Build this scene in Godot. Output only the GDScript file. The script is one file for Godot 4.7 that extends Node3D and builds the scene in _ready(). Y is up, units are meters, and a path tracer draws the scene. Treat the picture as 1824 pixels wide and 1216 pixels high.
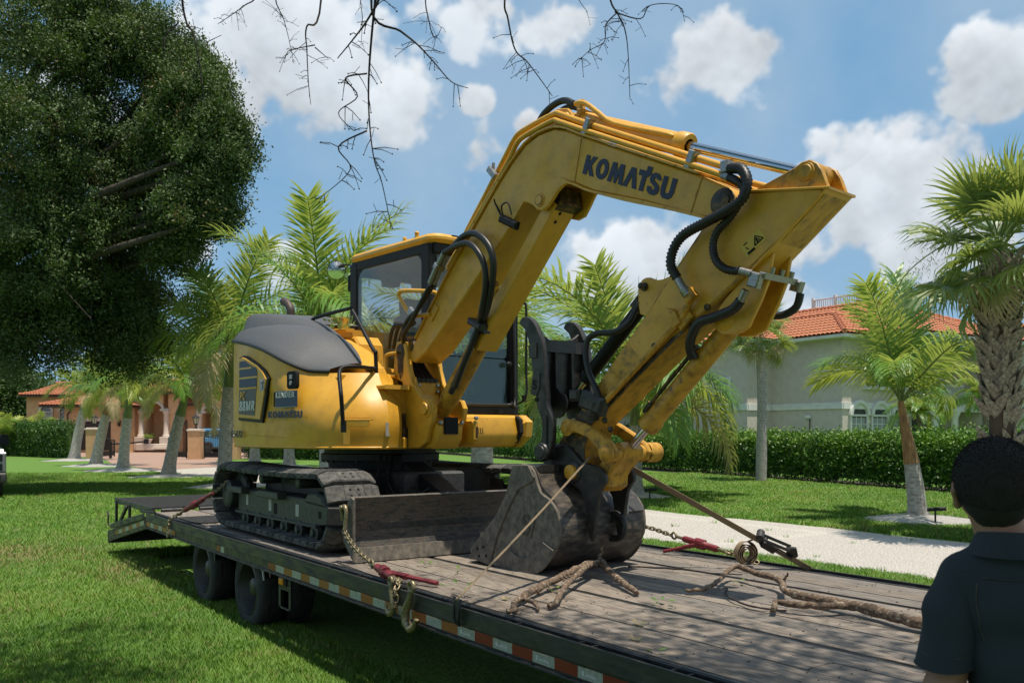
extends Node3D
# World axes: x along the trailer towards its nose, y up, z across the trailer towards the photographer's side. Metres.
const DECK := 0.75
const SWING := Vector3(-7.65, 0.0, 0.0)      # the excavator's swing centre
var U := Transform3D(Basis(Vector3.UP, deg_to_rad(5.8)), Vector3(-7.65, 0, 0))   # its upper structure, slewed a little
var I := Transform3D()
var M := {}
var rng := RandomNumberGenerator.new()
var taken := {}

# ---------------------------------------------------------------- mesh building
class MB:
	var v := PackedVector3Array()
	var n := PackedVector3Array()
	var uv := PackedVector2Array()
	var cuts := PackedInt32Array()      # where each piece begins
	func cut() -> void:
		if cuts.is_empty() or cuts[cuts.size() - 1] != v.size():
			cuts.append(v.size())
	func tri(a: Vector3, b: Vector3, c: Vector3, na: Vector3, nb: Vector3, nc: Vector3, ua := Vector2.ZERO, ub := Vector2.ZERO, uc := Vector2.ZERO) -> void:
		var g := (b - a).cross(c - a)
		if g.length_squared() < 1e-16:
			return
		if g.dot(na + nb + nc) > 0.0:
			v.append(a); v.append(c); v.append(b)
			n.append(na); n.append(nc); n.append(nb)
			uv.append(ua); uv.append(uc); uv.append(ub)
		else:
			v.append(a); v.append(b); v.append(c)
			n.append(na); n.append(nb); n.append(nc)
			uv.append(ua); uv.append(ub); uv.append(uc)
	func flat(a: Vector3, b: Vector3, c: Vector3, out: Vector3) -> void:
		var g := (b - a).cross(c - a).normalized()
		if g.dot(out) < 0.0:
			g = -g
		tri(a, b, c, g, g, g)
	func quad(a: Vector3, b: Vector3, c: Vector3, d: Vector3, out: Vector3) -> void:
		flat(a, b, c, out)
		flat(a, c, d, out)
	func quaduv(a: Vector3, b: Vector3, c: Vector3, d: Vector3, out: Vector3, r := Rect2(0, 0, 1, 1)) -> void:
		var o := out.normalized()
		var p := r.position
		var e := r.end
		tri(a, b, c, o, o, o, Vector2(p.x, e.y), Vector2(e.x, e.y), Vector2(e.x, p.y))
		tri(a, c, d, o, o, o, Vector2(p.x, e.y), Vector2(e.x, p.y), Vector2(p.x, p.y))
	# outline in the xy plane swept from z0 to z1, chamfered by bev at both ends; sides smooth where the outline bends gently
	func prism(pts: PackedVector2Array, z0: float, z1: float, bev := 0.0, t := Transform3D()) -> void:
		cut()
		var p := PackedVector2Array(pts)
		if Geometry2D.is_polygon_clockwise(p):
			p.reverse()
		var k := p.size()
		var nrm := PackedVector2Array()
		var inset := PackedVector2Array()
		for i in k:
			var e1 := (p[i] - p[(i + k - 1) % k]).normalized()
			var e2 := (p[(i + 1) % k] - p[i]).normalized()
			var n1 := Vector2(e1.y, -e1.x)
			var n2 := Vector2(e2.y, -e2.x)
			nrm.append(n2)
			var m := (n1 + n2)
			m = m / maxf(0.35, m.length_squared() * 0.5)
			inset.append(p[i] - m * bev)
		if bev > 0.0 and inset.size() >= 3 and Geometry2D.triangulate_polygon(inset).is_empty():
			bev = 0.0
			inset = p
		var rings := [[inset, z0], [p, z0 + bev], [p, z1 - bev], [inset, z1]] if bev > 0.0 else [[p, z0], [p, z1]]
		for r in rings.size() - 1:
			var slope := 0.0
			if bev > 0.0:
				slope = -1.0 if r == 0 else (1.0 if r == 2 else 0.0)
			var q0: PackedVector2Array = rings[r][0]
			var q1: PackedVector2Array = rings[r + 1][0]
			var za: float = rings[r][1]
			var zb: float = rings[r + 1][1]
			for i in k:
				var j := (i + 1) % k
				var ni := nrm[i]
				var na := ni
				var nb := ni
				var np := nrm[(i + k - 1) % k]
				var nn := nrm[j]
				if ni.dot(np) > 0.78:
					na = (ni + np).normalized()
				if ni.dot(nn) > 0.78:
					nb = (ni + nn).normalized()
				var a3 := t.basis * Vector3(na.x, na.y, slope).normalized()
				var b3 := t.basis * Vector3(nb.x, nb.y, slope).normalized()
				var A := t * Vector3(q0[i].x, q0[i].y, za)
				var B := t * Vector3(q0[j].x, q0[j].y, za)
				var C := t * Vector3(q1[j].x, q1[j].y, zb)
				var D := t * Vector3(q1[i].x, q1[i].y, zb)
				tri(A, B, C, a3, b3, b3)
				tri(A, C, D, a3, b3, a3)
		var idx := Geometry2D.triangulate_polygon(inset)
		for s in 2:
			var zz := z1 if s == 1 else z0
			var out := t.basis * Vector3(0, 0, 1 if s == 1 else -1)
			for i in range(0, idx.size(), 3):
				var a := inset[idx[i]]
				var b := inset[idx[i + 1]]
				var c := inset[idx[i + 2]]
				tri(t * Vector3(a.x, a.y, zz), t * Vector3(b.x, b.y, zz), t * Vector3(c.x, c.y, zz), out, out, out)
	func box(c: Vector3, s: Vector3, bev := 0.0, b := Basis()) -> void:
		var h := s * 0.5
		prism(PackedVector2Array([Vector2(-h.x, -h.y), Vector2(h.x, -h.y), Vector2(h.x, h.y), Vector2(-h.x, h.y)]), -h.z, h.z, minf(bev, minf(h.x, minf(h.y, h.z)) * 0.9), Transform3D(b, c))
	func bar(a: Vector3, b: Vector3, w: float, h: float, bev := 0.0, up := Vector3.UP) -> void:
		var x := (b - a).normalized()
		if absf(x.dot(up)) > 0.98:
			up = Vector3.RIGHT
		var z := x.cross(up).normalized()
		box((a + b) * 0.5, Vector3(a.distance_to(b), h, w), bev, Basis(x, z.cross(x), z))
	# profile of (radius, height) turned round the axis from at along dir
	func lathe(prof: Array, at: Vector3, dir: Vector3, sides := 16, smooth := 0.7) -> void:
		cut()
		var w := dir.normalized()
		var x := w.cross(Vector3.UP if absf(w.y) < 0.9 else Vector3.RIGHT).normalized()
		var y := w.cross(x)
		for i in prof.size() - 1:
			var p: Vector2 = prof[i]
			var q: Vector2 = prof[i + 1]
			if p.distance_squared_to(q) < 1e-12:
				continue
			var e := (q - p).normalized()
			var m := Vector2(e.y, -e.x)
			var mp := m
			var mq := m
			if i > 0:
				var e0: Vector2 = (p - prof[i - 1]).normalized()
				var m0 := Vector2(e0.y, -e0.x)
				if m0.dot(m) > smooth:
					mp = (m0 + m).normalized()
			if i + 2 < prof.size():
				var e2: Vector2 = (prof[i + 2] - q).normalized()
				var m2 := Vector2(e2.y, -e2.x)
				if m2.dot(m) > smooth:
					mq = (m2 + m).normalized()
			for k in sides:
				var a0 := TAU * k / sides
				var a1 := TAU * (k + 1) / sides
				var d0 := x * cos(a0) + y * sin(a0)
				var d1 := x * cos(a1) + y * sin(a1)
				var P0 := at + w * p.y + d0 * p.x
				var P1 := at + w * p.y + d1 * p.x
				var Q0 := at + w * q.y + d0 * q.x
				var Q1 := at + w * q.y + d1 * q.x
				var u0 := float(k) / sides
				var u1 := float(k + 1) / sides
				tri(P0, P1, Q1, d0 * mp.x + w * mp.y, d1 * mp.x + w * mp.y, d1 * mq.x + w * mq.y, Vector2(u0, p.y), Vector2(u1, p.y), Vector2(u1, q.y))
				tri(P0, Q1, Q0, d0 * mp.x + w * mp.y, d1 * mq.x + w * mq.y, d0 * mq.x + w * mq.y, Vector2(u0, p.y), Vector2(u1, q.y), Vector2(u0, q.y))
	func cyl(a: Vector3, b: Vector3, r: float, sides := 14, bev := 0.0) -> void:
		var L := a.distance_to(b)
		bev = minf(bev, minf(r, L) * 0.4)
		if bev > 0.0:
			lathe([Vector2(0, 0), Vector2(r - bev, 0), Vector2(r, bev), Vector2(r, L - bev), Vector2(r - bev, L), Vector2(0, L)], a, b - a, sides)
		else:
			lathe([Vector2(0, 0), Vector2(r, 0), Vector2(r, L), Vector2(0, L)], a, b - a, sides)
	# a pipe along pts; r is a number or one number per point
	func tube(pts: Array, r, sides := 8, caps := true) -> void:
		cut()
		var k := pts.size()
		var T: Vector3 = (pts[1] - pts[0]).normalized()
		var N := T.cross(Vector3.UP if absf(T.y) < 0.9 else Vector3.RIGHT).normalized()
		var prev := []
		var prevn := []
		for i in k:
			var t: Vector3
			if i == 0:
				t = T
			elif i == k - 1:
				t = (pts[i] - pts[i - 1]).normalized()
			else:
				t = ((pts[i] - pts[i - 1]).normalized() + (pts[i + 1] - pts[i]).normalized()).normalized()
			N = (N - t * N.dot(t)).normalized()
			var Bn := t.cross(N)
			var rr: float = r[i] if r is Array or r is PackedFloat32Array else r
			var ring := []
			var rn := []
			for s in sides:
				var a := TAU * s / sides
				var d := N * cos(a) + Bn * sin(a)
				ring.append(pts[i] + d * rr)
				rn.append(d)
			if i > 0:
				for s in sides:
					var z := (s + 1) % sides
					tri(prev[s], prev[z], ring[z], prevn[s], prevn[z], rn[z])
					tri(prev[s], ring[z], ring[s], prevn[s], rn[z], rn[s])
			if caps and (i == 0 or i == k - 1):
				var o := -t if i == 0 else t
				for s in range(1, sides - 1):
					tri(ring[0], ring[s], ring[s + 1], o, o, o)
			prev = ring
			prevn = rn
	# smooth surface through rows of points; outward is judged by hint
	func sheet(rows: Array, hint: Vector3, center = null, closed := false) -> void:
		cut()
		var R := rows.size()
		var K: int = rows[0].size()
		var nn := []
		for i in R:
			var line := []
			for j in K:
				var jl := (j + K - 1) % K if closed else maxi(j - 1, 0)
				var jr := (j + 1) % K if closed else mini(j + 1, K - 1)
				var du: Vector3 = rows[i][jr] - rows[i][jl]
				var dv: Vector3 = rows[mini(i + 1, R - 1)][j] - rows[maxi(i - 1, 0)][j]
				var g := du.cross(dv).normalized()
				var h: Vector3 = hint if center == null else rows[i][j] - center
				if g.dot(h) < 0.0:
					g = -g
				line.append(g)
			nn.append(line)
		for i in R - 1:
			for j in (K if closed else K - 1):
				var q := (j + 1) % K
				tri(rows[i][j], rows[i][q], rows[i + 1][q], nn[i][j], nn[i][q], nn[i + 1][q], Vector2(float(j) / (K - 1), float(i) / (R - 1)), Vector2(float(j + 1) / (K - 1), float(i) / (R - 1)), Vector2(float(j + 1) / (K - 1), float(i + 1) / (R - 1)))
				tri(rows[i][j], rows[i + 1][q], rows[i + 1][j], nn[i][j], nn[i + 1][q], nn[i + 1][j], Vector2(float(j) / (K - 1), float(i) / (R - 1)), Vector2(float(j + 1) / (K - 1), float(i + 1) / (R - 1)), Vector2(float(j) / (K - 1), float(i + 1) / (R - 1)))
	func ball(c: Vector3, r: Vector3, sides := 12, rings := 8) -> void:
		var rows := []
		for i in rings + 1:
			var th := PI * i / rings
			var line := []
			for j in sides:
				var ph := TAU * j / sides
				line.append(c + Vector3(sin(th) * cos(ph) * r.x, cos(th) * r.y, sin(th) * sin(ph) * r.z))
			rows.append(line)
		sheet(rows, Vector3.UP, c, true)
	func add(o: MB, t: Transform3D) -> void:
		for i in o.v.size():
			v.append(t * o.v[i])
			n.append((t.basis * o.n[i]).normalized())
		uv.append_array(o.uv)
	func put(am: ArrayMesh) -> void:
		if v.is_empty():
			return
		var a := []
		a.resize(Mesh.ARRAY_MAX)
		a[Mesh.ARRAY_VERTEX] = v
		a[Mesh.ARRAY_NORMAL] = n
		a[Mesh.ARRAY_TEX_UV] = uv
		am.add_surface_from_arrays(Mesh.PRIMITIVE_TRIANGLES, a)

func mesh_of(b: MB) -> ArrayMesh:
	var am := ArrayMesh.new()
	b.put(am)
	return am

func numbered(called: String) -> String:
	if not taken.has(called):
		taken[called] = 0
		return called
	taken[called] += 1
	return "%s_%03d" % [called, taken[called]]

func tag(o: Node, label := "", category := "", group := "", kind := "") -> void:
	if label: o.set_meta("label", label)
	if category: o.set_meta("category", category)
	if group: o.set_meta("group", group)
	if kind: o.set_meta("kind", kind)

func thing(called: String, label: String, category: String, at := Vector3.ZERO, group := "", turn := 0.0) -> Node3D:
	var o := Node3D.new()
	o.name = numbered(called)
	o.position = at
	o.rotation.y = turn
	add_child(o)
	tag(o, label, category, group)
	return o

# one mesh as a child of parent (or at top level); the shape was drawn in the frame w of the world
func obj(called: String, b, mat: Material, parent: Node = null, w := Transform3D()) -> MeshInstance3D:
	var o := MeshInstance3D.new()
	o.mesh = b if b is Mesh else mesh_of(b)
	for i in o.mesh.get_surface_count():
		o.set_surface_override_material(i, mat)
	if parent == null:
		o.name = numbered(called)
		add_child(o)
		o.transform = w
	else:
		o.name = called
		parent.add_child(o, true)
		o.transform = (parent as Node3D).global_transform.affine_inverse() * w
	return o

# every piece in b as a part of its own
func objs(called: String, b: MB, mat: Material, parent: Node, w := Transform3D()) -> void:
	for k in b.cuts.size():
		var e := b.cuts[k + 1] if k + 1 < b.cuts.size() else b.v.size()
		if e <= b.cuts[k]:
			continue
		var q := MB.new()
		q.v = b.v.slice(b.cuts[k], e)
		q.n = b.n.slice(b.cuts[k], e)
		q.uv = b.uv.slice(b.cuts[k], e)
		obj(called, q, mat, parent, w)

func two(called: String, a: MB, ma: Material, b: MB, mb: Material, parent: Node = null, w := Transform3D()) -> MeshInstance3D:
	var o := obj(called, a, ma, parent, w)
	b.put(o.mesh)
	o.set_surface_override_material(o.mesh.get_surface_count() - 1, mb)
	return o

func struct(called: String, b, mat: Material, parent: Node = null) -> MeshInstance3D:
	var o := obj(called, b, mat, parent)
	o.set_meta("kind", "structure")
	return o

func P2(a: Array) -> PackedVector2Array:
	var p := PackedVector2Array()
	for i in range(0, a.size(), 2):
		p.append(Vector2(a[i], a[i + 1]))
	return p

# smooth curve through points (Catmull-Rom), sub points per span
func curve(pts: Array, sub := 6) -> Array:
	var out := []
	var k := pts.size()
	for i in k - 1:
		var p0: Vector3 = pts[maxi(i - 1, 0)]
		var p1: Vector3 = pts[i]
		var p2: Vector3 = pts[i + 1]
		var p3: Vector3 = pts[mini(i + 2, k - 1)]
		for s in sub:
			out.append(p1.cubic_interpolate(p2, p0, p3, float(s) / sub))
	out.append(pts[k - 1])
	return out

func curve2(pts: PackedVector2Array, sub := 4, closed := false) -> PackedVector2Array:
	var out := PackedVector2Array()
	var k := pts.size()
	for i in (k if closed else k - 1):
		var p0 := pts[(i + k - 1) % k] if closed else pts[maxi(i - 1, 0)]
		var p1 := pts[i]
		var p2 := pts[(i + 1) % k]
		var p3 := pts[(i + 2) % k] if closed else pts[mini(i + 2, k - 1)]
		for s in sub:
			out.append(p1.cubic_interpolate(p2, p0, p3, float(s) / sub))
	if not closed:
		out.append(pts[k - 1])
	return out

func V3(a: Array) -> Array:
	var o := []
	for i in range(0, a.size(), 3):
		o.append(Vector3(a[i], a[i + 1], a[i + 2]))
	return o

# points of the boom plane at depth z
func XYZ(a: Array, z: float) -> Array:
	var o := []
	for i in range(0, a.size(), 2):
		o.append(Vector3(a[i], a[i + 1], z))
	return o

func circle2(c: Vector2, r: float, k := 14, a0 := 0.0, a1 := TAU) -> PackedVector2Array:
	var o := PackedVector2Array()
	var full := absf(a1 - a0 - TAU) < 1e-4
	for i in (k if full else k + 1):
		var a := a0 + (a1 - a0) * i / k
		o.append(c + Vector2(cos(a), sin(a)) * r)
	return o

func rounded(c: Vector2, s: Vector2, r: float, k := 4) -> PackedVector2Array:
	var o := PackedVector2Array()
	var h := s * 0.5 - Vector2(r, r)
	for q in 4:
		var cc := c + Vector2(h.x if q == 0 or q == 3 else -h.x, h.y if q < 2 else -h.y)
		for i in k + 1:
			var a := PI / 2 * (q + float(i) / k)
			o.append(cc + Vector2(cos(a), sin(a)) * r)
	return o

# ribbed hose
func hose(b: MB, pts: Array, r: float, ribbed := true, pitch := 0.021) -> void:
	var c := curve(pts, 10)
	if not ribbed:
		b.tube(c, r, 9)
		return
	var q := []
	var rr := []
	var acc := 0.0
	var k := 0
	for i in c.size() - 1:
		var L: float = c[i].distance_to(c[i + 1])
		while acc <= L:
			q.append(c[i].lerp(c[i + 1], acc / L))
			rr.append(r if k % 2 == 0 else r * 0.76)
			k += 1
			acc += pitch * 0.5
		acc -= L
	if q.size() > 2:
		b.tube(q, rr, 9)

# ---------------------------------------------------------------- materials
func lin(r: float, g: float, b: float) -> Color:
	return Color(r, g, b).linear_to_srgb()

func noise(freq: float, oct := 4, sd := 1, type := FastNoiseLite.TYPE_SIMPLEX_SMOOTH, ridged := false, gain := 0.5) -> FastNoiseLite:
	var f := FastNoiseLite.new()
	f.noise_type = type
	f.seed = sd
	f.frequency = freq
	f.fractal_octaves = oct
	f.fractal_gain = gain
	f.fractal_type = FastNoiseLite.FRACTAL_RIDGED if ridged else FastNoiseLite.FRACTAL_FBM
	return f

# seamless noise picture coloured by a ramp of [offset, colour, ...] (linear colours as Vector3)
func ntex(f: FastNoiseLite, stops: Array, size := 512, srgb := true) -> NoiseTexture2D:
	var t := NoiseTexture2D.new()
	t.width = size
	t.height = size
	t.seamless = true
	t.noise = f
	var g := Gradient.new()
	var off := PackedFloat32Array()
	var col := PackedColorArray()
	for i in range(0, stops.size(), 2):
		off.append(stops[i])
		var c: Vector3 = stops[i + 1]
		col.append(lin(c.x, c.y, c.z) if srgb else Color(c.x, c.y, c.z))
	g.offsets = off
	g.colors = col
	t.color_ramp = g
	return t

func grey(a: float) -> Vector3:
	return Vector3(a, a, a)

func mat(c: Color, rough := 0.6, metal := 0.0) -> StandardMaterial3D:
	var m := StandardMaterial3D.new()
	m.albedo_color = c
	m.roughness = rough
	m.metallic = metal
	return m

func tri_mat(tex: Texture2D, scale: Vector3, rough := 0.7, metal := 0.0, bump: Texture2D = null, depth := 0.3, rtex: Texture2D = null) -> StandardMaterial3D:
	var m := StandardMaterial3D.new()
	m.albedo_texture = tex
	m.uv1_triplanar = true
	m.uv1_scale = scale
	m.uv1_triplanar_sharpness = 4.0
	m.roughness = rough
	m.metallic = metal
	if bump:
		m.heightmap_enabled = true
		m.heightmap_texture = bump
		m.heightmap_scale = depth
	if rtex:
		m.roughness_texture = rtex
	return m

func _ready() -> void:
	rng.seed = 7
	camera()
	sky_and_sun()
	materials()
	ground()
	houses()
	hedges()
	gates()
	palms()
	trees()
	trailer()
	excavator()
	tie_downs()
	litter()
	vehicles()
	man()
	grass()

func camera() -> void:
	var cam := Camera3D.new()
	cam.name = "camera"
	add_child(cam)
	cam.position = Vector3(0, 1.70, 3.905)
	cam.look_at(cam.position + Vector3(-0.813, 0, -0.582))
	cam.near = 0.1
	cam.far = 4000.0
	cam.projection = Camera3D.PROJECTION_FRUSTUM
	cam.size = 0.1 * 1216.0 / 1575.0
	cam.frustum_offset = Vector2(0, 0.1 * 162.0 / 1575.0)
	cam.current = true

func sky_and_sun() -> void:
	var e := Environment.new()
	e.background_mode = Environment.BG_SKY
	var s := Sky.new()
	var pm := PanoramaSkyMaterial.new()
	pm.panorama = ImageTexture.create_from_image(sky_picture())
	s.sky_material = pm
	e.sky = s
	e.background_energy_multiplier = 1.0
	e.tonemap_mode = Environment.TONE_MAPPER_LINEAR
	e.tonemap_exposure = 1.2
	e.sdfgi_enabled = true
	e.ssao_enabled = true
	e.ssil_enabled = true
	var at := CameraAttributesPhysical.new()
	at.frustum_focal_length = 31.0
	at.frustum_focus_distance = 6.3
	at.exposure_aperture = 7.0
	var w := WorldEnvironment.new()
	w.name = "sky"
	w.environment = e
	w.camera_attributes = at
	add_child(w)
	var sun := DirectionalLight3D.new()
	sun.name = "sun"
	sun.light_color = Color(1.0, 0.965, 0.90)
	sun.light_energy = 1.4
	sun.light_angular_distance = 0.5
	sun.shadow_enabled = true
	add_child(sun)
	sun.look_at_from_position(Vector3.ZERO, -Vector3(0.22, 0.97, -0.055))

# clouds: [azimuth from the camera's axis in degrees, elevation, half width, half height, strength]
const CLOUDS := [[-13.5, 23.5, 7.6, 5.6, 0.95], [-17.5, 20.5, 4.5, 4.0, 0.7], [-7.5, 20.6, 3.0, 2.8, 0.6], [-4.0, 25.5, 5.0, 2.4, 0.5], [13.4, 22.4, 4.2, 2.9, 0.98], [10.6, 21.0, 2.6, 2.0, 0.6], [2.5, 24.5, 3.0, 1.5, 0.45], [23.4, 14.2, 5.6, 4.6, 1.0], [20.5, 16.6, 3.2, 2.2, 0.9], [26.5, 11.5, 6.0, 4.0, 0.95], [28.6, 19.6, 3.6, 2.8, 1.0], [-2.3, 20.6, 1.3, 1.0, 0.72], [-1.2, 16.2, 2.4, 3.2, 0.72], [1.2, 18.6, 1.7, 1.5, 0.75], [-20.5, 11.3, 3.6, 1.6, 0.8], [-14.3, 10.4, 2.3, 2.2, 0.95], [10.0, 10.4, 8.5, 3.6, 0.85], [17.5, 10.0, 4.0, 3.4, 0.85], [-26.0, 18.0, 5.0, 3.0, 0.7], [30.5, 8.0, 5.0, 3.0, 0.6]]

func sky_color(d: Vector3, near_view: bool, nz: FastNoiseLite, nf: FastNoiseLite, nb: FastNoiseLite, az: float, el: float) -> Vector3:
	var up := maxf(d.y, 0.0)
	var blue := Vector3(0.36, 0.53, 0.68).lerp(Vector3(0.10, 0.265, 0.475), pow(clampf(up * 1.25, 0.0, 1.0), 0.40))
	var dens := -0.7
	var below := 0.0
	if near_view:
		for c in CLOUDS:
			var dx: float = (az - c[0]) / c[2]
			var dy: float = (el - c[1]) / c[3]
			var f: float = c[4] * (1.0 - dx * dx - dy * dy)
			if f > dens:
				dens = f
				below = clampf(-dy * 0.5 + 0.5, 0.0, 1.0)
	var wide := nb.get_noise_3dv(d * 1.6)
	if near_view:
		var away := clampf((absf(az) - 30.0) / 12.0, 0.0, 1.0) + clampf((el - 29.0) / 10.0, 0.0, 1.0)
		dens = maxf(dens, lerpf(-0.7, wide * 2.2 + 0.1, minf(away, 1.0)))
	else:
		dens = wide * 2.2 + 0.25
		below = 0.45
	var k := nz.get_noise_3dv(d * 4.6)
	var k2 := nf.get_noise_3dv(d * 4.6)
	var edge := dens * 0.95 + k * 0.85 + k2 * 0.50 - 0.16
	var a := smoothstep(0.0, 0.42, edge)
	var veil := clampf(0.10 + wide * 0.4 + k * 0.30, 0.0, 0.3)
	# the cloud's own relief: thick parts are grey, crests towards the sun white
	var up2 := d + Vector3(0.02, 0.05, -0.01)
	var rel := clampf((k - nz.get_noise_3dv(up2 * 4.6)) * 2.4 + (k2 - nf.get_noise_3dv(d * 4.6 + Vector3(0, 0.03, 0))) * 0.9, -1.0, 1.0)
	var thick := clampf(edge * 0.7, 0.0, 1.0)
	var body := Vector3(0.66, 0.69, 0.72).lerp(Vector3(0.45, 0.50, 0.55), clampf(thick * 0.6 + below * 0.7 - 0.15, 0.0, 1.0))
	body = body * (1.0 + 0.20 * rel)
	var c0 := blue.lerp(Vector3(0.50, 0.56, 0.61), veil)
	return c0.lerp(body, a * 0.96)

func sky_picture() -> Image:
	var nz := noise(1.0, 6, 11)
	nz.fractal_gain = 0.52
	var nf := noise(5.0, 4, 23)
	var nb := noise(1.0, 3, 37)
	var coarse := Image.create(1024, 512, false, Image.FORMAT_RGBA8)
	coarse.fill(lin(0.17, 0.19, 0.11))
	var axis := rad_to_deg(atan2(-0.813, 0.582))
	for y in 262:
		var el := 90.0 - (y + 0.5) * 180.0 / 512.0
		for x in 1024:
			var ph := (x + 0.5) / 1024.0 * 360.0
			var az := wrapf(ph - axis, -180.0, 180.0)
			var d := Vector3(sin(deg_to_rad(ph)) * cos(deg_to_rad(el)), sin(deg_to_rad(el)), -cos(deg_to_rad(ph)) * cos(deg_to_rad(el)))
			var c := sky_color(d, absf(az) < 60.0 and el < 60.0, nz, nf, nb, az, el)
			coarse.set_pixel(x, y, lin(c.x, c.y, c.z))
	coarse.resize(4096, 2048, Image.INTERPOLATE_CUBIC)
	var x0 := int(fposmod(axis - 33.0, 360.0) / 360.0 * 4096.0)
	var x1 := int(fposmod(axis + 33.0, 360.0) / 360.0 * 4096.0)
	var y0 := int((90.0 - 31.0) / 180.0 * 2048.0)
	for y in range(y0, 1024):
		var el := 90.0 - (y + 0.5) * 180.0 / 2048.0
		for x in range(x0, x1):
			var ph := (x + 0.5) / 4096.0 * 360.0
			var d := Vector3(sin(deg_to_rad(ph)) * cos(deg_to_rad(el)), sin(deg_to_rad(el)), -cos(deg_to_rad(ph)) * cos(deg_to_rad(el)))
			var c := sky_color(d, true, nz, nf, nb, wrapf(ph - axis, -180.0, 180.0), el)
			coarse.set_pixel(x, y, lin(c.x, c.y, c.z))
	return coarse

func materials() -> void:
	var n_fine := ntex(noise(0.03, 5, 3), [0.0, grey(0.75), 0.5, grey(0.95), 1.0, grey(1.0)], 512)
	var bump := ntex(noise(0.06, 4, 5), [0.0, grey(0.0), 1.0, grey(1.0)], 256, false)
	var rough := ntex(noise(0.02, 5, 8), [0.0, grey(0.35), 0.45, grey(0.45), 0.75, grey(0.62), 1.0, grey(0.8)], 256, false)
	M.bump = bump
	# machine paint: yellow with dust, grime and small chips
	var y0 := Vector3(0.66, 0.335, 0.022)
	M.yellow = tri_mat(ntex(noise(0.010, 7, 21, FastNoiseLite.TYPE_SIMPLEX_SMOOTH, false, 0.6), [0.0, Vector3(0.48, 0.25, 0.03), 0.3, Vector3(0.60, 0.305, 0.024), 0.5, y0, 1.0, Vector3(0.70, 0.37, 0.034)], 1024), Vector3.ONE * 0.5, 1.0, 0.0, null, 0.0, rough)
	M.yellow.clearcoat_enabled = true
	M.yellow.clearcoat = 0.25
	M.yellow.clearcoat_roughness = 0.4
	var chip := noise(0.035, 6, 22, FastNoiseLite.TYPE_SIMPLEX_SMOOTH, false, 0.75)
	var ct := NoiseTexture2D.new()
	ct.width = 1024
	ct.height = 1024
	ct.seamless = true
	ct.noise = chip
	var cg := Gradient.new()
	cg.offsets = PackedFloat32Array([0.0, 0.74, 0.79, 0.86, 1.0])
	cg.colors = PackedColorArray([Color(0.30, 0.20, 0.08, 0.0), Color(0.30, 0.20, 0.08, 0.0), Color(0.24, 0.17, 0.09, 0.55), Color(0.12, 0.10, 0.09, 0.9), Color(0.10, 0.09, 0.085, 1.0)])
	ct.color_ramp = cg
	for ym in [M.yellow]:
		ym.detail_enabled = true
		ym.detail_albedo = ct
		ym.detail_blend_mode = BaseMaterial3D.BLEND_MODE_MIX
	# the working end is scuffed down to grime and steel
	M.worn = tri_mat(ntex(noise(0.014, 7, 31, FastNoiseLite.TYPE_SIMPLEX_SMOOTH, false, 0.62), [0.0, Vector3(0.10, 0.052, 0.012), 0.22, Vector3(0.26, 0.135, 0.018), 0.40, Vector3(0.42, 0.215, 0.021), 0.60, Vector3(0.53, 0.27, 0.023), 1.0, Vector3(0.62, 0.32, 0.028)], 1024), Vector3(0.8, 0.8, 0.8), 1.0, 0.0, bump, 0.03, rough)
	M.greasy = tri_mat(ntex(noise(0.012, 7, 33, FastNoiseLite.TYPE_SIMPLEX_SMOOTH, false, 0.66), [0.0, Vector3(0.012, 0.010, 0.008), 0.40, Vector3(0.026, 0.018, 0.010), 0.55, Vector3(0.075, 0.042, 0.012), 0.72, Vector3(0.19, 0.098, 0.016), 1.0, Vector3(0.38, 0.195, 0.02)], 1024), Vector3(0.9, 0.9, 0.9), 1.0, 0.0, bump, 0.05, rough)
	M.steel_black = tri_mat(ntex(noise(0.02, 6, 41, FastNoiseLite.TYPE_SIMPLEX_SMOOTH, false, 0.62), [0.0, Vector3(0.013, 0.013, 0.014), 0.5, Vector3(0.022, 0.021, 0.021), 0.8, Vector3(0.042, 0.037, 0.033), 1.0, Vector3(0.075, 0.062, 0.05)], 512), Vector3.ONE * 1.2, 1.0, 0.0, bump, 0.04, rough)
	M.bucket = tri_mat(ntex(noise(0.012, 7, 43, FastNoiseLite.TYPE_SIMPLEX_SMOOTH, false, 0.64), [0.0, Vector3(0.018, 0.017, 0.017), 0.38, Vector3(0.035, 0.032, 0.030), 0.55, Vector3(0.070, 0.058, 0.048), 0.75, Vector3(0.125, 0.10, 0.075), 1.0, Vector3(0.18, 0.14, 0.10)], 1024), Vector3(0.7, 1.6, 0.5), 1.0, 0.0, bump, 0.05, rough)
	M.bucket_side = tri_mat(ntex(noise(0.014, 7, 44, FastNoiseLite.TYPE_SIMPLEX_SMOOTH, false, 0.68), [0.0, Vector3(0.06, 0.053, 0.046), 0.4, Vector3(0.115, 0.10, 0.083), 0.65, Vector3(0.17, 0.145, 0.115), 1.0, Vector3(0.25, 0.205, 0.15)], 1024), Vector3(1.0, 0.7, 1.0), 0.75, 0.0, bump, 0.08)
	M.blade = tri_mat(ntex(noise(0.016, 7, 47, FastNoiseLite.TYPE_SIMPLEX_SMOOTH, false, 0.66), [0.0, Vector3(0.030, 0.029, 0.027), 0.36, Vector3(0.060, 0.057, 0.052), 0.5, Vector3(0.125, 0.115, 0.10), 0.64, Vector3(0.085, 0.055, 0.038), 0.78, Vector3(0.155, 0.14, 0.12), 1.0, Vector3(0.21, 0.19, 0.165)], 1024), Vector3(1.4, 1.9, 0.40), 0.7, 0.0, bump, 0.05)
	M.chrome = mat(lin(0.55, 0.55, 0.56), 0.16, 1.0)
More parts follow.
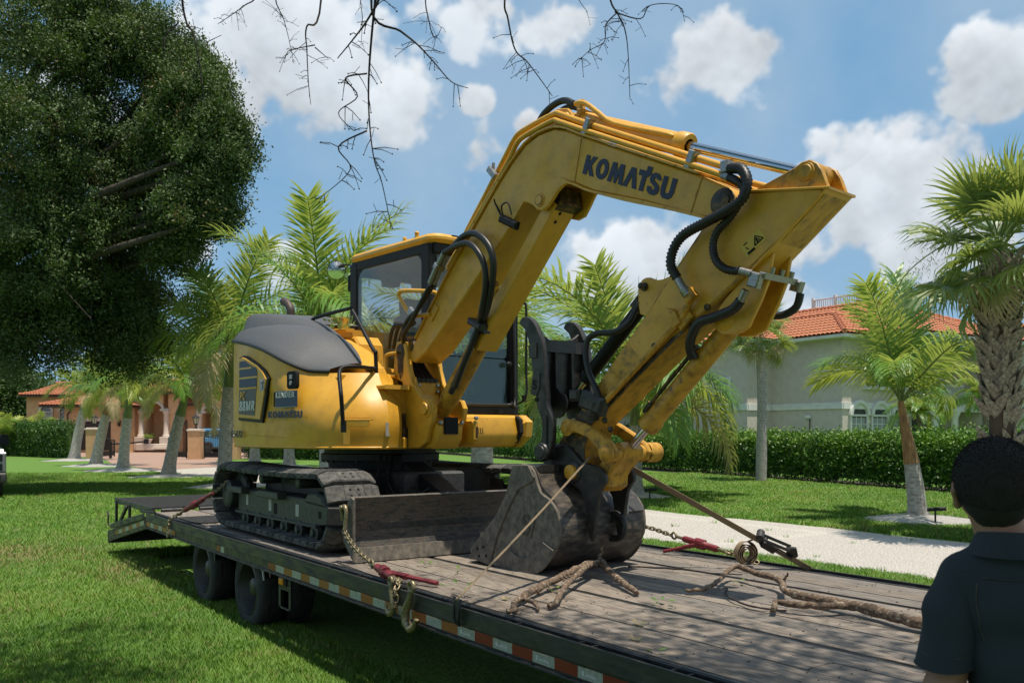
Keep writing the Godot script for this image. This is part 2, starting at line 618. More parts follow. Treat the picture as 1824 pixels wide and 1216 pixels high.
	M.bright = tri_mat(ntex(noise(0.05, 4, 49), [0.0, grey(0.14), 0.5, grey(0.32), 1.0, grey(0.42)], 256), Vector3.ONE * 6.0, 0.38, 0.8)
	M.rubber = tri_mat(ntex(noise(0.03, 6, 51, FastNoiseLite.TYPE_SIMPLEX_SMOOTH, false, 0.6), [0.0, grey(0.022), 0.5, grey(0.036), 0.85, Vector3(0.060, 0.056, 0.05), 1.0, Vector3(0.085, 0.078, 0.068)], 256), Vector3.ONE * 2.0, 0.8, 0.0, bump, 0.04)
	M.pad = tri_mat(ntex(noise(0.03, 6, 53, FastNoiseLite.TYPE_SIMPLEX_SMOOTH, false, 0.62), [0.0, grey(0.045), 0.45, Vector3(0.085, 0.080, 0.074), 0.8, Vector3(0.135, 0.125, 0.112), 1.0, Vector3(0.18, 0.165, 0.145)], 256), Vector3.ONE * 2.0, 0.9, 0.0, bump, 0.05)
	M.hole = mat(lin(0.006, 0.006, 0.006), 0.9)
	M.frame_grey = tri_mat(ntex(noise(0.03, 5, 55), [0.0, grey(0.022), 0.5, Vector3(0.040, 0.040, 0.037), 1.0, Vector3(0.07, 0.066, 0.058)], 256), Vector3.ONE * 2.0, 0.55, 0.0, bump, 0.03)
	M.hood = tri_mat(ntex(noise(0.05, 6, 57, FastNoiseLite.TYPE_SIMPLEX_SMOOTH, false, 0.6), [0.0, Vector3(0.062, 0.063, 0.066), 0.5, Vector3(0.078, 0.079, 0.083), 1.0, Vector3(0.098, 0.098, 0.10)], 512), Vector3.ONE * 1.2, 0.5, 0.0, bump, 0.01)
	M.hosem = mat(lin(0.012, 0.012, 0.013), 0.45)
	M.cab_black = mat(lin(0.011, 0.011, 0.012), 0.5)
	M.cab_black.metallic_specular = 0.35
	M.navy = mat(lin(0.012, 0.022, 0.07), 0.5)
	M.navy2 = mat(lin(0.02, 0.04, 0.10), 0.5)
	M.white = mat(lin(0.62, 0.62, 0.60), 0.6)
	M.label_grey = mat(lin(0.40, 0.39, 0.36), 0.6)
	M.seat = mat(lin(0.02, 0.02, 0.022), 0.85)
	var gl := mat(Color(0.80, 0.92, 0.86, 0.10), 0.04)
	gl.transparency = BaseMaterial3D.TRANSPARENCY_ALPHA
	M.glass = gl
	var tint := mat(lin(0.10, 0.20, 0.17), 0.05)
	tint.albedo_color.a = 0.12
	tint.transparency = BaseMaterial3D.TRANSPARENCY_ALPHA
	M.cab_glass = tint
	M.mirror = mat(lin(0.75, 0.76, 0.76), 0.03, 1.0)
	# trailer
	var grain := noise(0.02, 5, 61)
	var kinds := [[Vector3(0.12, 0.096, 0.077), Vector3(0.205, 0.17, 0.14), Vector3(0.27, 0.23, 0.19)], [Vector3(0.10, 0.08, 0.062), Vector3(0.175, 0.143, 0.115), Vector3(0.235, 0.197, 0.162)], [Vector3(0.13, 0.102, 0.08), Vector3(0.225, 0.185, 0.15), Vector3(0.29, 0.245, 0.20)], [Vector3(0.10, 0.085, 0.072), Vector3(0.17, 0.146, 0.126), Vector3(0.225, 0.196, 0.17)]]
	M.planks = []
	var wb := ntex(noise(0.03, 5, 67, FastNoiseLite.TYPE_SIMPLEX_SMOOTH, true), [0.0, grey(0.0), 0.6, grey(0.8), 1.0, grey(1.0)], 512, false)
	for i in 4:
		var k: Array = kinds[i]
		var t := ntex(noise(0.02, 7, 61 + i, FastNoiseLite.TYPE_SIMPLEX_SMOOTH, false, 0.62), [0.0, k[0] * 0.6, 0.3, k[0], 0.5, k[1], 0.72, k[2], 1.0, k[2] * 1.1], 1024)
		var pm := tri_mat(t, Vector3(0.22, 3.0, 3.6), 0.88, 0.0, wb, 0.10)
		pm.uv1_offset = Vector3(0.13 * i, 0.37 * i, 0.21 * i)
		M.planks.append(pm)
	M.trailer = tri_mat(ntex(noise(0.03, 6, 71, FastNoiseLite.TYPE_SIMPLEX_SMOOTH, false, 0.62), [0.0, grey(0.012), 0.55, grey(0.020), 0.85, Vector3(0.040, 0.035, 0.030), 1.0, Vector3(0.085, 0.06, 0.042)], 256), Vector3.ONE * 1.6, 1.0, 0.0, bump, 0.03, rough)
	M.rail = tri_mat(ntex(noise(0.02, 6, 73, FastNoiseLite.TYPE_SIMPLEX_SMOOTH, false, 0.62), [0.0, grey(0.018), 0.5, Vector3(0.030, 0.030, 0.027), 0.8, Vector3(0.052, 0.047, 0.040), 1.0, Vector3(0.10, 0.07, 0.045)], 512), Vector3(0.6, 2.0, 1.0), 1.0, 0.0, bump, 0.03, rough)
	M.ramp = tri_mat(ntex(noise(0.03, 5, 75), [0.0, grey(0.014), 0.6, grey(0.028), 0.9, Vector3(0.07, 0.055, 0.045), 1.0, Vector3(0.12, 0.08, 0.05)], 256), Vector3.ONE * 2.0, 0.6, 0.3, bump, 0.1)
	M.tape_red = mat(lin(0.19, 0.016, 0.012), 0.35)
	M.tape_orange = mat(lin(0.28, 0.085, 0.025), 0.35)
	M.tape_white = tri_mat(ntex(noise(0.05, 4, 77), [0.0, Vector3(0.22, 0.24, 0.2), 0.5, Vector3(0.34, 0.36, 0.31), 1.0, Vector3(0.40, 0.41, 0.36)], 128), Vector3.ONE * 4.0, 0.35)
	M.tyre = tri_mat(ntex(noise(0.03, 4, 79), [0.0, grey(0.012), 0.6, grey(0.020), 1.0, grey(0.035)], 128), Vector3.ONE * 3.0, 0.82, 0.0, bump, 0.05)
	M.rim_dark = mat(lin(0.035, 0.034, 0.033), 0.4, 0.3)
	M.amber = mat(lin(0.62, 0.20, 0.01), 0.2)
	M.chain = tri_mat(ntex(noise(0.06, 4, 81), [0.0, Vector3(0.10, 0.075, 0.04), 0.5, Vector3(0.26, 0.21, 0.12), 1.0, Vector3(0.40, 0.34, 0.22)], 128), Vector3.ONE * 8.0, 0.42, 0.55)
	M.binder = tri_mat(ntex(noise(0.05, 4, 83), [0.0, Vector3(0.07, 0.012, 0.014), 0.5, Vector3(0.20, 0.022, 0.030), 1.0, Vector3(0.26, 0.035, 0.04)], 128), Vector3.ONE * 6.0, 0.5)
	M.strap = tri_mat(ntex(noise(0.08, 4, 85), [0.0, Vector3(0.12, 0.085, 0.05), 0.5, Vector3(0.25, 0.18, 0.11), 1.0, Vector3(0.34, 0.26, 0.17)], 256), Vector3.ONE * 5.0, 0.9, 0.0, bump, 0.06)
	M.bark = tri_mat(ntex(noise(0.04, 5, 87), [0.0, Vector3(0.05, 0.035, 0.025), 0.45, Vector3(0.13, 0.085, 0.055), 0.7, Vector3(0.20, 0.14, 0.095), 0.82, Vector3(0.33, 0.29, 0.21), 1.0, Vector3(0.40, 0.36, 0.27)], 256), Vector3(3, 3, 3), 0.92, 0.0, bump, 0.4)
	M.twig = tri_mat(ntex(noise(0.05, 4, 89), [0.0, Vector3(0.014, 0.010, 0.009), 1.0, Vector3(0.05, 0.036, 0.03)], 128), Vector3.ONE * 4.0, 0.9)
	M.oak_bark = tri_mat(ntex(noise(0.03, 5, 91), [0.0, Vector3(0.025, 0.02, 0.015), 0.6, Vector3(0.07, 0.058, 0.045), 1.0, Vector3(0.13, 0.11, 0.09)], 256), Vector3(2, 0.8, 2), 0.92, 0.0, bump, 1.0)
	# plants
	M.frond = leafm(Vector3(0.085, 0.20, 0.026), 0.42)
	M.frond_dark = leafm(Vector3(0.055, 0.15, 0.026), 0.42)
	M.frond_yellow = leafm(Vector3(0.26, 0.30, 0.035), 0.45)
	M.frond_dry = leafm(Vector3(0.34, 0.26, 0.16), 0.7)
	M.fan = leafm(Vector3(0.075, 0.13, 0.038), 0.42)
	M.fan_dry = leafm(Vector3(0.26, 0.22, 0.13), 0.6)
	M.bloom = leafm(Vector3(0.33, 0.38, 0.10), 0.7)
	M.oak = leafm(Vector3(1, 1, 1), 0.65, true)
	M.hedge = leafm(Vector3(1, 1, 1), 0.5, true)
	M.grass = leafm(Vector3(1, 1, 1), 0.6, true)
	M.hedge_core = mat(lin(0.055, 0.10, 0.018), 0.9)
	M.palm_trunk = tri_mat(ntex(noise(0.02, 5, 93), [0.0, Vector3(0.20, 0.175, 0.15), 0.4, Vector3(0.34, 0.315, 0.28), 0.7, Vector3(0.44, 0.415, 0.375), 1.0, Vector3(0.55, 0.53, 0.49)], 256), Vector3(1.2, 3.0, 1.2), 0.9, 0.0, bump, 0.5)
	M.crownshaft = tri_mat(ntex(noise(0.02, 4, 95), [0.0, Vector3(0.09, 0.075, 0.03), 0.35, Vector3(0.12, 0.16, 0.04), 1.0, Vector3(0.17, 0.24, 0.06)], 256), Vector3(2.5, 0.5, 2.5), 0.5)
	M.crown_brown = tri_mat(ntex(noise(0.02, 4, 96), [0.0, Vector3(0.12, 0.06, 0.03), 0.5, Vector3(0.27, 0.14, 0.05), 1.0, Vector3(0.34, 0.22, 0.08)], 256), Vector3(2.5, 0.5, 2.5), 0.6)
	M.boot = tri_mat(ntex(noise(0.04, 4, 97), [0.0, Vector3(0.10, 0.08, 0.055), 0.5, Vector3(0.22, 0.185, 0.135), 1.0, Vector3(0.34, 0.30, 0.23)], 128), Vector3.ONE * 3.0, 0.9, 0.0, bump, 0.4)
	M.boot_core = mat(lin(0.07, 0.05, 0.033), 0.95)
	# grounds and buildings
	M.lawn = tri_mat(ntex(noise(0.05, 6, 101, FastNoiseLite.TYPE_SIMPLEX_SMOOTH, false, 0.6), [0.0, Vector3(0.045, 0.105, 0.010), 0.4, Vector3(0.085, 0.185, 0.018), 0.65, Vector3(0.12, 0.225, 0.026), 1.0, Vector3(0.19, 0.25, 0.05)], 1024), Vector3.ONE * 0.22, 0.95, 0.0, ntex(noise(0.25, 3, 102), [0.0, grey(0.0), 1.0, grey(1.0)], 512, false), 2.5)
	M.gravel = tri_mat(ntex(noise(0.11, 6, 103, FastNoiseLite.TYPE_SIMPLEX_SMOOTH, false, 0.72), [0.0, Vector3(0.24, 0.21, 0.18), 0.34, Vector3(0.42, 0.38, 0.34), 0.5, Vector3(0.56, 0.515, 0.465), 0.66, Vector3(0.66, 0.62, 0.57), 1.0, Vector3(0.78, 0.75, 0.70)], 2048), Vector3.ONE * 0.16, 0.95, 0.0, ntex(noise(0.12, 5, 104, FastNoiseLite.TYPE_SIMPLEX_SMOOTH, false, 0.7), [0.0, grey(0.0), 1.0, grey(1.0)], 1024, false), 6.0)
	M.shells = tri_mat(ntex(noise(0.2, 3, 105), [0.0, Vector3(0.22, 0.20, 0.18), 0.5, Vector3(0.45, 0.43, 0.40), 1.0, Vector3(0.66, 0.64, 0.60)], 512), Vector3.ONE * 0.8, 0.95, 0.0, ntex(noise(0.2, 3, 106), [0.0, grey(0.0), 1.0, grey(1.0)], 256, false), 3.0)
	M.soil = tri_mat(ntex(noise(0.1, 4, 107), [0.0, Vector3(0.02, 0.014, 0.01), 0.6, Vector3(0.05, 0.036, 0.025), 1.0, Vector3(0.10, 0.075, 0.05)], 256), Vector3.ONE, 0.95)
	M.pavers = tri_mat(ntex(noise(0.1, 5, 109), [0.0, Vector3(0.22, 0.13, 0.095), 0.5, Vector3(0.34, 0.215, 0.16), 1.0, Vector3(0.42, 0.29, 0.22)], 512), Vector3.ONE * 0.3, 0.9)
	var stucco := ntex(noise(0.25, 3, 111), [0.0, grey(0.0), 1.0, grey(1.0)], 256, false)
	M.grey_wall = tri_mat(ntex(noise(0.015, 4, 113), [0.0, Vector3(0.50, 0.445, 0.395), 0.5, Vector3(0.545, 0.49, 0.435), 1.0, Vector3(0.58, 0.53, 0.475)], 256), Vector3.ONE * 0.6, 0.92, 0.0, stucco, 0.6)
	M.trim = tri_mat(ntex(noise(0.02, 4, 115), [0.0, grey(0.60), 1.0, Vector3(0.76, 0.75, 0.73)], 128), Vector3.ONE * 0.6, 0.8)
	M.tan_wall = tri_mat(ntex(noise(0.015, 4, 117), [0.0, Vector3(0.52, 0.30, 0.155), 0.5, Vector3(0.60, 0.355, 0.19), 1.0, Vector3(0.66, 0.40, 0.22)], 256), Vector3.ONE * 0.4, 0.92, 0.0, stucco, 0.6)
	M.cream = mat(lin(0.60, 0.50, 0.42), 0.85)
	M.tile = []
	for i in 4:
		var c0: Vector3 = [Vector3(0.46, 0.165, 0.080), Vector3(0.40, 0.135, 0.066), Vector3(0.52, 0.205, 0.105), Vector3(0.36, 0.125, 0.075)][i]
		M.tile.append(mat(lin(c0.x, c0.y, c0.z), 0.85))
	M.tilex = tri_mat(ntex(noise(0.35, 2, 119, FastNoiseLite.TYPE_CELLULAR), [0.0, Vector3(0.36, 0.125, 0.065), 0.5, Vector3(0.48, 0.175, 0.085), 1.0, Vector3(0.56, 0.23, 0.125)], 256), Vector3.ONE * 0.5, 0.85)
	M.dark_wood = mat(lin(0.035, 0.018, 0.012), 0.5)
	M.gutter = mat(lin(0.045, 0.028, 0.02), 0.5)
	M.window = mat(lin(0.02, 0.026, 0.03), 0.06)
	M.window.metallic_specular = 0.8
	M.blind = mat(lin(0.30, 0.32, 0.33), 0.7)
	M.iron = mat(lin(0.012, 0.012, 0.013), 0.5, 0.3)
	M.lamp_glass = mat(lin(0.55, 0.48, 0.36), 0.25)
	M.car_blue = mat(lin(0.07, 0.26, 0.47), 0.3)
	M.car_blue.clearcoat_enabled = true
	M.car_black = mat(lin(0.012, 0.013, 0.015), 0.25)
	M.car_black.clearcoat_enabled = true
	M.tail = mat(lin(0.35, 0.012, 0.012), 0.2)
	M.skin = mat(lin(0.34, 0.17, 0.11), 0.55)
	M.skin.subsurf_scatter_enabled = true
	M.skin.subsurf_scatter_strength = 0.1
	M.shirt = tri_mat(ntex(noise(0.2, 3, 121), [0.0, Vector3(0.020, 0.026, 0.036), 0.5, Vector3(0.030, 0.038, 0.050), 1.0, Vector3(0.042, 0.052, 0.066)], 256), Vector3.ONE * 5.0, 0.95, 0.0, stucco, 0.05)
	M.hair = mat(lin(0.022, 0.019, 0.017), 0.9)
	M.denim = mat(lin(0.03, 0.04, 0.07), 0.95)

func leafm(c: Vector3, rough: float, tinted := false) -> StandardMaterial3D:
	var m := mat(lin(c.x, c.y, c.z), rough)
	m.vertex_color_use_as_albedo = tinted
	m.backlight_enabled = true
	m.backlight = Color(0.62, 0.66, 0.30)
	return m

const PLAN := Transform3D(Basis(Vector3(1, 0, 0), Vector3(0, 0, 1), Vector3(0, 1, 0)), Vector3.ZERO)   # outlines (x, z) swept upwards

func letters(word: String, t: Transform3D, depth := 0.004) -> MB:
	var b := MB.new()
	var ring := PackedVector2Array()
	for i in 21:
		var a := TAU * i / 20.0
		ring.append(Vector2(0.45 + 0.45 * cos(a), 0.5 + 0.53 * sin(a)))
	for i in 21:
		var a := -TAU * i / 20.0
		ring.append(Vector2(0.45 + 0.17 * cos(a) - 0.0005, 0.5 + 0.28 * sin(a) + 0.0005))
	var shapes := {
		"K": [P2([0, 0, 0, 1, 0.29, 1, 0.29, 0.62, 0.5, 1, 0.83, 1, 0.53, 0.52, 0.86, 0, 0.52, 0, 0.29, 0.4, 0.29, 0]), 0.90],
		"O": [ring, 0.97],
		"M": [P2([0, 0, 0.12, 1, 0.42, 1, 0.55, 0.55, 0.68, 1, 0.98, 1, 1.10, 0, 0.82, 0, 0.76, 0.5, 0.62, 0, 0.48, 0, 0.34, 0.5, 0.28, 0]), 1.12],
		"A": [P2([0, 0, 0.34, 1, 0.64, 1, 0.98, 0, 0.68, 0, 0.49, 0.62, 0.30, 0]), 0.90],
		"T": [P2([0, 0.72, 0, 1, 0.46, 1, 0.46, 1.24, 0.78, 1.24, 0.78, 0.88, 0.62, 0.72, 0.54, 0.72, 0.54, 0, 0.25, 0, 0.25, 0.72]), 0.74],
		"S": [P2([0.78, 0.72, 0.70, 0.92, 0.52, 1.03, 0.28, 1.03, 0.08, 0.9, 0.04, 0.7, 0.12, 0.54, 0.32, 0.44, 0.48, 0.36, 0.5, 0.27, 0.42, 0.21, 0.3, 0.22, 0.26, 0.33, 0, 0.33, 0.04, 0.12, 0.18, 0, 0.36, -0.04, 0.58, -0.02, 0.75, 0.1, 0.80, 0.28, 0.74, 0.45, 0.56, 0.56, 0.36, 0.65, 0.32, 0.74, 0.38, 0.8, 0.48, 0.79, 0.53, 0.72]), 0.88],
		"U": [P2([0, 1, 0, 0.35, 0.08, 0.1, 0.25, -0.03, 0.6, -0.03, 0.78, 0.1, 0.86, 0.35, 0.86, 1, 0.57, 1, 0.57, 0.35, 0.52, 0.24, 0.34, 0.24, 0.29, 0.35, 0.29, 1]), 0.88],
	}
	var x := 0.0
	var total := 0.0
	for ch in word:
		total += shapes[ch][1]
	for ch in word:
		var p: PackedVector2Array = shapes[ch][0]
		var q := PackedVector2Array()
		for s in p:
			q.append(Vector2((s.x + x) / total, s.y))
		b.prism(q, 0.0, depth, 0.0, t)
		x += shapes[ch][1]
	return b

# raised lettering; its left foot stands at "at", it runs along x and rises along y
func words(called: String, text: String, at: Vector3, x: Vector3, y: Vector3, height: float, m: Material, parent: Node, w := Transform3D(), widen := 1.0, bold := 0.6, face := "Droid Sans") -> MeshInstance3D:
	var f := SystemFont.new()
	f.font_names = PackedStringArray([face])
	f.font_weight = 700
	var v := FontVariation.new()
	v.base_font = f
	v.variation_embolden = 0.0 * bold
	var t := TextMesh.new()
	t.font = v
	t.text = text
	t.font_size = 64
	t.pixel_size = 1.0
	t.depth = 1.0
	t.curve_step = 2.0
	t.horizontal_alignment = HORIZONTAL_ALIGNMENT_LEFT
	t.vertical_alignment = VERTICAL_ALIGNMENT_BOTTOM
	var ab := t.get_aabb()
	var s := height / 46.0
	var o := obj(called, t, m, parent, w)
	var z := x.cross(y).normalized()
	var bs := Basis(x.normalized() * s * widen, y.normalized() * s, z * 0.004)
	o.transform = o.transform * Transform3D(bs, at - bs * Vector3(ab.position.x, ab.position.y, -0.5))
	return o

func loop_track(p: float, cx0: float, cx1: float, cy: float, r: float) -> Array:
	var straight := cx1 - cx0
	var total := 2.0 * straight + TAU * r
	p = fposmod(p, total)
	if p < straight:
		return [Vector2(cx0 + p, cy + r), 0.0]
	p -= straight
	if p < PI * r:
		var a := p / r
		return [Vector2(cx1 + sin(a) * r, cy + cos(a) * r), -a]
	p -= PI * r
	if p < straight:
		return [Vector2(cx1 - p, cy - r), -PI]
	p -= straight
	var a2 := p / r
	return [Vector2(cx0 - sin(a2) * r, cy - cos(a2) * r), -PI - a2]

func crawler(ex: Node3D, zc: float) -> void:
	var out := signf(zc)
	var cx0 := -8.80
	var cx1 := -6.53
	var cy := 1.085
	var r := 0.262
	var total := 2.0 * (cx1 - cx0) + TAU * r
	# chain band under the shoes
	var band := MB.new()
	var rows := []
	for i in 65:
		var q: Array = loop_track(total * i / 64.0, cx0, cx1, cy, r - 0.03)
		rows.append([Vector3(q[0].x, q[0].y, zc - 0.10), Vector3(q[0].x, q[0].y, zc + 0.10)])
	band.sheet(rows, Vector3.UP, Vector3(-7.66, cy, zc))
	var tr := obj("crawler_track", band, M.rubber, ex)
	tag(tr, "near crawler track with worn bolt-on rubber pads" if out > 0 else "far crawler track behind the dozer blade")
	# one shoe, shared
	var sh := MB.new()
	var along := Transform3D(Basis(Vector3(0, 0, 1), Vector3(0, 1, 0), Vector3(-1, 0, 0)), Vector3.ZERO)
	sh.box(Vector3(0, 0, 0), Vector3(0.13, 0.022, 0.44), 0.004)
	sh.prism(P2([-0.225, 0.008, 0.225, 0.008, 0.225, 0.030, 0.155, 0.062, -0.155, 0.062, -0.225, 0.030]), -0.070, 0.070, 0.009, along)
	var ho := MB.new()
	for sx in [-1, 1]:
		for sz in [-1, 1]:
			ho.lathe([Vector2(0.0, 0.0), Vector2(0.011, 0.0), Vector2(0.011, -0.0018)], Vector3(sx * 0.026, 0.0635, sz * 0.034), Vector3.UP, 10)
	for sz in [-1, 1]:
		ho.box(Vector3(0, 0.061, sz * 0.085), Vector3(0.139, 0.005, 0.003))
	var shoe := mesh_of(sh)
	ho.put(shoe)
	var count := 42
	for i in count:
		var q: Array = loop_track(total * i / count + 0.05, cx0, cx1, cy, r)
		var s := MeshInstance3D.new()
		s.mesh = shoe
		s.name = "shoe"
		var sagged: float = q[0].y - (0.018 * sin(PI * clampf((q[0].x - cx0) / (cx1 - cx0), 0, 1)) if q[0].y > cy + r - 0.01 else 0.0)
		tr.add_child(s, true)
		s.transform = tr.global_transform.affine_inverse() * Transform3D(Basis(Vector3(0, 0, 1), q[1]), Vector3(q[0].x, sagged, zc))
		s.set_surface_override_material(0, M.pad if i % 3 else M.rubber)
		s.set_surface_override_material(1, M.hole)
	var f := MB.new()
	var z0 := zc - 0.13
	var z1 := zc + 0.10
	f.prism(P2([-8.66, 0.93, -6.74, 0.94, -6.50, 0.97, -6.50, 1.12, -6.95, 1.15, -8.66, 1.15]), z0, z1, 0.008)
	f.prism(P2([-8.70, 0.915, -6.72, 0.925, -6.72, 0.95, -8.70, 0.94]), z1, z1 + 0.022, 0.004)
	for k in [[-8.84, -8.36], [-7.96, -7.42]]:
		f.prism(P2([k[0], 1.115, k[1], 1.115, k[1], 1.175, k[0] + 0.06, 1.175, k[0], 1.155]), z1 - 0.02 if out > 0 else z1, z1 + 0.075, 0.006)
	f.prism(P2([-6.98, 1.12, -6.55, 1.10, -6.60, 1.19, -6.74, 1.22, -6.9, 1.20]), zc - 0.10, zc + 0.12, 0.02)
	f.prism(P2([-8.60, 1.05, -6.62, 1.05, -6.70, 1.27, -8.5, 1.27]), zc - 0.16 if out > 0 else zc + 0.13, zc - 0.13 if out > 0 else zc + 0.16, 0.005)
	for cx in [-8.1, -7.2]:
		f.cyl(Vector3(cx, 1.27, zc - 0.15), Vector3(cx, 1.27, zc + 0.08), 0.05, 12, 0.008)
	obj("track_frame", f, M.frame_grey, tr)
	var g := MB.new()
	g.cyl(Vector3(-8.80, cy, zc - 0.04), Vector3(-8.80, cy, zc + 0.04), 0.215, 24, 0.01)
	for i in 16:
		var a := TAU * i / 16.0
		g.box(Vector3(-8.80 + cos(a) * 0.222, cy + sin(a) * 0.222, zc), Vector3(0.04, 0.035, 0.06), 0.006, Basis(Vector3(0, 0, 1), a))
	g.lathe([Vector2(0, 0.0), Vector2(0.135, 0.0), Vector2(0.14, 0.15), Vector2(0.12, 0.17), Vector2(0.05, 0.175), Vector2(0, 0.175)], Vector3(-8.83, 1.09, zc), Vector3(0, 0, out), 24)
	obj("sprocket", g, M.frame_grey, tr)
	var d := MB.new()
	d.lathe([Vector2(0, -0.05), Vector2(0.235, -0.05), Vector2(0.235, -0.02), Vector2(0.215, -0.015), Vector2(0.215, 0.015), Vector2(0.235, 0.02), Vector2(0.235, 0.05), Vector2(0.19, 0.055), Vector2(0.17, 0.03), Vector2(0.06, 0.03), Vector2(0.05, 0.07), Vector2(0, 0.07)], Vector3(-6.53, cy, zc), Vector3(0, 0, out), 28)
	obj("idler", d, M.frame_grey, tr)
	for i in 6:
		var rl := MB.new()
		var x := -8.42 + i * 0.33
		rl.lathe([Vector2(0, -0.11), Vector2(0.075, -0.11), Vector2(0.075, -0.07), Vector2(0.055, -0.06), Vector2(0.055, 0.06), Vector2(0.075, 0.07), Vector2(0.075, 0.11), Vector2(0.035, 0.115), Vector2(0.03, 0.135), Vector2(0, 0.135)], Vector3(x, 0.885, zc), Vector3(0, 0, out), 16)
		obj("roller", rl, M.frame_grey, tr)
	var lk := MB.new()
	for i in 28:
		var x := -8.7 + i * 0.077
		lk.box(Vector3(x, 0.825, zc + 0.07 * out), Vector3(0.052, 0.05, 0.03), 0.006)
	objs("chain_link", lk, M.frame_grey, tr)
	if out > 0:
		for s in [[-8.40, 1.055, 0.055, 0.10], [-7.79, 1.045, 0.07, 0.11], [-7.15, 1.04, 0.07, 0.10]]:
			var st := MB.new()
			st.box(Vector3(s[0], s[1], z1 + 0.001), Vector3(s[2], s[3], 0.003))
			obj("sticker", st, M.label_grey, tr)
		var rs := MB.new()
		rs.box(Vector3(-7.79, 1.105, z1 + 0.0015), Vector3(0.07, 0.02, 0.004))
		obj("sticker", rs, M.tape_red, tr)
		var oh := MB.new()
		oh.prism(rounded(Vector2(-7.66, 1.02), Vector2(0.085, 0.10), 0.02), z1 - 0.004, z1 + 0.0015)
		oh.prism(rounded(Vector2(-6.68, 1.035), Vector2(0.06, 0.06), 0.015), z1 - 0.004, z1 + 0.0015)
		obj("access_hole", oh, M.hole, tr)

func excavator() -> void:
	var ex := thing("excavator", "yellow crawler excavator with grey hood chained down on the flatbed trailer", "excavator", Vector3(-7.65, DECK, 0))
	crawler(ex, 0.925)
	crawler(ex, -0.925)
	# centre frame, slew ring
	var b := MB.new()
	b.prism(P2([-8.35, -0.80, -8.1, -0.55, -8.05, 0.0, -8.1, 0.55, -8.35, 0.80, -8.05, 0.82, -7.75, 0.60, -7.5, 0.60, -7.1, 0.82, -6.85, 0.80, -7.05, 0.5, -6.95, 0.35, -6.6, 0.30, -6.6, -0.30, -6.95, -0.35, -7.05, -0.5, -6.85, -0.80, -7.1, -0.82, -7.5, -0.6, -7.75, -0.6, -8.05, -0.82]), 1.06, 1.36, 0.02, PLAN)
	obj("centre_frame", b, M.frame_grey, ex)
	b = MB.new()
	b.lathe([Vector2(0.48, 1.34), Vector2(0.50, 1.44), Vector2(0.56, 1.445), Vector2(0.56, 1.50), Vector2(0.53, 1.51), Vector2(0.53, 1.58)], Vector3(-7.62, 0, 0), Vector3.UP, 40)
	for i in 36:
		var a := TAU * i / 36.0
		b.cyl(Vector3(-7.62 + cos(a) * 0.545, 1.425, sin(a) * 0.545), Vector3(-7.62 + cos(a) * 0.545, 1.447, sin(a) * 0.545), 0.013, 6)
	obj("slew_ring", b, M.frame_grey, ex)
	dozer_blade(ex)
	upper_body(ex)
	cab(ex)
	boom(ex)
	arm(ex)
	bucket(ex)
	thumb(ex)
	hoses(ex)

func dozer_blade(ex: Node3D) -> void:
	var b := MB.new()
	var prof := P2([-5.87, 1.225, -5.925, 1.12, -5.95, 1.0, -5.945, 0.90, -5.915, 0.815, -5.885, 0.80, -5.89, 0.775, -5.93, 0.78, -5.965, 0.88, -5.975, 1.0, -5.955, 1.12, -5.895, 1.235])
	b.prism(prof, -1.11, 1.11, 0.003)
	var bl := obj("dozer_blade", b, M.blade, ex)
	b = MB.new()
	b.prism(P2([-5.862, 0.757, -5.848, 0.757, -5.872, 0.86, -5.895, 0.86]), -1.11, 1.11, 0.002)
	obj("cutting_edge", b, M.bucket_side, bl)
	for s in [-1.0, 1.0]:
		b = MB.new()
		b.prism(P2([-5.845, 0.762, -5.845, 1.215, -5.88, 1.235, -6.02, 1.13, -6.01, 0.90]), s * 1.12 - 0.011, s * 1.12 + 0.011, 0.004)
		obj("end_plate", b, M.bucket_side, bl)
	b = MB.new()
	for s in [-1.0, 1.0]:
		b.bar(Vector3(-5.98, 0.92, s * 0.42), Vector3(-7.1, 1.12, s * 0.52), 0.12, 0.13, 0.015)
		b.prism(P2([-5.96, 0.80, -5.96, 1.2, -6.2, 1.05, -6.25, 0.92]), s * 0.42 - 0.015, s * 0.42 + 0.015)
	b.bar(Vector3(-5.99, 1.02, -0.95), Vector3(-5.99, 1.02, 0.95), 0.09, 0.1, 0.01)
	objs("blade_arm", b, M.frame_grey, bl)
	# lift cylinder under its guard plate
	b = MB.new()
	b.bar(Vector3(-6.98, 1.47, 0.06), Vector3(-6.13, 1.16, 0.06), 0.20, 0.022, 0.006)
	for s in [-1.0, 1.0]:
		b.bar(Vector3(-6.98, 1.42, 0.06 + s * 0.095), Vector3(-6.13, 1.11, 0.06 + s * 0.095), 0.012, 0.10)
	b.box(Vector3(-6.95, 1.38, 0.06), Vector3(0.16, 0.26, 0.26), 0.02)
	obj("cylinder_guard", b, M.cab_black, bl)
	b = MB.new()
	b.cyl(Vector3(-6.95, 1.39, 0.06), Vector3(-6.35, 1.17, 0.06), 0.055, 16, 0.01)
	b.cyl(Vector3(-6.35, 1.17, 0.06), Vector3(-6.03, 1.05, 0.06), 0.032, 14)
	obj("lift_cylinder", b, M.cab_black, bl)
	b = MB.new()
	b.tube(curve(V3([-6.9, 1.5, 0.3, -6.75, 1.25, 0.36, -6.6, 1.12, 0.3, -6.42, 1.24, 0.14])), 0.014)
	b.tube(curve(V3([-6.95, 1.5, 0.34, -6.82, 1.2, 0.42, -6.62, 1.06, 0.34, -6.4, 1.2, 0.15])), 0.014)
	objs("hose", b, M.hosem, bl)

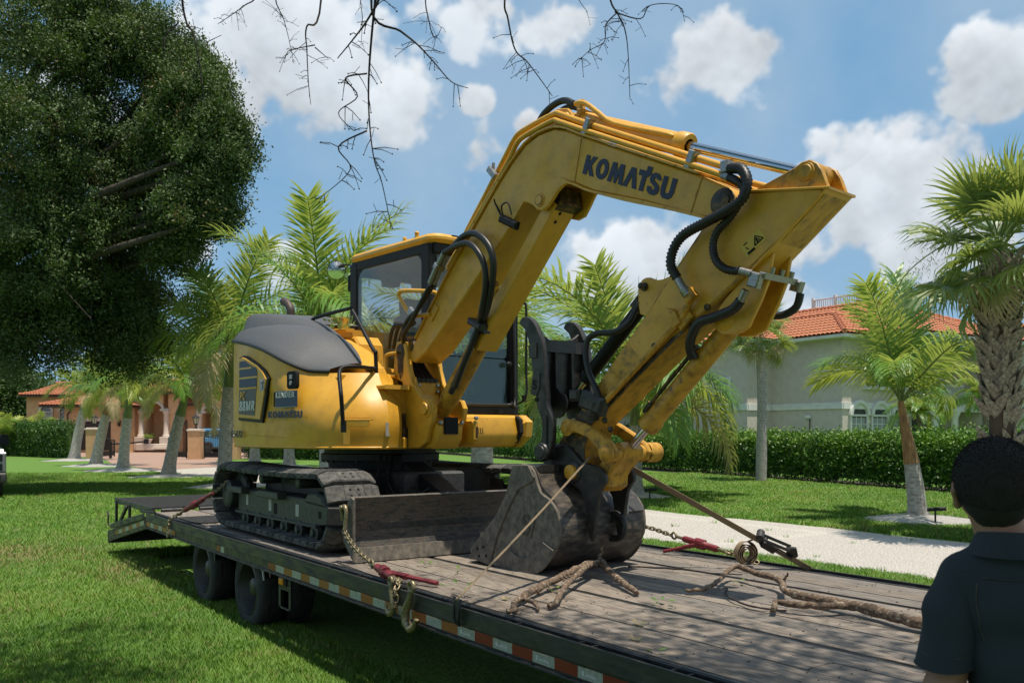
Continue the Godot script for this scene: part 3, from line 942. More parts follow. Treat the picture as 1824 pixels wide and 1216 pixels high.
# the round of the body in plan, right side: x, z, top of the yellow panel, inward lean of its top
const ROUND := [[-1.42, -0.95, 2.60, 0.02], [-1.46, -0.3, 2.62, 0.02], [-1.45, 0.25, 2.63, 0.02], [-1.35, 0.62, 2.62, 0.02], [-1.17, 0.88, 2.60, 0.02], [-0.98, 1.03, 2.575, 0.015], [-0.82, 1.10, 2.55, 0.01], [-0.62, 1.135, 2.525, 0.01], [-0.38, 1.15, 2.485, 0.01], [-0.12, 1.155, 2.425, 0.012], [0.06, 1.152, 2.365, 0.02], [0.22, 1.14, 2.30, 0.045], [0.38, 1.125, 2.25, 0.10], [0.55, 1.10, 2.215, 0.18], [0.72, 1.06, 2.205, 0.25], [0.88, 0.98, 2.20, 0.29], [1.02, 0.88, 2.20, 0.30], [1.11, 0.76, 2.20, 0.29], [1.14, 0.64, 2.20, 0.27]]

func round_point(i: int, t: float) -> Vector3:
	var p: Array = ROUND[i]
	var y := lerpf(1.575, p[2], t)
	var outw := Vector3(p[0], 0, p[1]).normalized()
	if i >= 6 and i <= 11:
		outw = Vector3(0.08, 0, 1).normalized()
	elif i >= 12:
		outw = outw.lerp(Vector3(1, 0, 0.25), clampf((i - 11) / 5.0, 0.0, 1.0)).normalized()
	var lean: float = p[3] * pow(t, 1.9)
	var tuck := 0.02 * pow(1.0 - t, 6.0)
	# the shoulder swells where the cowl wraps round to the front, with a shallow scoop behind it
	var swell := 0.0
	if i >= 10:
		var w := clampf((i - 10) / 3.0, 0.0, 1.0)
		swell = 0.045 * w * sin(PI * clampf((t - 0.10) / 0.8, 0, 1))
	if i == 10 or i == 11:
		swell -= 0.035 * sin(PI * clampf((t - 0.08) / 0.6, 0, 1))
	return Vector3(p[0], y, p[1]) - outw * (lean + tuck - swell)

func upper_body(ex: Node3D) -> void:
	var b := MB.new()
	# main deck of the upper structure
	b.prism(P2([-1.40, -0.95, -1.44, 0.25, -1.15, 0.86, -0.8, 1.08, -0.3, 1.13, 0.3, 1.10, 0.7, 1.01, 1.05, 0.68, 1.05, 0.40, 0.95, 0.38, 0.95, -0.2, 0.80, -0.35, 0.80, -1.05, -0.8, -1.10]), 1.56, 1.66, 0.012, PLAN)
	obj("main_deck", b, M.yellow, ex, U)
	# wrap-round side panel
	b = MB.new()
	var rows := []
	for k in 15:
		var line := []
		for i in ROUND.size():
			line.append(round_point(i, k / 14.0))
		rows.append(line)
	b.sheet(rows, Vector3.UP, Vector3(-0.1, 2.0, 0.0))
	# return of the front edge, and the skirt lip
	var edge := []
	var inner := []
	for k in 15:
		var p := round_point(ROUND.size() - 1, k / 14.0)
		edge.append(p)
		inner.append(p + Vector3(-0.05, 0, -0.16))
	b.sheet([edge, inner], Vector3(1, 0, 0))
	obj("side_panel", b, M.yellow, ex, U)
	b = MB.new()
	var lip := []
	for i in ROUND.size():
		lip.append(round_point(i, 0.0) + Vector3(0, 0.0, 0))
	b.tube(lip, 0.012, 6)
	var crease := []
	for i in range(1, ROUND.size() - 6):
		crease.append(round_point(i, 0.115) + Vector3(0, 0, 0.001))
	b.tube(crease, 0.004, 6)
	obj("skirt_lip", b, M.yellow, ex, U)
	# grey hood: low skirt over the panel, and the raised hump at the back
	var seam := []
	var top := []
	for i in range(3, 16):
		var p := round_point(i, 1.0)
		seam.append(p)
	var ridge := curve(V3([-1.34, 2.655, 0.62, -1.16, 2.68, 0.84, -0.95, 2.695, 0.93, -0.62, 2.71, 0.86, -0.28, 2.70, 0.70, 0.08, 2.62, 0.55, 0.38, 2.46, 0.50, 0.60, 2.30, 0.56]), 2)
	var ridge2 := []
	for i in seam.size():
		var u := float(i) / (seam.size() - 1) * (ridge.size() - 1)
		var a: int = mini(int(u), ridge.size() - 2)
		ridge2.append(ridge[a].lerp(ridge[a + 1], u - a))
	rows = []
	var drop := []
	for i in seam.size():
		drop.append(seam[i] + Vector3(0.0, -0.002, 0.012))
	rows.append(drop)
	for k in 9:
		var t := k / 8.0
		var line := []
		for i in seam.size():
			var p: Vector3 = seam[i].lerp(ridge2[i], t)
			p.y = lerpf(seam[i].y + 0.035, ridge2[i].y, sin(t * PI * 0.5))
			line.append(p)
		rows.append(line)
	b = MB.new()
	b.sheet(rows, Vector3.UP, Vector3(-0.3, 1.9, 0.2))
	var hood := obj("hood_cover", b, M.hood, ex, U)
	b = MB.new()
	var gasket := []
	for p in seam:
		gasket.append(p + Vector3(0, 0.012, 0.008))
	b.tube(curve(gasket, 2), 0.014, 6)
	obj("edge_strip", b, M.hosem, hood, U)
	# hump
	var low := []
	var high := []
	for p in ridge.slice(0, 12):
		low.append(p + Vector3(0, -0.02, 0))
	var hi := curve(V3([-1.36, 2.83, 0.56, -1.20, 2.86, 0.74, -1.02, 2.865, 0.80, -0.78, 2.855, 0.72, -0.58, 2.82, 0.56, -0.38, 2.74, 0.46]), 3)
	rows = []
	for k in 6:
		var t := k / 5.0
		var line := []
		for i in low.size():
			var u := float(i) / (low.size() - 1) * (hi.size() - 1)
			var a: int = mini(int(u), hi.size() - 2)
			var h: Vector3 = hi[a].lerp(hi[a + 1], u - a)
			var p: Vector3 = low[i].lerp(h, t)
			p.y = lerpf(low[i].y, h.y, sin(t * PI * 0.5))
			line.append(p)
		rows.append(line)
	var cap := []
	for p in rows[5]:
		cap.append(Vector3(p.x * 0.94, p.y + 0.012, p.z - 0.45))
	rows.append(cap)
	b = MB.new()
	b.sheet(rows, Vector3.UP, Vector3(-0.6, 2.3, 0.1))
	obj("hood_hump", b, M.hood, hood, U)
	# engine bay behind: yellow rear wall edge, beam, boxes, fender
	b = MB.new()
	b.box(Vector3(-0.90, 2.36, -0.10), Vector3(0.95, 0.72, 0.95), 0.03)
	b.box(Vector3(-1.18, 2.45, 0.0), Vector3(0.42, 0.62, 0.85), 0.05)
	b.prism(P2([-1.48, 2.50, -1.42, 2.78, -1.34, 2.885, -1.28, 2.885, -1.36, 2.70, -1.42, 2.5]), -0.3, 0.72, 0.01)
	obj("engine_cover", b, M.yellow, ex, U)
	b = MB.new()
	b.bar(Vector3(-1.25, 2.77, 0.16), Vector3(-0.34, 2.765, 0.16), 0.07, 0.10, 0.012)
	b.bar(Vector3(-1.25, 2.825, 0.17), Vector3(-0.34, 2.82, 0.17), 0.10, 0.018, 0.004)
	b.bar(Vector3(-0.95, 2.70, 0.30), Vector3(0.0, 2.66, 0.32), 0.10, 0.03, 0.008)
	b.cyl(Vector3(-0.72, 2.76, 0.19), Vector3(-0.72, 2.76, 0.21), 0.018, 8)
	objs("cover_beam", b, M.yellow, ex, U)
	b = MB.new()
	b.prism(P2([-0.55, 2.62, 0.04, 2.60, 0.12, 2.52, 0.14, 2.30, -0.55, 2.30]), 0.02, 0.30, 0.02)
	obj("tank_box", b, M.yellow, ex, U)
	b = MB.new()
	b.prism(P2([-0.4, 2.10, -0.4, 2.62, 0.05, 2.56, 0.42, 2.42, 0.60, 2.28, 0.78, 2.25, 0.92, 1.98, 0.92, 1.66, 0.4, 1.66]), 0.34, 0.60, 0.015)
	b.box(Vector3(0.25, 2.0, 0.62), Vector3(1.0, 0.36, 0.5), 0.02)
	b.box(Vector3(-0.2, 2.2, 0.5), Vector3(0.9, 0.5, 0.7), 0.02)
	obj("tank_cowl", b, M.yellow, ex, U)
	b = MB.new()
	b.prism(curve2(P2([0.72, 1.99, 0.74, 2.06, 0.79, 2.09, 0.84, 2.06, 0.88, 1.99]), 3), 0.595, 0.6045)
	obj("arch_opening", b, M.hole, ex, U)
	b = MB.new()
	b.tube(curve(V3([-1.02, 2.75, 0.40, -1.02, 2.90, 0.40, -1.03, 2.96, 0.40, -1.09, 3.02, 0.405, -1.16, 3.05, 0.41])), 0.042, 14, false)
	b.tube(curve(V3([-1.02, 2.86, 0.40, -1.03, 2.955, 0.40, -1.09, 3.015, 0.405, -1.155, 3.045, 0.41])), 0.036, 14, true)
	obj("exhaust_pipe", b, mat(lin(0.075, 0.055, 0.048), 0.55, 0.3), ex, U)
	# door in the side panel, with its printed band
	b = MB.new()
	var dp := P2([-0.555, 2.385, -0.47, 2.402, -0.389, 2.389, -0.153, 2.307, -0.026, 2.243, 0.052, 2.170, -0.001, 2.016, -0.076, 1.785, -0.566, 1.812])
	b.prism(dp, 1.130, 1.163, 0.004)
	var door := obj("access_door", b, M.cab_black, ex, U)
	tag(door, "curved access door with dark band and model number")
	b = MB.new()
	b.prism(P2([-0.548, 2.372, -0.47, 2.386, -0.40, 2.372, -0.17, 2.295, -0.06, 2.235, 0.015, 2.165, -0.035, 2.016, -0.110, 1.812, -0.558, 1.836]), 1.150, 1.172, 0.006)
	obj("door_skin", b, M.yellow, door, U)
	b = MB.new()
	b.prism(P2([-0.520, 2.345, -0.42, 2.350, -0.165, 2.265, -0.150, 2.225, -0.205, 1.85, -0.530, 1.868]), 1.170, 1.1745)
	obj("dark_band", b, tri_mat(M.frame_grey.albedo_texture, Vector3.ONE * 3.0, 0.4), door, U)
	var yy := [2.31, 2.245, 2.165]
	for k in 3:
		b = MB.new()
		var ya: float = [2.345, 2.278, 2.196][k]
		var yb: float = [2.292, 2.205, 2.110][k]
		var xr: float = [-0.27, -0.155, -0.163][k]
		b.prism(P2([-0.515, yb, -0.515, ya, xr - 0.02 - (0.1 if k == 0 else 0.0), ya, xr, yb]), 1.174, 1.1765)
		obj("blue_stripe", b, M.navy2, door, U)
		b = MB.new()
		b.box(Vector3((-0.52 + xr) * 0.5, yb - 0.012, 1.176), Vector3(xr + 0.52, 0.016, 0.003))
		obj("yellow_line", b, M.yellow, door, U)
	words("lettering", "PC", Vector3(-0.50, 1.995, 1.176), Vector3(1, 0, 0), Vector3(0.15, 1, 0), 0.075, M.yellow, door, U, 0.9, 1.2)
	words("lettering", "88MR", Vector3(-0.512, 1.895, 1.176), Vector3(1, 0, 0), Vector3(0.12, 1, 0), 0.088, M.white, door, U, 0.98, 1.6)
	b = MB.new()
	b.box(Vector3(-0.06, 2.115, 1.172), Vector3(0.085, 0.10, 0.008), 0.003)
	b.box(Vector3(-0.06, 2.115, 1.178), Vector3(0.04, 0.07, 0.012), 0.004)
	b.cyl(Vector3(-0.055, 2.14, 1.18), Vector3(-0.055, 2.14, 1.19), 0.013, 12)
	obj("door_latch", b, M.bright, door, U)
	# lettering, plate and number on the panel
	obj("maker_lettering", letters("KOMATSU", Transform3D(Basis(Vector3(0.60, -0.004, -0.012), Vector3(0, 0.056, 0), Vector3(0, 0, 1)), Vector3(0.03, 1.826, 1.158))), M.navy, ex, U)
	b = MB.new()
	b.box(Vector3(0.345, 1.982, 1.148), Vector3(0.345, 0.140, 0.006), 0.002, Basis(Vector3.UP, 0.07))
	var pl := obj("dealer_plate", b, M.navy2, ex, U)
	tag(pl, "blue dealer plate with white lettering")
	words("lettering", "LINDER", Vector3(0.192, 1.995, 1.163), Vector3(1, 0, -0.07), Vector3(0, 1, 0), 0.046, M.white, pl, U, 1.32, 0.5)
	b = MB.new()
	for k in 2:
		for j in 9:
			b.box(Vector3(0.235 + j * 0.029 + 0.004 * (k % 2), 1.962 - k * 0.018, 1.155 - j * 0.002), Vector3(0.018 + 0.006 * ((j * 7 + k) % 3), 0.006, 0.004))
	b.box(Vector3(0.34, 2.049, 1.150), Vector3(0.335, 0.004, 0.004), 0, Basis(Vector3.UP, 0.07))
	b.box(Vector3(0.34, 1.915, 1.150), Vector3(0.335, 0.004, 0.004), 0, Basis(Vector3.UP, 0.07))
	obj("small_print", b, M.label_grey, pl, U)
	words("fleet_number", "65472", Vector3(-0.745, 1.652, 1.152), Vector3(1, 0, 0.03), Vector3(0, 1, 0), 0.062, M.hosem, ex, U, 1.12, 0.5)
	b = MB.new()
	b.prism(rounded(Vector2(0.43, 2.14), Vector2(0.165, 0.15), 0.03), 1.112, 1.146, 0.004, Transform3D(Basis(Vector3(0, 0, 1), 0.0), Vector3.ZERO))
	obj("lamp_recess", b, M.hole, ex, U)
	b = MB.new()
	b.box(Vector3(0.425, 2.165, 1.143), Vector3(0.05, 0.04, 0.02), 0.005)
	b.cyl(Vector3(0.43, 2.115, 1.14), Vector3(0.43, 2.115, 1.155), 0.02, 12)
	obj("fuel_gauge", b, M.bright, ex, U)
	b = MB.new()
	b.box(Vector3(0.135, 1.985, 1.152), Vector3(0.018, 0.125, 0.006))
	for j in 8:
		b.box(Vector3(0.095, 1.94 + j * 0.013, 1.157), Vector3(0.012, 0.004, 0.004))
	objs("vent_slot", b, M.hole, ex, U)
	b = MB.new()
	b.box(Vector3(1.125, 1.725, 0.62), Vector3(0.004, 0.11, 0.15), 0, Basis(Vector3.UP, 0.5))
	obj("safety_sticker", b, M.label_grey, ex, U)
	# handrails
	b = MB.new()
	b.tube(curve(V3([-0.33, 2.62, 0.52, -0.33, 2.755, 0.52, -0.30, 2.785, 0.52, 0.36, 2.80, 0.55, 0.43, 2.775, 0.555, 0.81, 2.40, 0.58, 0.845, 2.36, 0.58, 0.86, 2.02, 0.58]), 3), 0.017, 10)
	obj("handrail", b, M.cab_black, ex, U)
	b = MB.new()
	b.tube(curve(V3([0.86, 2.235, 0.60, 0.99, 2.235, 0.84, 0.965, 2.225, 0.96, 1.0, 2.17, 1.02, 1.09, 2.02, 1.06, 1.10, 1.96, 1.06, 1.08, 1.72, 1.03]), 3), 0.017, 10)
	b.box(Vector3(1.08, 1.745, 1.03), Vector3(0.04, 0.09, 0.04), 0.008)
	for k in 3:
		b.cyl(Vector3(0.80 + k * 0.03, 2.235, 0.60), Vector3(0.80 + k * 0.03, 2.235, 0.64), 0.022, 8)
	obj("handrail", b, M.cab_black, ex, U)
	b = MB.new()
	var sb := Transform3D(Basis(Vector3.UP, 0.62), Vector3(1.00, 0, 0.97))
	b.prism(P2([0.0, 1.60, 0.05, 1.60, 0.06, 1.745, 0.22, 1.745, 0.22, 1.80, 0.0, 1.80]), 0.02, 0.034, 0.003, sb)
	b.box(sb * Vector3(0.115, 1.80, 0.0), Vector3(0.24, 0.012, 0.07), 0.003, sb.basis)
	for k in 11:
		b.box(sb * Vector3(0.01 + k * 0.021, 1.811, 0.02), Vector3(0.011, 0.014, 0.016), 0.0, sb.basis)
	obj("step", b, M.yellow, ex, U)
	b = MB.new()
	b.bar(Vector3(-0.75, 2.585, 0.99), Vector3(0.1, 2.42, 1.07), 0.012, 0.012)
	# front frame beside the swing post, with its oily underside
	b = MB.new()
	b.box(Vector3(0.82, 1.83, 0.40), Vector3(0.30, 0.52, 0.44), 0.015)
	b.prism(P2([0.80, 1.60, 1.0, 1.60, 1.0, 2.06, 0.92, 2.10, 0.80, 2.0]), 0.36, 0.60, 0.01)
	b.box(Vector3(0.98, 2.075, 0.52), Vector3(0.22, 0.035, 0.26), 0.008)
	obj("front_frame", b, M.yellow, ex, U)
	b = MB.new()
	b.box(Vector3(1.0, 1.665, 0.42), Vector3(0.08, 0.15, 0.30), 0.03)
	b.box(Vector3(0.98, 1.79, 0.38), Vector3(0.06, 0.14, 0.12), 0.03)
	objs("oily_bracket", b, M.greasy, ex, U)
	b = MB.new()
	b.box(Vector3(1.004, 1.90, 0.50), Vector3(0.004, 0.07, 0.075))
	obj("small_sticker", b, M.label_grey, ex, U)
	b = MB.new()
	b.box(Vector3(1.006, 1.905, 0.50), Vector3(0.004, 0.025, 0.06))
	b.box(Vector3(1.006, 1.875, 0.50), Vector3(0.004, 0.012, 0.06))
	obj("sticker_print", b, M.hole, ex, U)
	# leaves that fell behind the hood
	b = MB.new()
	rng.seed = 5
	for i in 60:
		var p := Vector3(-0.25 + rng.randf() * 0.22, 2.66 + rng.randf() * 0.14, 0.2 + rng.randf() * 0.25)
		var d := Vector3(rng.randf() - 0.5, rng.randf() * 0.7, rng.randf() - 0.5).normalized() * 0.055
		var s := d.cross(Vector3(0.3, 0.2, 1)).normalized() * 0.011
		b.quad(p, p + d * 0.5 + s, p + d, p + d * 0.5 - s, Vector3.UP)
	obj("caught_leaves", b, M.frond_dark, ex, U).set_meta("kind", "stuff")

func cab(ex: Node3D) -> void:
	var zr := -0.17
	var zl := -1.12
	var b := MB.new()
	# yellow base under the cab
	b.prism(P2([-0.8, 1.57, -0.8, 1.88, 0.86, 1.865, 0.90, 1.84, 0.94, 1.70, 0.92, 1.62, 0.86, 1.57]), -0.98, -0.30, 0.02)
	b.prism(P2([0.55, 1.555, 0.55, 1.865, 0.90, 1.865, 1.0, 1.80, 0.98, 1.66, 0.84, 1.555]), -1.12, -0.985, 0.03)
	var base := obj("cab_base", b, M.yellow, ex, U)
	b = MB.new()
	b.prism(P2([0.905, 1.86, 0.965, 1.82, 0.975, 1.70, 0.90, 1.60]), -0.99, -0.945)
	obj("base_gap", b, M.hole, base, U)
	b = MB.new()
	for k in 5:
		b.box(Vector3(0.937, 1.715, -0.42 - k * 0.024), Vector3(0.006, 0.055, 0.006), 0, Basis(Vector3(0, 0, 1), 0.25))
	objs("vent_slot", b, M.hole, base, U)
	# black frame
	b = MB.new()
	var post := func(x: float, z: float, wx: float, wz: float, y0: float, y1: float) -> void:
		b.box(Vector3(x, (y0 + y1) * 0.5, z), Vector3(wx, y1 - y0, wz), 0.02)
	post.call(-0.70, zr, 0.15, 0.07, 1.87, 3.44)
	post.call(-0.70, zl, 0.15, 0.07, 1.87, 3.44)
	post.call(0.57, zr, 0.14, 0.09, 1.87, 3.44)
	post.call(0.70, zl + 0.03, 0.10, 0.09, 1.87, 3.44)
	b.box(Vector3(-0.07, 3.405, zr), Vector3(1.34, 0.10, 0.06), 0.01)
	b.box(Vector3(-0.07, 3.405, zl), Vector3(1.5, 0.10, 0.06), 0.01)
	b.box(Vector3(-0.07, 2.08, zr), Vector3(1.34, 0.42, 0.055), 0.01)
	b.box(Vector3(-0.07, 2.20, zl), Vector3(1.5, 0.66, 0.055), 0.01)
	b.box(Vector3(-0.70, 3.38, -0.645), Vector3(0.06, 0.14, 0.95), 0.01)
	b.box(Vector3(-0.70, 2.25, -0.645), Vector3(0.06, 0.76, 0.95), 0.01)
	b.bar(Vector3(0.62, 3.40, zr), Vector3(0.70, 3.40, zl), 0.10, 0.10, 0.015)
	b.bar(Vector3(0.66, 1.915, zr - 0.02), Vector3(0.74, 1.915, zl), 0.06, 0.10, 0.015)
	# rounded corners of the big side window
	for c in [[-0.625, 3.355, 0.0], [0.50, 3.355, PI / 2]]:
		var arc := PackedVector2Array([Vector2(c[0], c[1])])
		var sx := 1.0 if c[0] < 0 else -1.0
		for i in 7:
			var a := PI / 2 * i / 6.0
			arc.append(Vector2(c[0] + sx * 0.10 * (1.0 - cos(a)) , c[1] - 0.10 * (1.0 - sin(a))))
		b.prism(arc, zr - 0.02, zr + 0.026)
	var fr := obj("cab_frame", b, M.cab_black, ex, U)
	tag(fr, "black framed operator cab with yellow roof")
	b = MB.new()
	b.box(Vector3(-0.2, 1.90, -0.645), Vector3(1.7, 0.06, 0.9), 0.01)
	obj("cab_floor", b, M.seat, fr, U)
	# roof
	b = MB.new()
	b.prism(rounded(Vector2(-0.04, -0.645), Vector2(1.52, 1.06), 0.14, 5), 3.445, 3.53, 0.03, PLAN)
	var roof := obj("cab_roof", b, M.yellow, fr, U)
	b = MB.new()
	b.prism(rounded(Vector2(-0.05, -0.68), Vector2(1.1, 0.72), 0.1, 4), 3.53, 3.562, 0.012, PLAN)
	b.box(Vector3(0.68, 3.50, -0.38), Vector3(0.05, 0.06, 0.09), 0.01)
	b.cyl(Vector3(0.55, 3.54, -0.9), Vector3(0.55, 3.66, -0.9), 0.035, 10)
	obj("roof_hatch", b, M.cab_black, roof, U)
	b = MB.new()
	for x in [0.20, 0.40]:
		b.cyl(Vector3(x, 3.515, -0.16), Vector3(x, 3.565, -0.16), 0.019, 10, 0.004)
	b.ball(Vector3(0.40, 3.57, -0.16), Vector3(0.024, 0.02, 0.024), 10, 6)
	objs("lifting_stud", b, M.yellow, roof, U)
	b = MB.new()
	b.box(Vector3(-0.04, 3.42, -0.645), Vector3(1.35, 0.03, 0.9), 0.01)
	b.box(Vector3(-0.30, 3.30, -0.92), Vector3(0.7, 0.09, 0.22), 0.02)
	b.box(Vector3(-0.55, 3.28, -0.5), Vector3(0.12, 0.12, 0.2), 0.03)
	b.box(Vector3(0.50, 3.2, -0.95), Vector3(0.06, 0.36, 0.20), 0.02)
	b.cyl(Vector3(0.15, 3.36, -0.55), Vector3(0.15, 3.27, -0.55), 0.03, 10)
	obj("roof_lining", b, M.seat, fr, U)
	# panes
	for s in [["right", zr + 0.018], ["left", zl]]:
		b = MB.new()
		b.prism(rounded(Vector2(-0.07, 2.82), Vector2(1.20, 1.12), 0.06), s[1] - 0.003, s[1] + 0.003)
		obj("window_pane", b, M.cab_glass, fr, U)
	b = MB.new()
	b.prism(rounded(Vector2(-0.645, 2.97), Vector2(0.82, 0.68), 0.06), -0.003, 0.003, 0.0, Transform3D(Basis(Vector3(0, 0, 1), Vector3(0, 1, 0), Vector3(-1, 0, 0)), Vector3(-0.70, 0, 0)))
	obj("window_pane", b, M.cab_glass, fr, U)
	var fx := Transform3D(Basis(Vector3(-0.084, 0, 0.9965).normalized(), Vector3(0, 1, 0), Vector3(-0.9965, 0, -0.084).normalized()), Vector3(0.615, 0, 0))
	b = MB.new()
	b.prism(rounded(Vector2(-0.62, 2.90), Vector2(0.80, 0.96), 0.05), -0.003, 0.003, 0.0, fx)
	obj("windscreen", b, M.cab_glass, fr, U)
	b = MB.new()
	b.prism(rounded(Vector2(-0.62, 2.19), Vector2(0.80, 0.44), 0.05), -0.003, 0.003, 0.0, fx)
	obj("lower_windscreen", b, M.cab_glass, fr, U)
	b = MB.new()
	b.tube(curve(V3([0.705, 1.99, -0.20, 0.705, 1.965, -0.25, 0.765, 1.965, -0.95, 0.775, 1.985, -1.02, 0.775, 2.05, -1.06, 0.745, 3.2, -1.06]), 3), 0.016, 8)
	obj("windscreen_seal", b, M.hosem, fr, U)
	# pale notices inside the side window
	b = MB.new()
	b.box(Vector3(0.06, 2.56, -0.162), Vector3(0.24, 0.30, 0.003))
	b.box(Vector3(-0.13, 2.60, -0.162), Vector3(0.07, 0.16, 0.003))
	var note := mat(lin(0.52, 0.55, 0.38), 0.3)
	note.albedo_color.a = 0.5
	note.transparency = BaseMaterial3D.TRANSPARENCY_ALPHA
	obj("window_notice", b, note, fr, U)
	# seat, levers
	b = MB.new()
	b.box(Vector3(-0.12, 2.32, -0.66), Vector3(0.50, 0.14, 0.48), 0.05)
	b.box(Vector3(-0.36, 2.62, -0.66), Vector3(0.13, 0.56, 0.46), 0.06, Basis(Vector3(0, 0, 1), 0.15))
	b.box(Vector3(-0.42, 2.98, -0.66), Vector3(0.10, 0.20, 0.28), 0.045, Basis(Vector3(0, 0, 1), 0.15))
	b.box(Vector3(-0.1, 2.08, -0.66), Vector3(0.36, 0.36, 0.36), 0.02)
	obj("operator_seat", b, M.seat, fr, U)
	b = MB.new()
	b.box(Vector3(0.14, 2.30, -0.34), Vector3(0.30, 0.42, 0.16), 0.03)
	b.box(Vector3(0.14, 2.30, -0.95), Vector3(0.30, 0.42, 0.16), 0.03)
	for z in [-0.36, -0.93]:
		b.tube(V3([0.2, 2.48, z, 0.26, 2.68, z, 0.25, 2.78, z]), [0.014, 0.016, 0.028], 8)
	for z in [-0.58, -0.70]:
		b.tube(curve(V3([0.42, 1.94, z, 0.48, 2.25, z, 0.44, 2.45, z, 0.40, 2.48, z])), 0.014, 8)
		b.box(Vector3(0.40, 1.99, z), Vector3(0.22, 0.03, 0.09), 0.01)
	b.box(Vector3(0.30, 1.95, -0.64), Vector3(0.5, 0.05, 0.6), 0.02)
	objs("control_lever", b, M.seat, fr, U)
	# round rear mirror on its stalk
	b = MB.new()
	var c := Vector3(-1.06, 3.42, -0.15)
	var dir := Vector3(0.75, -0.10, 0.66).normalized()
	b.lathe([Vector2(0.0, -0.035), Vector2(0.05, -0.03), Vector2(0.095, -0.008), Vector2(0.100, 0.004), Vector2(0.094, 0.008)], c, dir, 24)
	b.tube(curve(V3([-0.72, 3.42, -0.16, -0.88, 3.455, -0.16, -1.0, 3.46, -0.16, -1.09, 3.44, -0.17])), 0.009, 8)
	b.box(Vector3(-0.785, 3.25, -0.155), Vector3(0.05, 0.17, 0.05), 0.015)
	var mi := obj("mirror", b, M.cab_black, fr, U)
	b = MB.new()
	b.lathe([Vector2(0, 0.014), Vector2(0.03, 0.013), Vector2(0.06, 0.010), Vector2(0.094, 0.0065)], c, dir, 24, 0.2)
	obj("mirror_face", b, M.mirror, mi, U)
	# grab rail and wiper at the far front post
	b = MB.new()
	b.tube(curve(V3([0.83, 2.95, -1.12, 0.86, 2.90, -1.13, 0.86, 2.30, -1.13, 0.88, 2.12, -1.12, 0.87, 2.02, -1.10, 0.80, 1.98, -1.08]), 4), 0.012, 8)
	b.cyl(Vector3(0.86, 2.0, -1.1), Vector3(0.86, 2.06, -1.1), 0.02, 8)
	b.cyl(Vector3(0.78, 1.90, -0.86), Vector3(0.80, 1.90, -0.86), 0.02, 10)
	b.ball(Vector3(0.76, 2.36, -1.0), Vector3(0.02, 0.03, 0.04), 8, 6)
	obj("grab_rail", b, M.cab_black, fr, U)

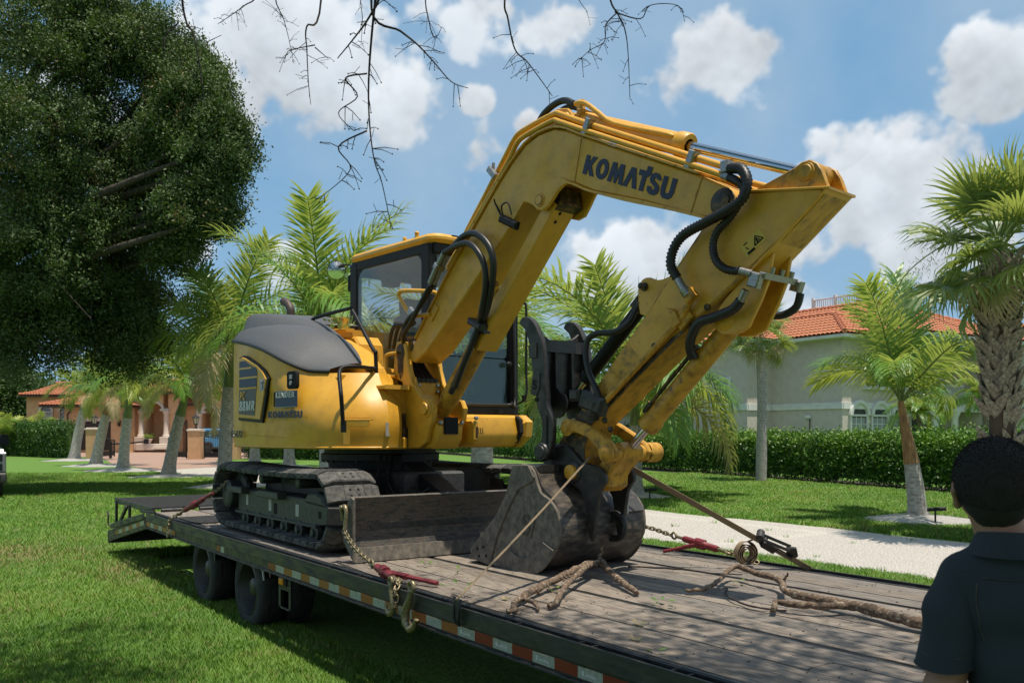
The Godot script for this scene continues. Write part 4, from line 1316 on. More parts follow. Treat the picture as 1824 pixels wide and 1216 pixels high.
func boom(ex: Node3D) -> void:
	# swing post at the foot
	var b := MB.new()
	var post := P2([0.84, 2.42, 0.87, 2.47, 0.93, 2.485, 1.01, 2.46, 1.05, 2.24, 1.10, 2.12, 1.19, 2.03, 1.24, 1.98, 1.36, 1.97, 1.40, 1.90, 1.38, 1.80, 1.34, 1.74, 1.30, 1.62, 1.20, 1.57, 0.95, 1.565, 0.93, 1.90, 0.97, 2.06, 0.95, 2.13, 0.81, 2.17])
	b.prism(post, 0.335, 0.385, 0.008)
	b.prism(post, 0.02, 0.07, 0.008)
	var sp := obj("swing_post", b, M.yellow, ex, U)
	b = MB.new()
	b.box(Vector3(1.06, 2.075, 0.2), Vector3(0.02, 0.11, 0.26), 0.004, Basis(Vector3(0, 0, 1), -0.12))
	b.prism(P2([0.95, 1.565, 1.32, 1.565, 1.39, 1.64, 1.40, 1.75, 1.34, 1.80, 1.16, 1.86, 1.06, 2.03, 0.95, 2.06]), 0.07, 0.335, 0.015)
	b.prism(P2([1.22, 1.58, 1.42, 1.60, 1.46, 1.64, 1.46, 1.78, 1.42, 1.81, 1.22, 1.81]), -0.05, 0.0, 0.015)
	obj("post_web", b, M.yellow, sp, U)
	b = MB.new()
	b.box(Vector3(1.402, 1.755, 0.205), Vector3(0.03, 0.14, 0.15), 0.02)
	b.box(Vector3(1.45, 1.70, -0.025), Vector3(0.03, 0.10, 0.03), 0.01)
	obj("lug_opening", b, M.hole, sp, U)
	b = MB.new()
	for q in [[1.072, 2.10, 0.30], [1.075, 2.05, 0.30], [1.072, 2.10, 0.10], [1.075, 2.05, 0.10], [1.40, 1.78, 0.315], [1.40, 1.78, 0.095], [1.45, 1.82, -0.02]]:
		b.cyl(Vector3(q[0] - 0.01, q[1], q[2]), Vector3(q[0] + 0.018, q[1], q[2]), 0.017, 8, 0.003)
	objs("bolt", b, M.bright, sp, U)
	b = MB.new()
	b.lathe([Vector2(0, 0.02), Vector2(0.045, 0.02), Vector2(0.05, 0.012), Vector2(0.05, 0.0), Vector2(0.075, -0.004), Vector2(0.08, -0.03)], Vector3(1.30, 1.895, 0.395), Vector3(0, 0, 1), 20)
	obj("cylinder_pin", b, M.yellow, sp, U)
	b = MB.new()
	b.cyl(Vector3(0.925, 2.40, 0.0), Vector3(0.925, 2.40, 0.392), 0.06, 16, 0.01)
	b.prism(circle2(Vector2(0.93, 2.37), 0.06, 10), 0.384, 0.390)
	b.prism(P2([0.88, 2.40, 0.98, 2.40, 0.97, 2.20, 0.93, 2.15, 0.89, 2.22]), 0.3845, 0.3875)
	b.prism(circle2(Vector2(1.02, 2.43), 0.05, 10), 0.30, 0.348)
	objs("foot_pin", b, M.greasy, sp, U)
	b = MB.new()
	b.tube(curve(V3([0.90, 2.38, 0.40, 0.80, 2.37, 0.43, 0.775, 2.34, 0.43, 0.78, 2.22, 0.43, 0.80, 2.19, 0.43, 0.88, 2.18, 0.40]), 4), 0.016, 8)
	b.tube(curve(V3([1.09, 2.16, 0.345, 1.12, 2.13, 0.36, 1.13, 2.06, 0.345])), 0.012, 8)
	objs("grab_loop", b, M.yellow, sp, U)
	b = MB.new()
	for i in 5:
		var z := 0.12 + i * 0.045
		b.tube(curve(V3([0.75, 2.45, z, 0.90, 2.27, z, 1.02, 2.16, z, 1.10, 2.14, z + 0.01])), 0.019, 8)
	for i in 3:
		b.tube(curve(V3([0.62, 2.45, 0.2 + i * 0.05, 0.78, 2.62, 0.25 + i * 0.05, 0.95, 2.62, 0.3, 1.1, 2.62, 0.36])), 0.017, 8)
	objs("hose_bundle", b, M.hosem, sp, U)
	# boom proper
	b = MB.new()
	var side := P2([0.90, 2.33, 1.04, 2.42, 1.14, 2.53, 1.38, 2.80, 1.57, 2.99, 1.84, 3.25, 2.18, 3.57, 2.34, 3.70, 2.47, 3.785, 2.61, 3.825, 2.77, 3.825, 2.90, 3.78, 3.04, 3.705, 3.61, 3.425, 4.0, 3.235, 4.13, 3.16, 4.22, 3.11, 4.265, 3.05, 4.265, 2.99, 4.22, 2.945, 4.16, 2.935, 4.10, 2.955, 3.96, 3.0, 3.59, 3.155, 3.15, 3.31, 2.97, 3.40, 2.84, 3.45, 2.70, 3.465, 2.58, 3.45, 2.49, 3.40, 2.40, 3.32, 2.25, 3.17, 1.74, 2.75, 1.26, 2.375, 1.08, 2.29])
	b.prism(side, 0.065, 0.345, 0.012)
	var bm := obj("boom", b, M.yellow, ex, U)
	tag(bm, "bent yellow boom with blue lettering on its upper half")
	b = MB.new()
	# flange of the bottom plate along the upper half and round the bend, weld seams
	var fl := curve(XYZ([4.10, 2.950, 3.59, 3.150, 3.15, 3.305, 2.97, 3.395, 2.84, 3.445, 2.70, 3.46, 2.58, 3.445, 2.49, 3.395, 2.40, 3.315, 2.3, 3.215], 0.205), 3)
	for i in fl.size() - 1:
		b.bar(fl[i], fl[i + 1] + (fl[i + 1] - fl[i]) * 0.06, 0.315, 0.016, 0.0)
	var fu := curve(XYZ([1.10, 2.49, 1.57, 3.0, 2.18, 3.58, 2.34, 3.71, 2.47, 3.797, 2.61, 3.838, 2.77, 3.838, 2.90, 3.793, 3.04, 3.717, 3.61, 3.437, 4.0, 3.247], 0.205), 2)
	for i in fu.size() - 1:
		b.bar(fu[i], fu[i + 1] + (fu[i + 1] - fu[i]) * 0.05, 0.312, 0.014, 0.0)
	obj("flange_plate", b, M.yellow, bm, U)
	b = MB.new()
	b.bar(Vector3(3.036, 3.69, 0.347), Vector3(2.972, 3.41, 0.347), 0.006, 0.006)
	b.bar(Vector3(4.03, 3.215, 0.347), Vector3(3.945, 3.01, 0.347), 0.006, 0.008)
	objs("weld_seam", b, M.worn, bm, U)
	b = MB.new()
	var lobe := P2([2.44, 3.37, 2.50, 3.43, 2.60, 3.475, 2.72, 3.485, 2.85, 3.465, 2.95, 3.41, 2.88, 3.405, 2.82, 3.375, 2.77, 3.325, 2.72, 3.285, 2.67, 3.27, 2.61, 3.285, 2.57, 3.325, 2.50, 3.36])
	b.prism(lobe, 0.335, 0.365, 0.006)
	var lobe2 := P2([2.44, 3.37, 2.50, 3.43, 2.72, 3.485, 2.95, 3.42, 2.90, 3.38, 2.85, 3.31, 2.80, 3.25, 2.73, 3.235, 2.65, 3.26, 2.57, 3.325])
	b.prism(lobe2, 0.045, 0.075, 0.006)
	b.lathe([Vector2(0, 0.016), Vector2(0.03, 0.016), Vector2(0.035, 0.010), Vector2(0.045, 0.010), Vector2(0.05, 0.0)], Vector3(2.645, 3.345, 0.365), Vector3(0, 0, 1), 18)
	objs("cylinder_lug", b, M.yellow, bm, U)
	b = MB.new()
	b.prism(circle2(Vector2(2.645, 3.345), 0.038, 16), 0.365, 0.378)
	b.prism(P2([2.60, 3.40, 2.78, 3.42, 2.80, 3.30, 2.70, 3.26]), 0.09, 0.30)
	obj("pin_cap", b, M.greasy, bm, U)
	b = MB.new()
	b.lathe([Vector2(0, 0.034), Vector2(0.05, 0.034), Vector2(0.06, 0.03), Vector2(0.062, 0.012), Vector2(0.08, 0.008), Vector2(0.085, 0.0)], Vector3(4.175, 3.035, 0.345), Vector3(0, 0, 1), 24)
	b.lathe([Vector2(0, 0.034), Vector2(0.06, 0.03), Vector2(0.085, 0.0)], Vector3(4.175, 3.035, 0.065), Vector3(0, 0, -1), 24)
	obj("arm_pivot", b, M.greasy, bm, U)
	b = MB.new()
	obj("maker_lettering", letters("KOMATSU", Transform3D(Basis(Vector3(0.762, -0.330, 0), Vector3(0.045, 0.118, 0), Vector3(0, 0, 1)), Vector3(3.046, 3.450, 0.344)), 0.006), M.navy, bm, U)
	# lug that carries the arm cylinder
	b = MB.new()
	var lug := P2([2.42, 3.74, 2.53, 3.90, 2.62, 3.965, 2.74, 3.99, 2.84, 3.965, 2.90, 3.90, 2.90, 3.79])
	b.prism(lug, 0.255, 0.285, 0.006)
	b.prism(lug, 0.115, 0.145, 0.006)
	b.cyl(Vector3(2.83, 3.905, 0.10), Vector3(2.83, 3.905, 0.30), 0.032, 14, 0.005)
	objs("top_lug", b, M.yellow, bm, U)
	# arm cylinder
	b = MB.new()
	var a0 := Vector3(2.83, 3.905, 0.2)
	var ad := (Vector3(4.69, 3.105, 0.2) - a0).normalized()
	b.lathe([Vector2(0, -0.05), Vector2(0.045, -0.045), Vector2(0.05, 0.05), Vector2(0.066, 0.09), Vector2(0.069, 0.11), Vector2(0.069, 1.0), Vector2(0.078, 1.0), Vector2(0.080, 1.01), Vector2(0.080, 1.075), Vector2(0.074, 1.085), Vector2(0.045, 1.085), Vector2(0.045, 1.075)], a0, ad, 24)
	var ac := obj("arm_cylinder", b, M.yellow, ex, U)
	b = MB.new()
	b.cyl(a0 + ad * 1.06, Vector3(4.69, 3.105, 0.2) - ad * 0.06, 0.032, 18)
	obj("piston_rod", b, M.chrome, ac, U)
	b = MB.new()
	b.cyl(Vector3(4.69, 3.105, 0.13), Vector3(4.69, 3.105, 0.27), 0.062, 18, 0.006)
	b.bar(a0 + ad * 0.07 + Vector3(0, 0, 0), a0 + ad * 0.12, 0.15, 0.16, 0.01)
	obj("rod_end", b, M.worn, ac, U)
	# boom cylinder with the plate that shields its rod
	b = MB.new()
	var c0 := Vector3(1.31, 1.90, 0.205)
	var c1 := Vector3(2.645, 3.345, 0.205)
	var cd := (c1 - c0).normalized()
	b.lathe([Vector2(0, -0.06), Vector2(0.06, -0.05), Vector2(0.07, 0.06), Vector2(0.080, 0.10), Vector2(0.080, 1.08), Vector2(0.088, 1.09), Vector2(0.088, 1.16), Vector2(0.05, 1.17)], c0, cd, 24)
	var bc := obj("boom_cylinder", b, M.worn, ex, U)
	b = MB.new()
	b.cyl(c0 + cd * 1.15, c1 - cd * 0.05, 0.036, 18)
	obj("piston_rod", b, M.chrome, bc, U)
	b = MB.new()
	var nn := Vector3(cd.y, -cd.x, 0)
	var p0 := c0 + cd * 0.70 + nn * 0.105
	var p1 := c1 + cd * 0.045 + nn * 0.105
	var zx := Transform3D(Basis(cd, nn, Vector3(0, 0, -1)), Vector3.ZERO)
	b.bar(p0, p1, 0.205, 0.012, 0.003, nn)
	b.bar(p0 + Vector3(0, 0, 0.10) - nn * 0.05, p1 + Vector3(0, 0, 0.10) - nn * 0.05, 0.010, 0.10, 0.003, nn)
	b.bar(p0 + Vector3(0, 0, -0.10) - nn * 0.05, p1 + Vector3(0, 0, -0.10) - nn * 0.05, 0.010, 0.10, 0.003, nn)
	obj("rod_guard", b, M.yellow, bc, U)
	b = MB.new()
	for k in 2:
		b.cyl(p1 - cd * (0.06 + k * 0.07) + nn * 0.004 + Vector3(0, 0, 0.03), p1 - cd * (0.06 + k * 0.07) + nn * 0.008 + Vector3(0, 0, 0.03), 0.014, 10)
	objs("guard_hole", b, M.hole, bc, U)
	b = MB.new()
	b.tube([c0 + cd * 0.95 - nn * 0.09 + Vector3(0, 0, 0.09), c0 + cd * 1.16 - nn * 0.11 + Vector3(0, 0, 0.10), c0 + cd * 1.22 - nn * 0.05 + Vector3(0, 0, 0.10)], 0.022, 8)
	b.cyl(c0 + cd * 1.14 - nn * 0.10 + Vector3(0, 0, 0.10), c0 + cd * 1.20 - nn * 0.10 + Vector3(0, 0, 0.10), 0.032, 10)
	objs("oil_pipe", b, M.worn, bc, U)
	# work lamp on the boom's flank, bracket handle
	b = MB.new()
	b.bar(Vector3(2.21, 3.30, 0.36), Vector3(2.42, 3.20, 0.37), 0.05, 0.06, 0.015)
	b.tube(curve(V3([2.27, 3.29, 0.38, 2.27, 3.37, 0.40, 2.34, 3.38, 0.40, 2.37, 3.29, 0.39])), 0.006, 6)
	b.tube(V3([2.22, 3.31, 0.36, 2.13, 3.43, 0.345, 2.12, 3.46, 0.345]), 0.007, 6)
	obj("work_lamp", b, M.cab_black, bm, U)
	b = MB.new()
	b.tube(curve(V3([1.42, 2.82, 0.345, 1.33, 2.855, 0.36, 0.96, 2.905, 0.38, 0.90, 2.88, 0.38, 0.91, 2.85, 0.38, 1.06, 2.70, 0.38, 1.13, 2.675, 0.37, 1.33, 2.67, 0.36]), 4), 0.018, 10)
	b.box(Vector3(1.36, 2.68, 0.352), Vector3(0.06, 0.14, 0.012), 0.003, Basis(Vector3(0, 0, 1), -0.75))
	objs("grab_loop", b, M.yellow, bm, U)

func arm(ex: Node3D) -> void:
	var b := MB.new()
	var side := P2([4.34, 3.06, 4.60, 3.025, 4.81, 2.99, 4.80, 2.955, 4.58, 2.78, 4.36, 2.625, 3.81, 2.255, 3.41, 1.965, 3.11, 1.745, 3.05, 1.60, 3.06, 1.48, 3.03, 1.37, 2.95, 1.34, 2.87, 1.37, 2.83, 1.45, 2.80, 1.63, 3.35, 2.21, 3.61, 2.47, 3.76, 2.65, 3.84, 2.73, 4.02, 2.92, 4.12, 3.02])
	b.prism(side, 0.08, 0.33, 0.010)
	var am := obj("arm", b, M.worn, ex, U)
	tag(am, "scuffed yellow arm running from the boom tip down to the bucket")
	# cleaner upper skin and the flared top edge
	b = MB.new()
	b.prism(P2([4.34, 3.055, 4.60, 3.02, 4.79, 2.985, 4.78, 2.955, 4.56, 2.785, 4.34, 2.635, 3.80, 2.27, 3.58, 2.12, 3.44, 2.28, 3.62, 2.46, 3.77, 2.63, 3.85, 2.71, 4.04, 2.90, 4.14, 3.0]), 0.328, 0.3335, 0.002)
	obj("side_plate", b, M.yellow, am, U)
	b = MB.new()
	b.prism(P2([3.40, 1.96, 3.11, 1.747, 3.05, 1.60, 3.058, 1.48, 3.03, 1.374, 2.95, 1.345, 2.874, 1.374, 2.834, 1.45, 2.804, 1.628, 3.02, 1.855, 3.12, 1.83, 3.22, 1.90]), 0.3285, 0.3325, 0.001)
	b.prism(P2([4.02, 2.395, 3.81, 2.257, 3.41, 1.967, 3.11, 1.747, 3.20, 1.87, 3.52, 2.09, 3.80, 2.285]), 0.3335, 0.3365, 0.001)
	objs("grimy_plate", b, M.greasy, am, U)
	b = MB.new()
	b.bar(Vector3(4.33, 3.068, 0.205), Vector3(4.84, 2.985, 0.205), 0.29, 0.014, 0.003)
	b.bar(Vector3(4.82, 2.985, 0.205), Vector3(4.34, 2.600, 0.205), 0.275, 0.012, 0.003, Vector3(0.6, -0.8, 0))
	obj("flange_plate", b, M.yellow, am, U)
	b = MB.new()
	var lug := P2([4.36, 3.07, 4.62, 3.145, 4.66, 3.165, 4.71, 3.168, 4.755, 3.14, 4.785, 3.09, 4.82, 2.995])
	b.prism(lug, 0.285, 0.315, 0.006)
	b.prism(lug, 0.095, 0.125, 0.006)
	objs("top_lug", b, M.worn, am, U)
	b = MB.new()
	b.lathe([Vector2(0, 0.018), Vector2(0.035, 0.018), Vector2(0.04, 0.010), Vector2(0.048, 0.010), Vector2(0.052, 0.0)], Vector3(4.69, 3.105, 0.315), Vector3(0, 0, 1), 20)
	b.cyl(Vector3(4.69, 3.105, 0.09), Vector3(4.69, 3.105, 0.31), 0.035, 14)
	obj("rod_pin", b, M.worn, am, U)
	# bracket of the bucket cylinder
	b = MB.new()
	var br := P2([4.48, 2.70, 4.45, 2.55, 4.40, 2.44, 4.32, 2.30, 4.24, 2.27, 4.14, 2.275, 4.085, 2.32, 4.09, 2.40, 4.16, 2.48, 4.3, 2.60])
	b.prism(br, 0.275, 0.305, 0.006)
	b.prism(br, 0.095, 0.125, 0.006)
	b.lathe([Vector2(0, 0.014), Vector2(0.038, 0.014), Vector2(0.045, 0.008), Vector2(0.06, 0.006), Vector2(0.065, 0.0)], Vector3(4.16, 2.355, 0.305), Vector3(0, 0, 1), 20)
	b.cyl(Vector3(4.16, 2.355, 0.11), Vector3(4.16, 2.355, 0.29), 0.065, 18)
	objs("cylinder_bracket", b, M.yellow, am, U)
	# bucket cylinder
	b = MB.new()
	var a0 := Vector3(4.16, 2.355, 0.2)
	var a1 := Vector3(3.31, 1.565, 0.2)
	var d := (a1 - a0).normalized()
	b.lathe([Vector2(0, 0.0), Vector2(0.058, 0.0), Vector2(0.064, 0.07), Vector2(0.064, 0.83), Vector2(0.073, 0.84), Vector2(0.073, 0.91), Vector2(0.04, 0.92)], a0, d, 24)
	var bc := obj("bucket_cylinder", b, M.worn, ex, U)
	b = MB.new()
	b.cyl(a0 + d * 0.90, a1, 0.030, 16)
	obj("piston_rod", b, M.chrome, bc, U)
	b = MB.new()
	var side_off := Vector3(-d.y, d.x, 0) * 0.085
	b.tube([a0 + d * 0.30 - side_off, a0 + d * 0.36 - side_off * 1.1, a0 + d * 0.75 - side_off * 1.1, a0 + d * 0.82 - side_off * 0.8], 0.014, 8)
	b.cyl(a0 + d * 0.28 - side_off, a0 + d * 0.34 - side_off, 0.024, 8)
	b.cyl(a0 + d * 0.78 - side_off, a0 + d * 0.86 - side_off, 0.024, 8)
	objs("oil_pipe", b, M.greasy, bc, U)
	# links
	var lk := P2([2.90, 1.69, 2.91, 1.77, 2.97, 1.79, 3.11, 1.76, 3.25, 1.69, 3.35, 1.625, 3.385, 1.57, 3.36, 1.515, 3.30, 1.50, 3.245, 1.53, 3.22, 1.59, 3.13, 1.665, 3.02, 1.70])
	for z in [0.345, 0.015]:
		b = MB.new()
		b.prism(lk, z, z + 0.05, 0.010)
		b.lathe([Vector2(0, 0.014), Vector2(0.032, 0.014), Vector2(0.04, 0.006), Vector2(0.055, 0.004), Vector2(0.06, 0.0)], Vector3(2.945, 1.735, z + (0.05 if z > 0.2 else 0.0)), Vector3(0, 0, 1 if z > 0.2 else -1), 18)
		b.lathe([Vector2(0, 0.03), Vector2(0.035, 0.03), Vector2(0.045, 0.02), Vector2(0.06, 0.016), Vector2(0.065, 0.0)], Vector3(3.315, 1.565, z + (0.05 if z > 0.2 else 0.0)), Vector3(0, 0, 1 if z > 0.2 else -1), 18)
		obj("guide_link", b, M.worn, ex, U)
	b = MB.new()
	b.prism(P2([3.26, 1.62, 3.34, 1.635, 3.385, 1.59, 3.37, 1.53, 3.29, 1.46, 3.25, 1.41, 3.245, 1.34, 3.19, 1.305, 3.11, 1.32, 3.085, 1.39, 3.13, 1.46, 3.22, 1.55]), 0.10, 0.31, 0.015)
	b.lathe([Vector2(0.068, -0.06), Vector2(0.068, 0.06)], Vector3(3.315, 1.565, -0.04), Vector3(0, 0, 1), 18)
	b.cyl(Vector3(3.315, 1.565, -0.10), Vector3(3.315, 1.565, 0.41), 0.055, 18, 0.008)
	b.cyl(Vector3(3.16, 1.38, 0.09), Vector3(3.16, 1.38, 0.32), 0.068, 18, 0.008)
	obj("bucket_link", b, M.worn, ex, U)
	# pipe along the arm with its clamps, bolts and the oily valve at its foot
	b = MB.new()
	b.tube(curve(V3([3.985, 2.50, 0.38, 3.93, 2.43, 0.375, 3.86, 2.36, 0.36, 3.30, 1.93, 0.355, 3.24, 1.88, 0.355])), 0.020, 8)
	objs("oil_pipe", b, M.worn, am, U)
	b = MB.new()
	b.box(Vector3(3.985, 2.51, 0.40), Vector3(0.075, 0.07, 0.06), 0.008, Basis(Vector3(0, 0, 1), 0.7))
	b.box(Vector3(3.90, 2.39, 0.35), Vector3(0.12, 0.10, 0.04), 0.006, Basis(Vector3(0, 0, 1), 0.7))
	b.prism(P2([3.80, 2.46, 3.86, 2.43, 3.90, 2.36, 3.86, 2.34]), 0.335, 0.39, 0.003)
	objs("pipe_clamp", b, M.worn, am, U)
	b = MB.new()
	for q in [[4.06, 2.44], [3.66, 2.24], [3.24, 1.78], [3.17, 1.80], [3.55, 2.63], [3.29, 1.72]]:
		b.cyl(Vector3(q[0], q[1], 0.325), Vector3(q[0], q[1], 0.346), 0.021, 8, 0.004)
	objs("bolt", b, M.greasy, am, U)
	b = MB.new()
	b.bar(Vector3(3.06, 1.93, 0.36), Vector3(3.27, 1.86, 0.36), 0.09, 0.12, 0.02, Vector3(0.6, 0.8, 0))
	b.bar(Vector3(3.14, 1.80, 0.35), Vector3(3.20, 1.92, 0.37), 0.08, 0.10, 0.02)
	b.box(Vector3(3.02, 1.95, 0.38), Vector3(0.10, 0.08, 0.07), 0.02)
	objs("valve_block", b, M.steel_black, am, U)
	# yellow warning sticker
	b = MB.new()
	b.prism(P2([4.285, 2.762, 4.415, 2.845, 4.460, 2.782, 4.332, 2.690]), 0.333, 0.336)
	var sk := obj("warning_sticker", b, mat(lin(0.62, 0.40, 0.03), 0.4), am, U)
	b = MB.new()
	var tri2 := [Vector3(4.385, 2.808, 0.3375), Vector3(4.440, 2.788, 0.3375), Vector3(4.385, 2.752, 0.3375)]
	for k in 3:
		b.bar(tri2[k], tri2[(k + 1) % 3], 0.003, 0.006)
	b.bar(Vector3(4.392, 2.795, 0.3375), Vector3(4.405, 2.768, 0.3375), 0.003, 0.010)
	b.bar(Vector3(4.405, 2.790, 0.3375), Vector3(4.418, 2.780, 0.3375), 0.003, 0.006)
	b.bar(Vector3(4.31, 2.765, 0.3375), Vector3(4.335, 2.780, 0.3375), 0.003, 0.005)
	b.bar(Vector3(4.325, 2.750, 0.3375), Vector3(4.345, 2.738, 0.3375), 0.003, 0.006)
	b.bar(Vector3(4.340, 2.712, 0.3375), Vector3(4.385, 2.738, 0.3375), 0.003, 0.014)
	obj("sticker_print", b, M.hole, sk, U)

func bucket(ex: Node3D) -> void:
	var zn := 0.585
	var zf := -0.235
	var outer := curve2(P2([2.62, 1.475, 2.74, 1.475, 2.83, 1.46, 2.90, 1.34, 3.00, 1.27, 3.065, 1.18, 3.09, 1.08, 3.08, 0.98, 3.02, 0.88, 2.92, 0.80, 2.79, 0.757, 2.62, 0.752, 2.46, 0.760, 2.18, 0.795]), 3)
	var shell := PackedVector2Array(outer)
	for i in range(outer.size() - 1, -1, -1):
		var a := outer[maxi(i - 1, 0)]
		var c := outer[mini(i + 1, outer.size() - 1)]
		var e := (c - a).normalized()
		shell.append(outer[i] + Vector2(e.y, -e.x) * 0.018)
	var b := MB.new()
	b.prism(shell, zf, zn, 0.0)
	var bk := obj("bucket", b, M.bucket, ex, U)
	tag(bk, "dark steel digging bucket resting curled on the trailer deck")
	var sp := curve2(P2([2.64, 1.465, 2.80, 1.475, 2.86, 1.40, 2.905, 1.30, 2.99, 1.26, 3.07, 1.18, 3.095, 1.08, 3.085, 0.98, 3.02, 0.88, 2.92, 0.79, 2.79, 0.75, 2.62, 0.745, 2.46, 0.752, 2.37, 0.765, 2.19, 0.795, 2.19, 0.84, 2.46, 1.10, 2.58, 1.27]), 2, true)
	for z in [zn, zf - 0.025]:
		b = MB.new()
		b.prism(sp, z, z + 0.025, 0.004)
		var pl := obj("side_plate", b, M.bucket_side, bk, U)
		var zz: float = z + 0.025 if z > 0.2 else z - 0.014
		b = MB.new()
		b.prism(P2([2.64, 1.475, 2.80, 1.480, 2.86, 1.40, 2.84, 1.37, 2.70, 1.31, 2.60, 1.18, 2.47, 0.96, 2.395, 0.755, 2.185, 0.785, 2.18, 0.85, 2.46, 1.11, 2.57, 1.27]), zz, zz + 0.014, 0.004)
		obj("cutter_plate", b, M.bucket_side, pl, U)
		b = MB.new()
		var arc := circle2(Vector2(2.75, 1.06), 0.335, 16, -2.25, -0.42)
		var arc2 := circle2(Vector2(2.75, 1.06), 0.215, 16, -0.42, -2.25)
		arc.append_array(arc2)
		b.prism(arc, zz, zz + 0.014, 0.004)
		obj("wear_plate", b, M.bucket_side, pl, U)
		if z > 0.2:
			words("cast_mark", "S/", Vector3(2.72, 0.98, zz + 0.002), Vector3(1, 0.06, 0), Vector3(0.05, 1, 0), 0.14, M.bucket, pl, U, 0.9, 0.0, "Droid Serif")
			b = MB.new()
			for q in [[2.26, 0.86], [2.33, 0.88], [2.28, 0.81], [2.36, 0.82]]:
				b.cyl(Vector3(q[0], q[1], zz + 0.012), Vector3(q[0], q[1], zz + 0.0155), 0.012, 10)
			objs("bolt_hole", b, M.hole, pl, U)
	b = MB.new()
	b.bar(Vector3(2.20, 0.785, zf), Vector3(2.20, 0.785, zn), 0.16, 0.03, 0.006)
	obj("cutting_edge", b, M.bucket_side, bk, U)
	b = MB.new()
	b.box(Vector3(2.74, 1.455, 0.175), Vector3(0.24, 0.05, 0.80), 0.015)
	b.box(Vector3(2.64, 1.415, 0.175), Vector3(0.05, 0.10, 0.80), 0.01)
	obj("top_bar", b, M.steel_black, bk, U)
	# two ears that take the pins
	var ear := curve2(P2([2.66, 1.44, 2.70, 1.52, 2.80, 1.60, 2.90, 1.61, 2.98, 1.56, 3.05, 1.50, 3.18, 1.48, 3.25, 1.44, 3.265, 1.37, 3.21, 1.30, 3.165, 1.06, 3.135, 0.97, 3.10, 1.06, 3.07, 1.25, 2.97, 1.34, 2.80, 1.36]), 2, true)
	for z in [0.325, 0.045]:
		b = MB.new()
		b.prism(ear, z, z + 0.032, 0.005)
		b.lathe([Vector2(0, 0.012), Vector2(0.072, 0.012), Vector2(0.08, 0.004), Vector2(0.08, 0.0)], Vector3(2.965, 1.43, z + (0.032 if z > 0.2 else 0.0)), Vector3(0, 0, 1 if z > 0.2 else -1), 18)
		obj("bucket_ear", b, M.steel_black, bk, U)
	b = MB.new()
	b.lathe([Vector2(0, 0.032), Vector2(0.035, 0.032), Vector2(0.05, 0.024), Vector2(0.052, 0.0)], Vector3(2.965, 1.43, 0.368), Vector3(0, 0, 1), 18)
	b.cyl(Vector3(2.965, 1.43, 0.0), Vector3(2.965, 1.43, 0.36), 0.045, 16)
	obj("bucket_pin", b, M.yellow, bk, U)
	b = MB.new()
	b.prism(rounded(Vector2(3.165, 1.20), Vector2(0.035, 0.13), 0.017), 0.03, 0.0455)
	obj("ear_slot", b, M.label_grey, bk, U)
	# lifting eye on the back of the shell
	b = MB.new()
	b.tube(curve(V3([3.05, 1.125, 0.085, 3.12, 1.14, 0.085, 3.18, 1.10, 0.085, 3.185, 1.02, 0.085, 3.14, 0.975, 0.085, 3.04, 0.965, 0.085]), 4), 0.024, 10)
	obj("lifting_eye", b, M.steel_black, bk, U)
	b = MB.new()
	b.bar(Vector3(2.96, 1.30, -0.10), Vector3(3.10, 1.14, -0.10), 0.26, 0.02, 0.004, Vector3(0.7, 0.7, 0))
	obj("patch_plate", b, M.frame_grey, bk, U)

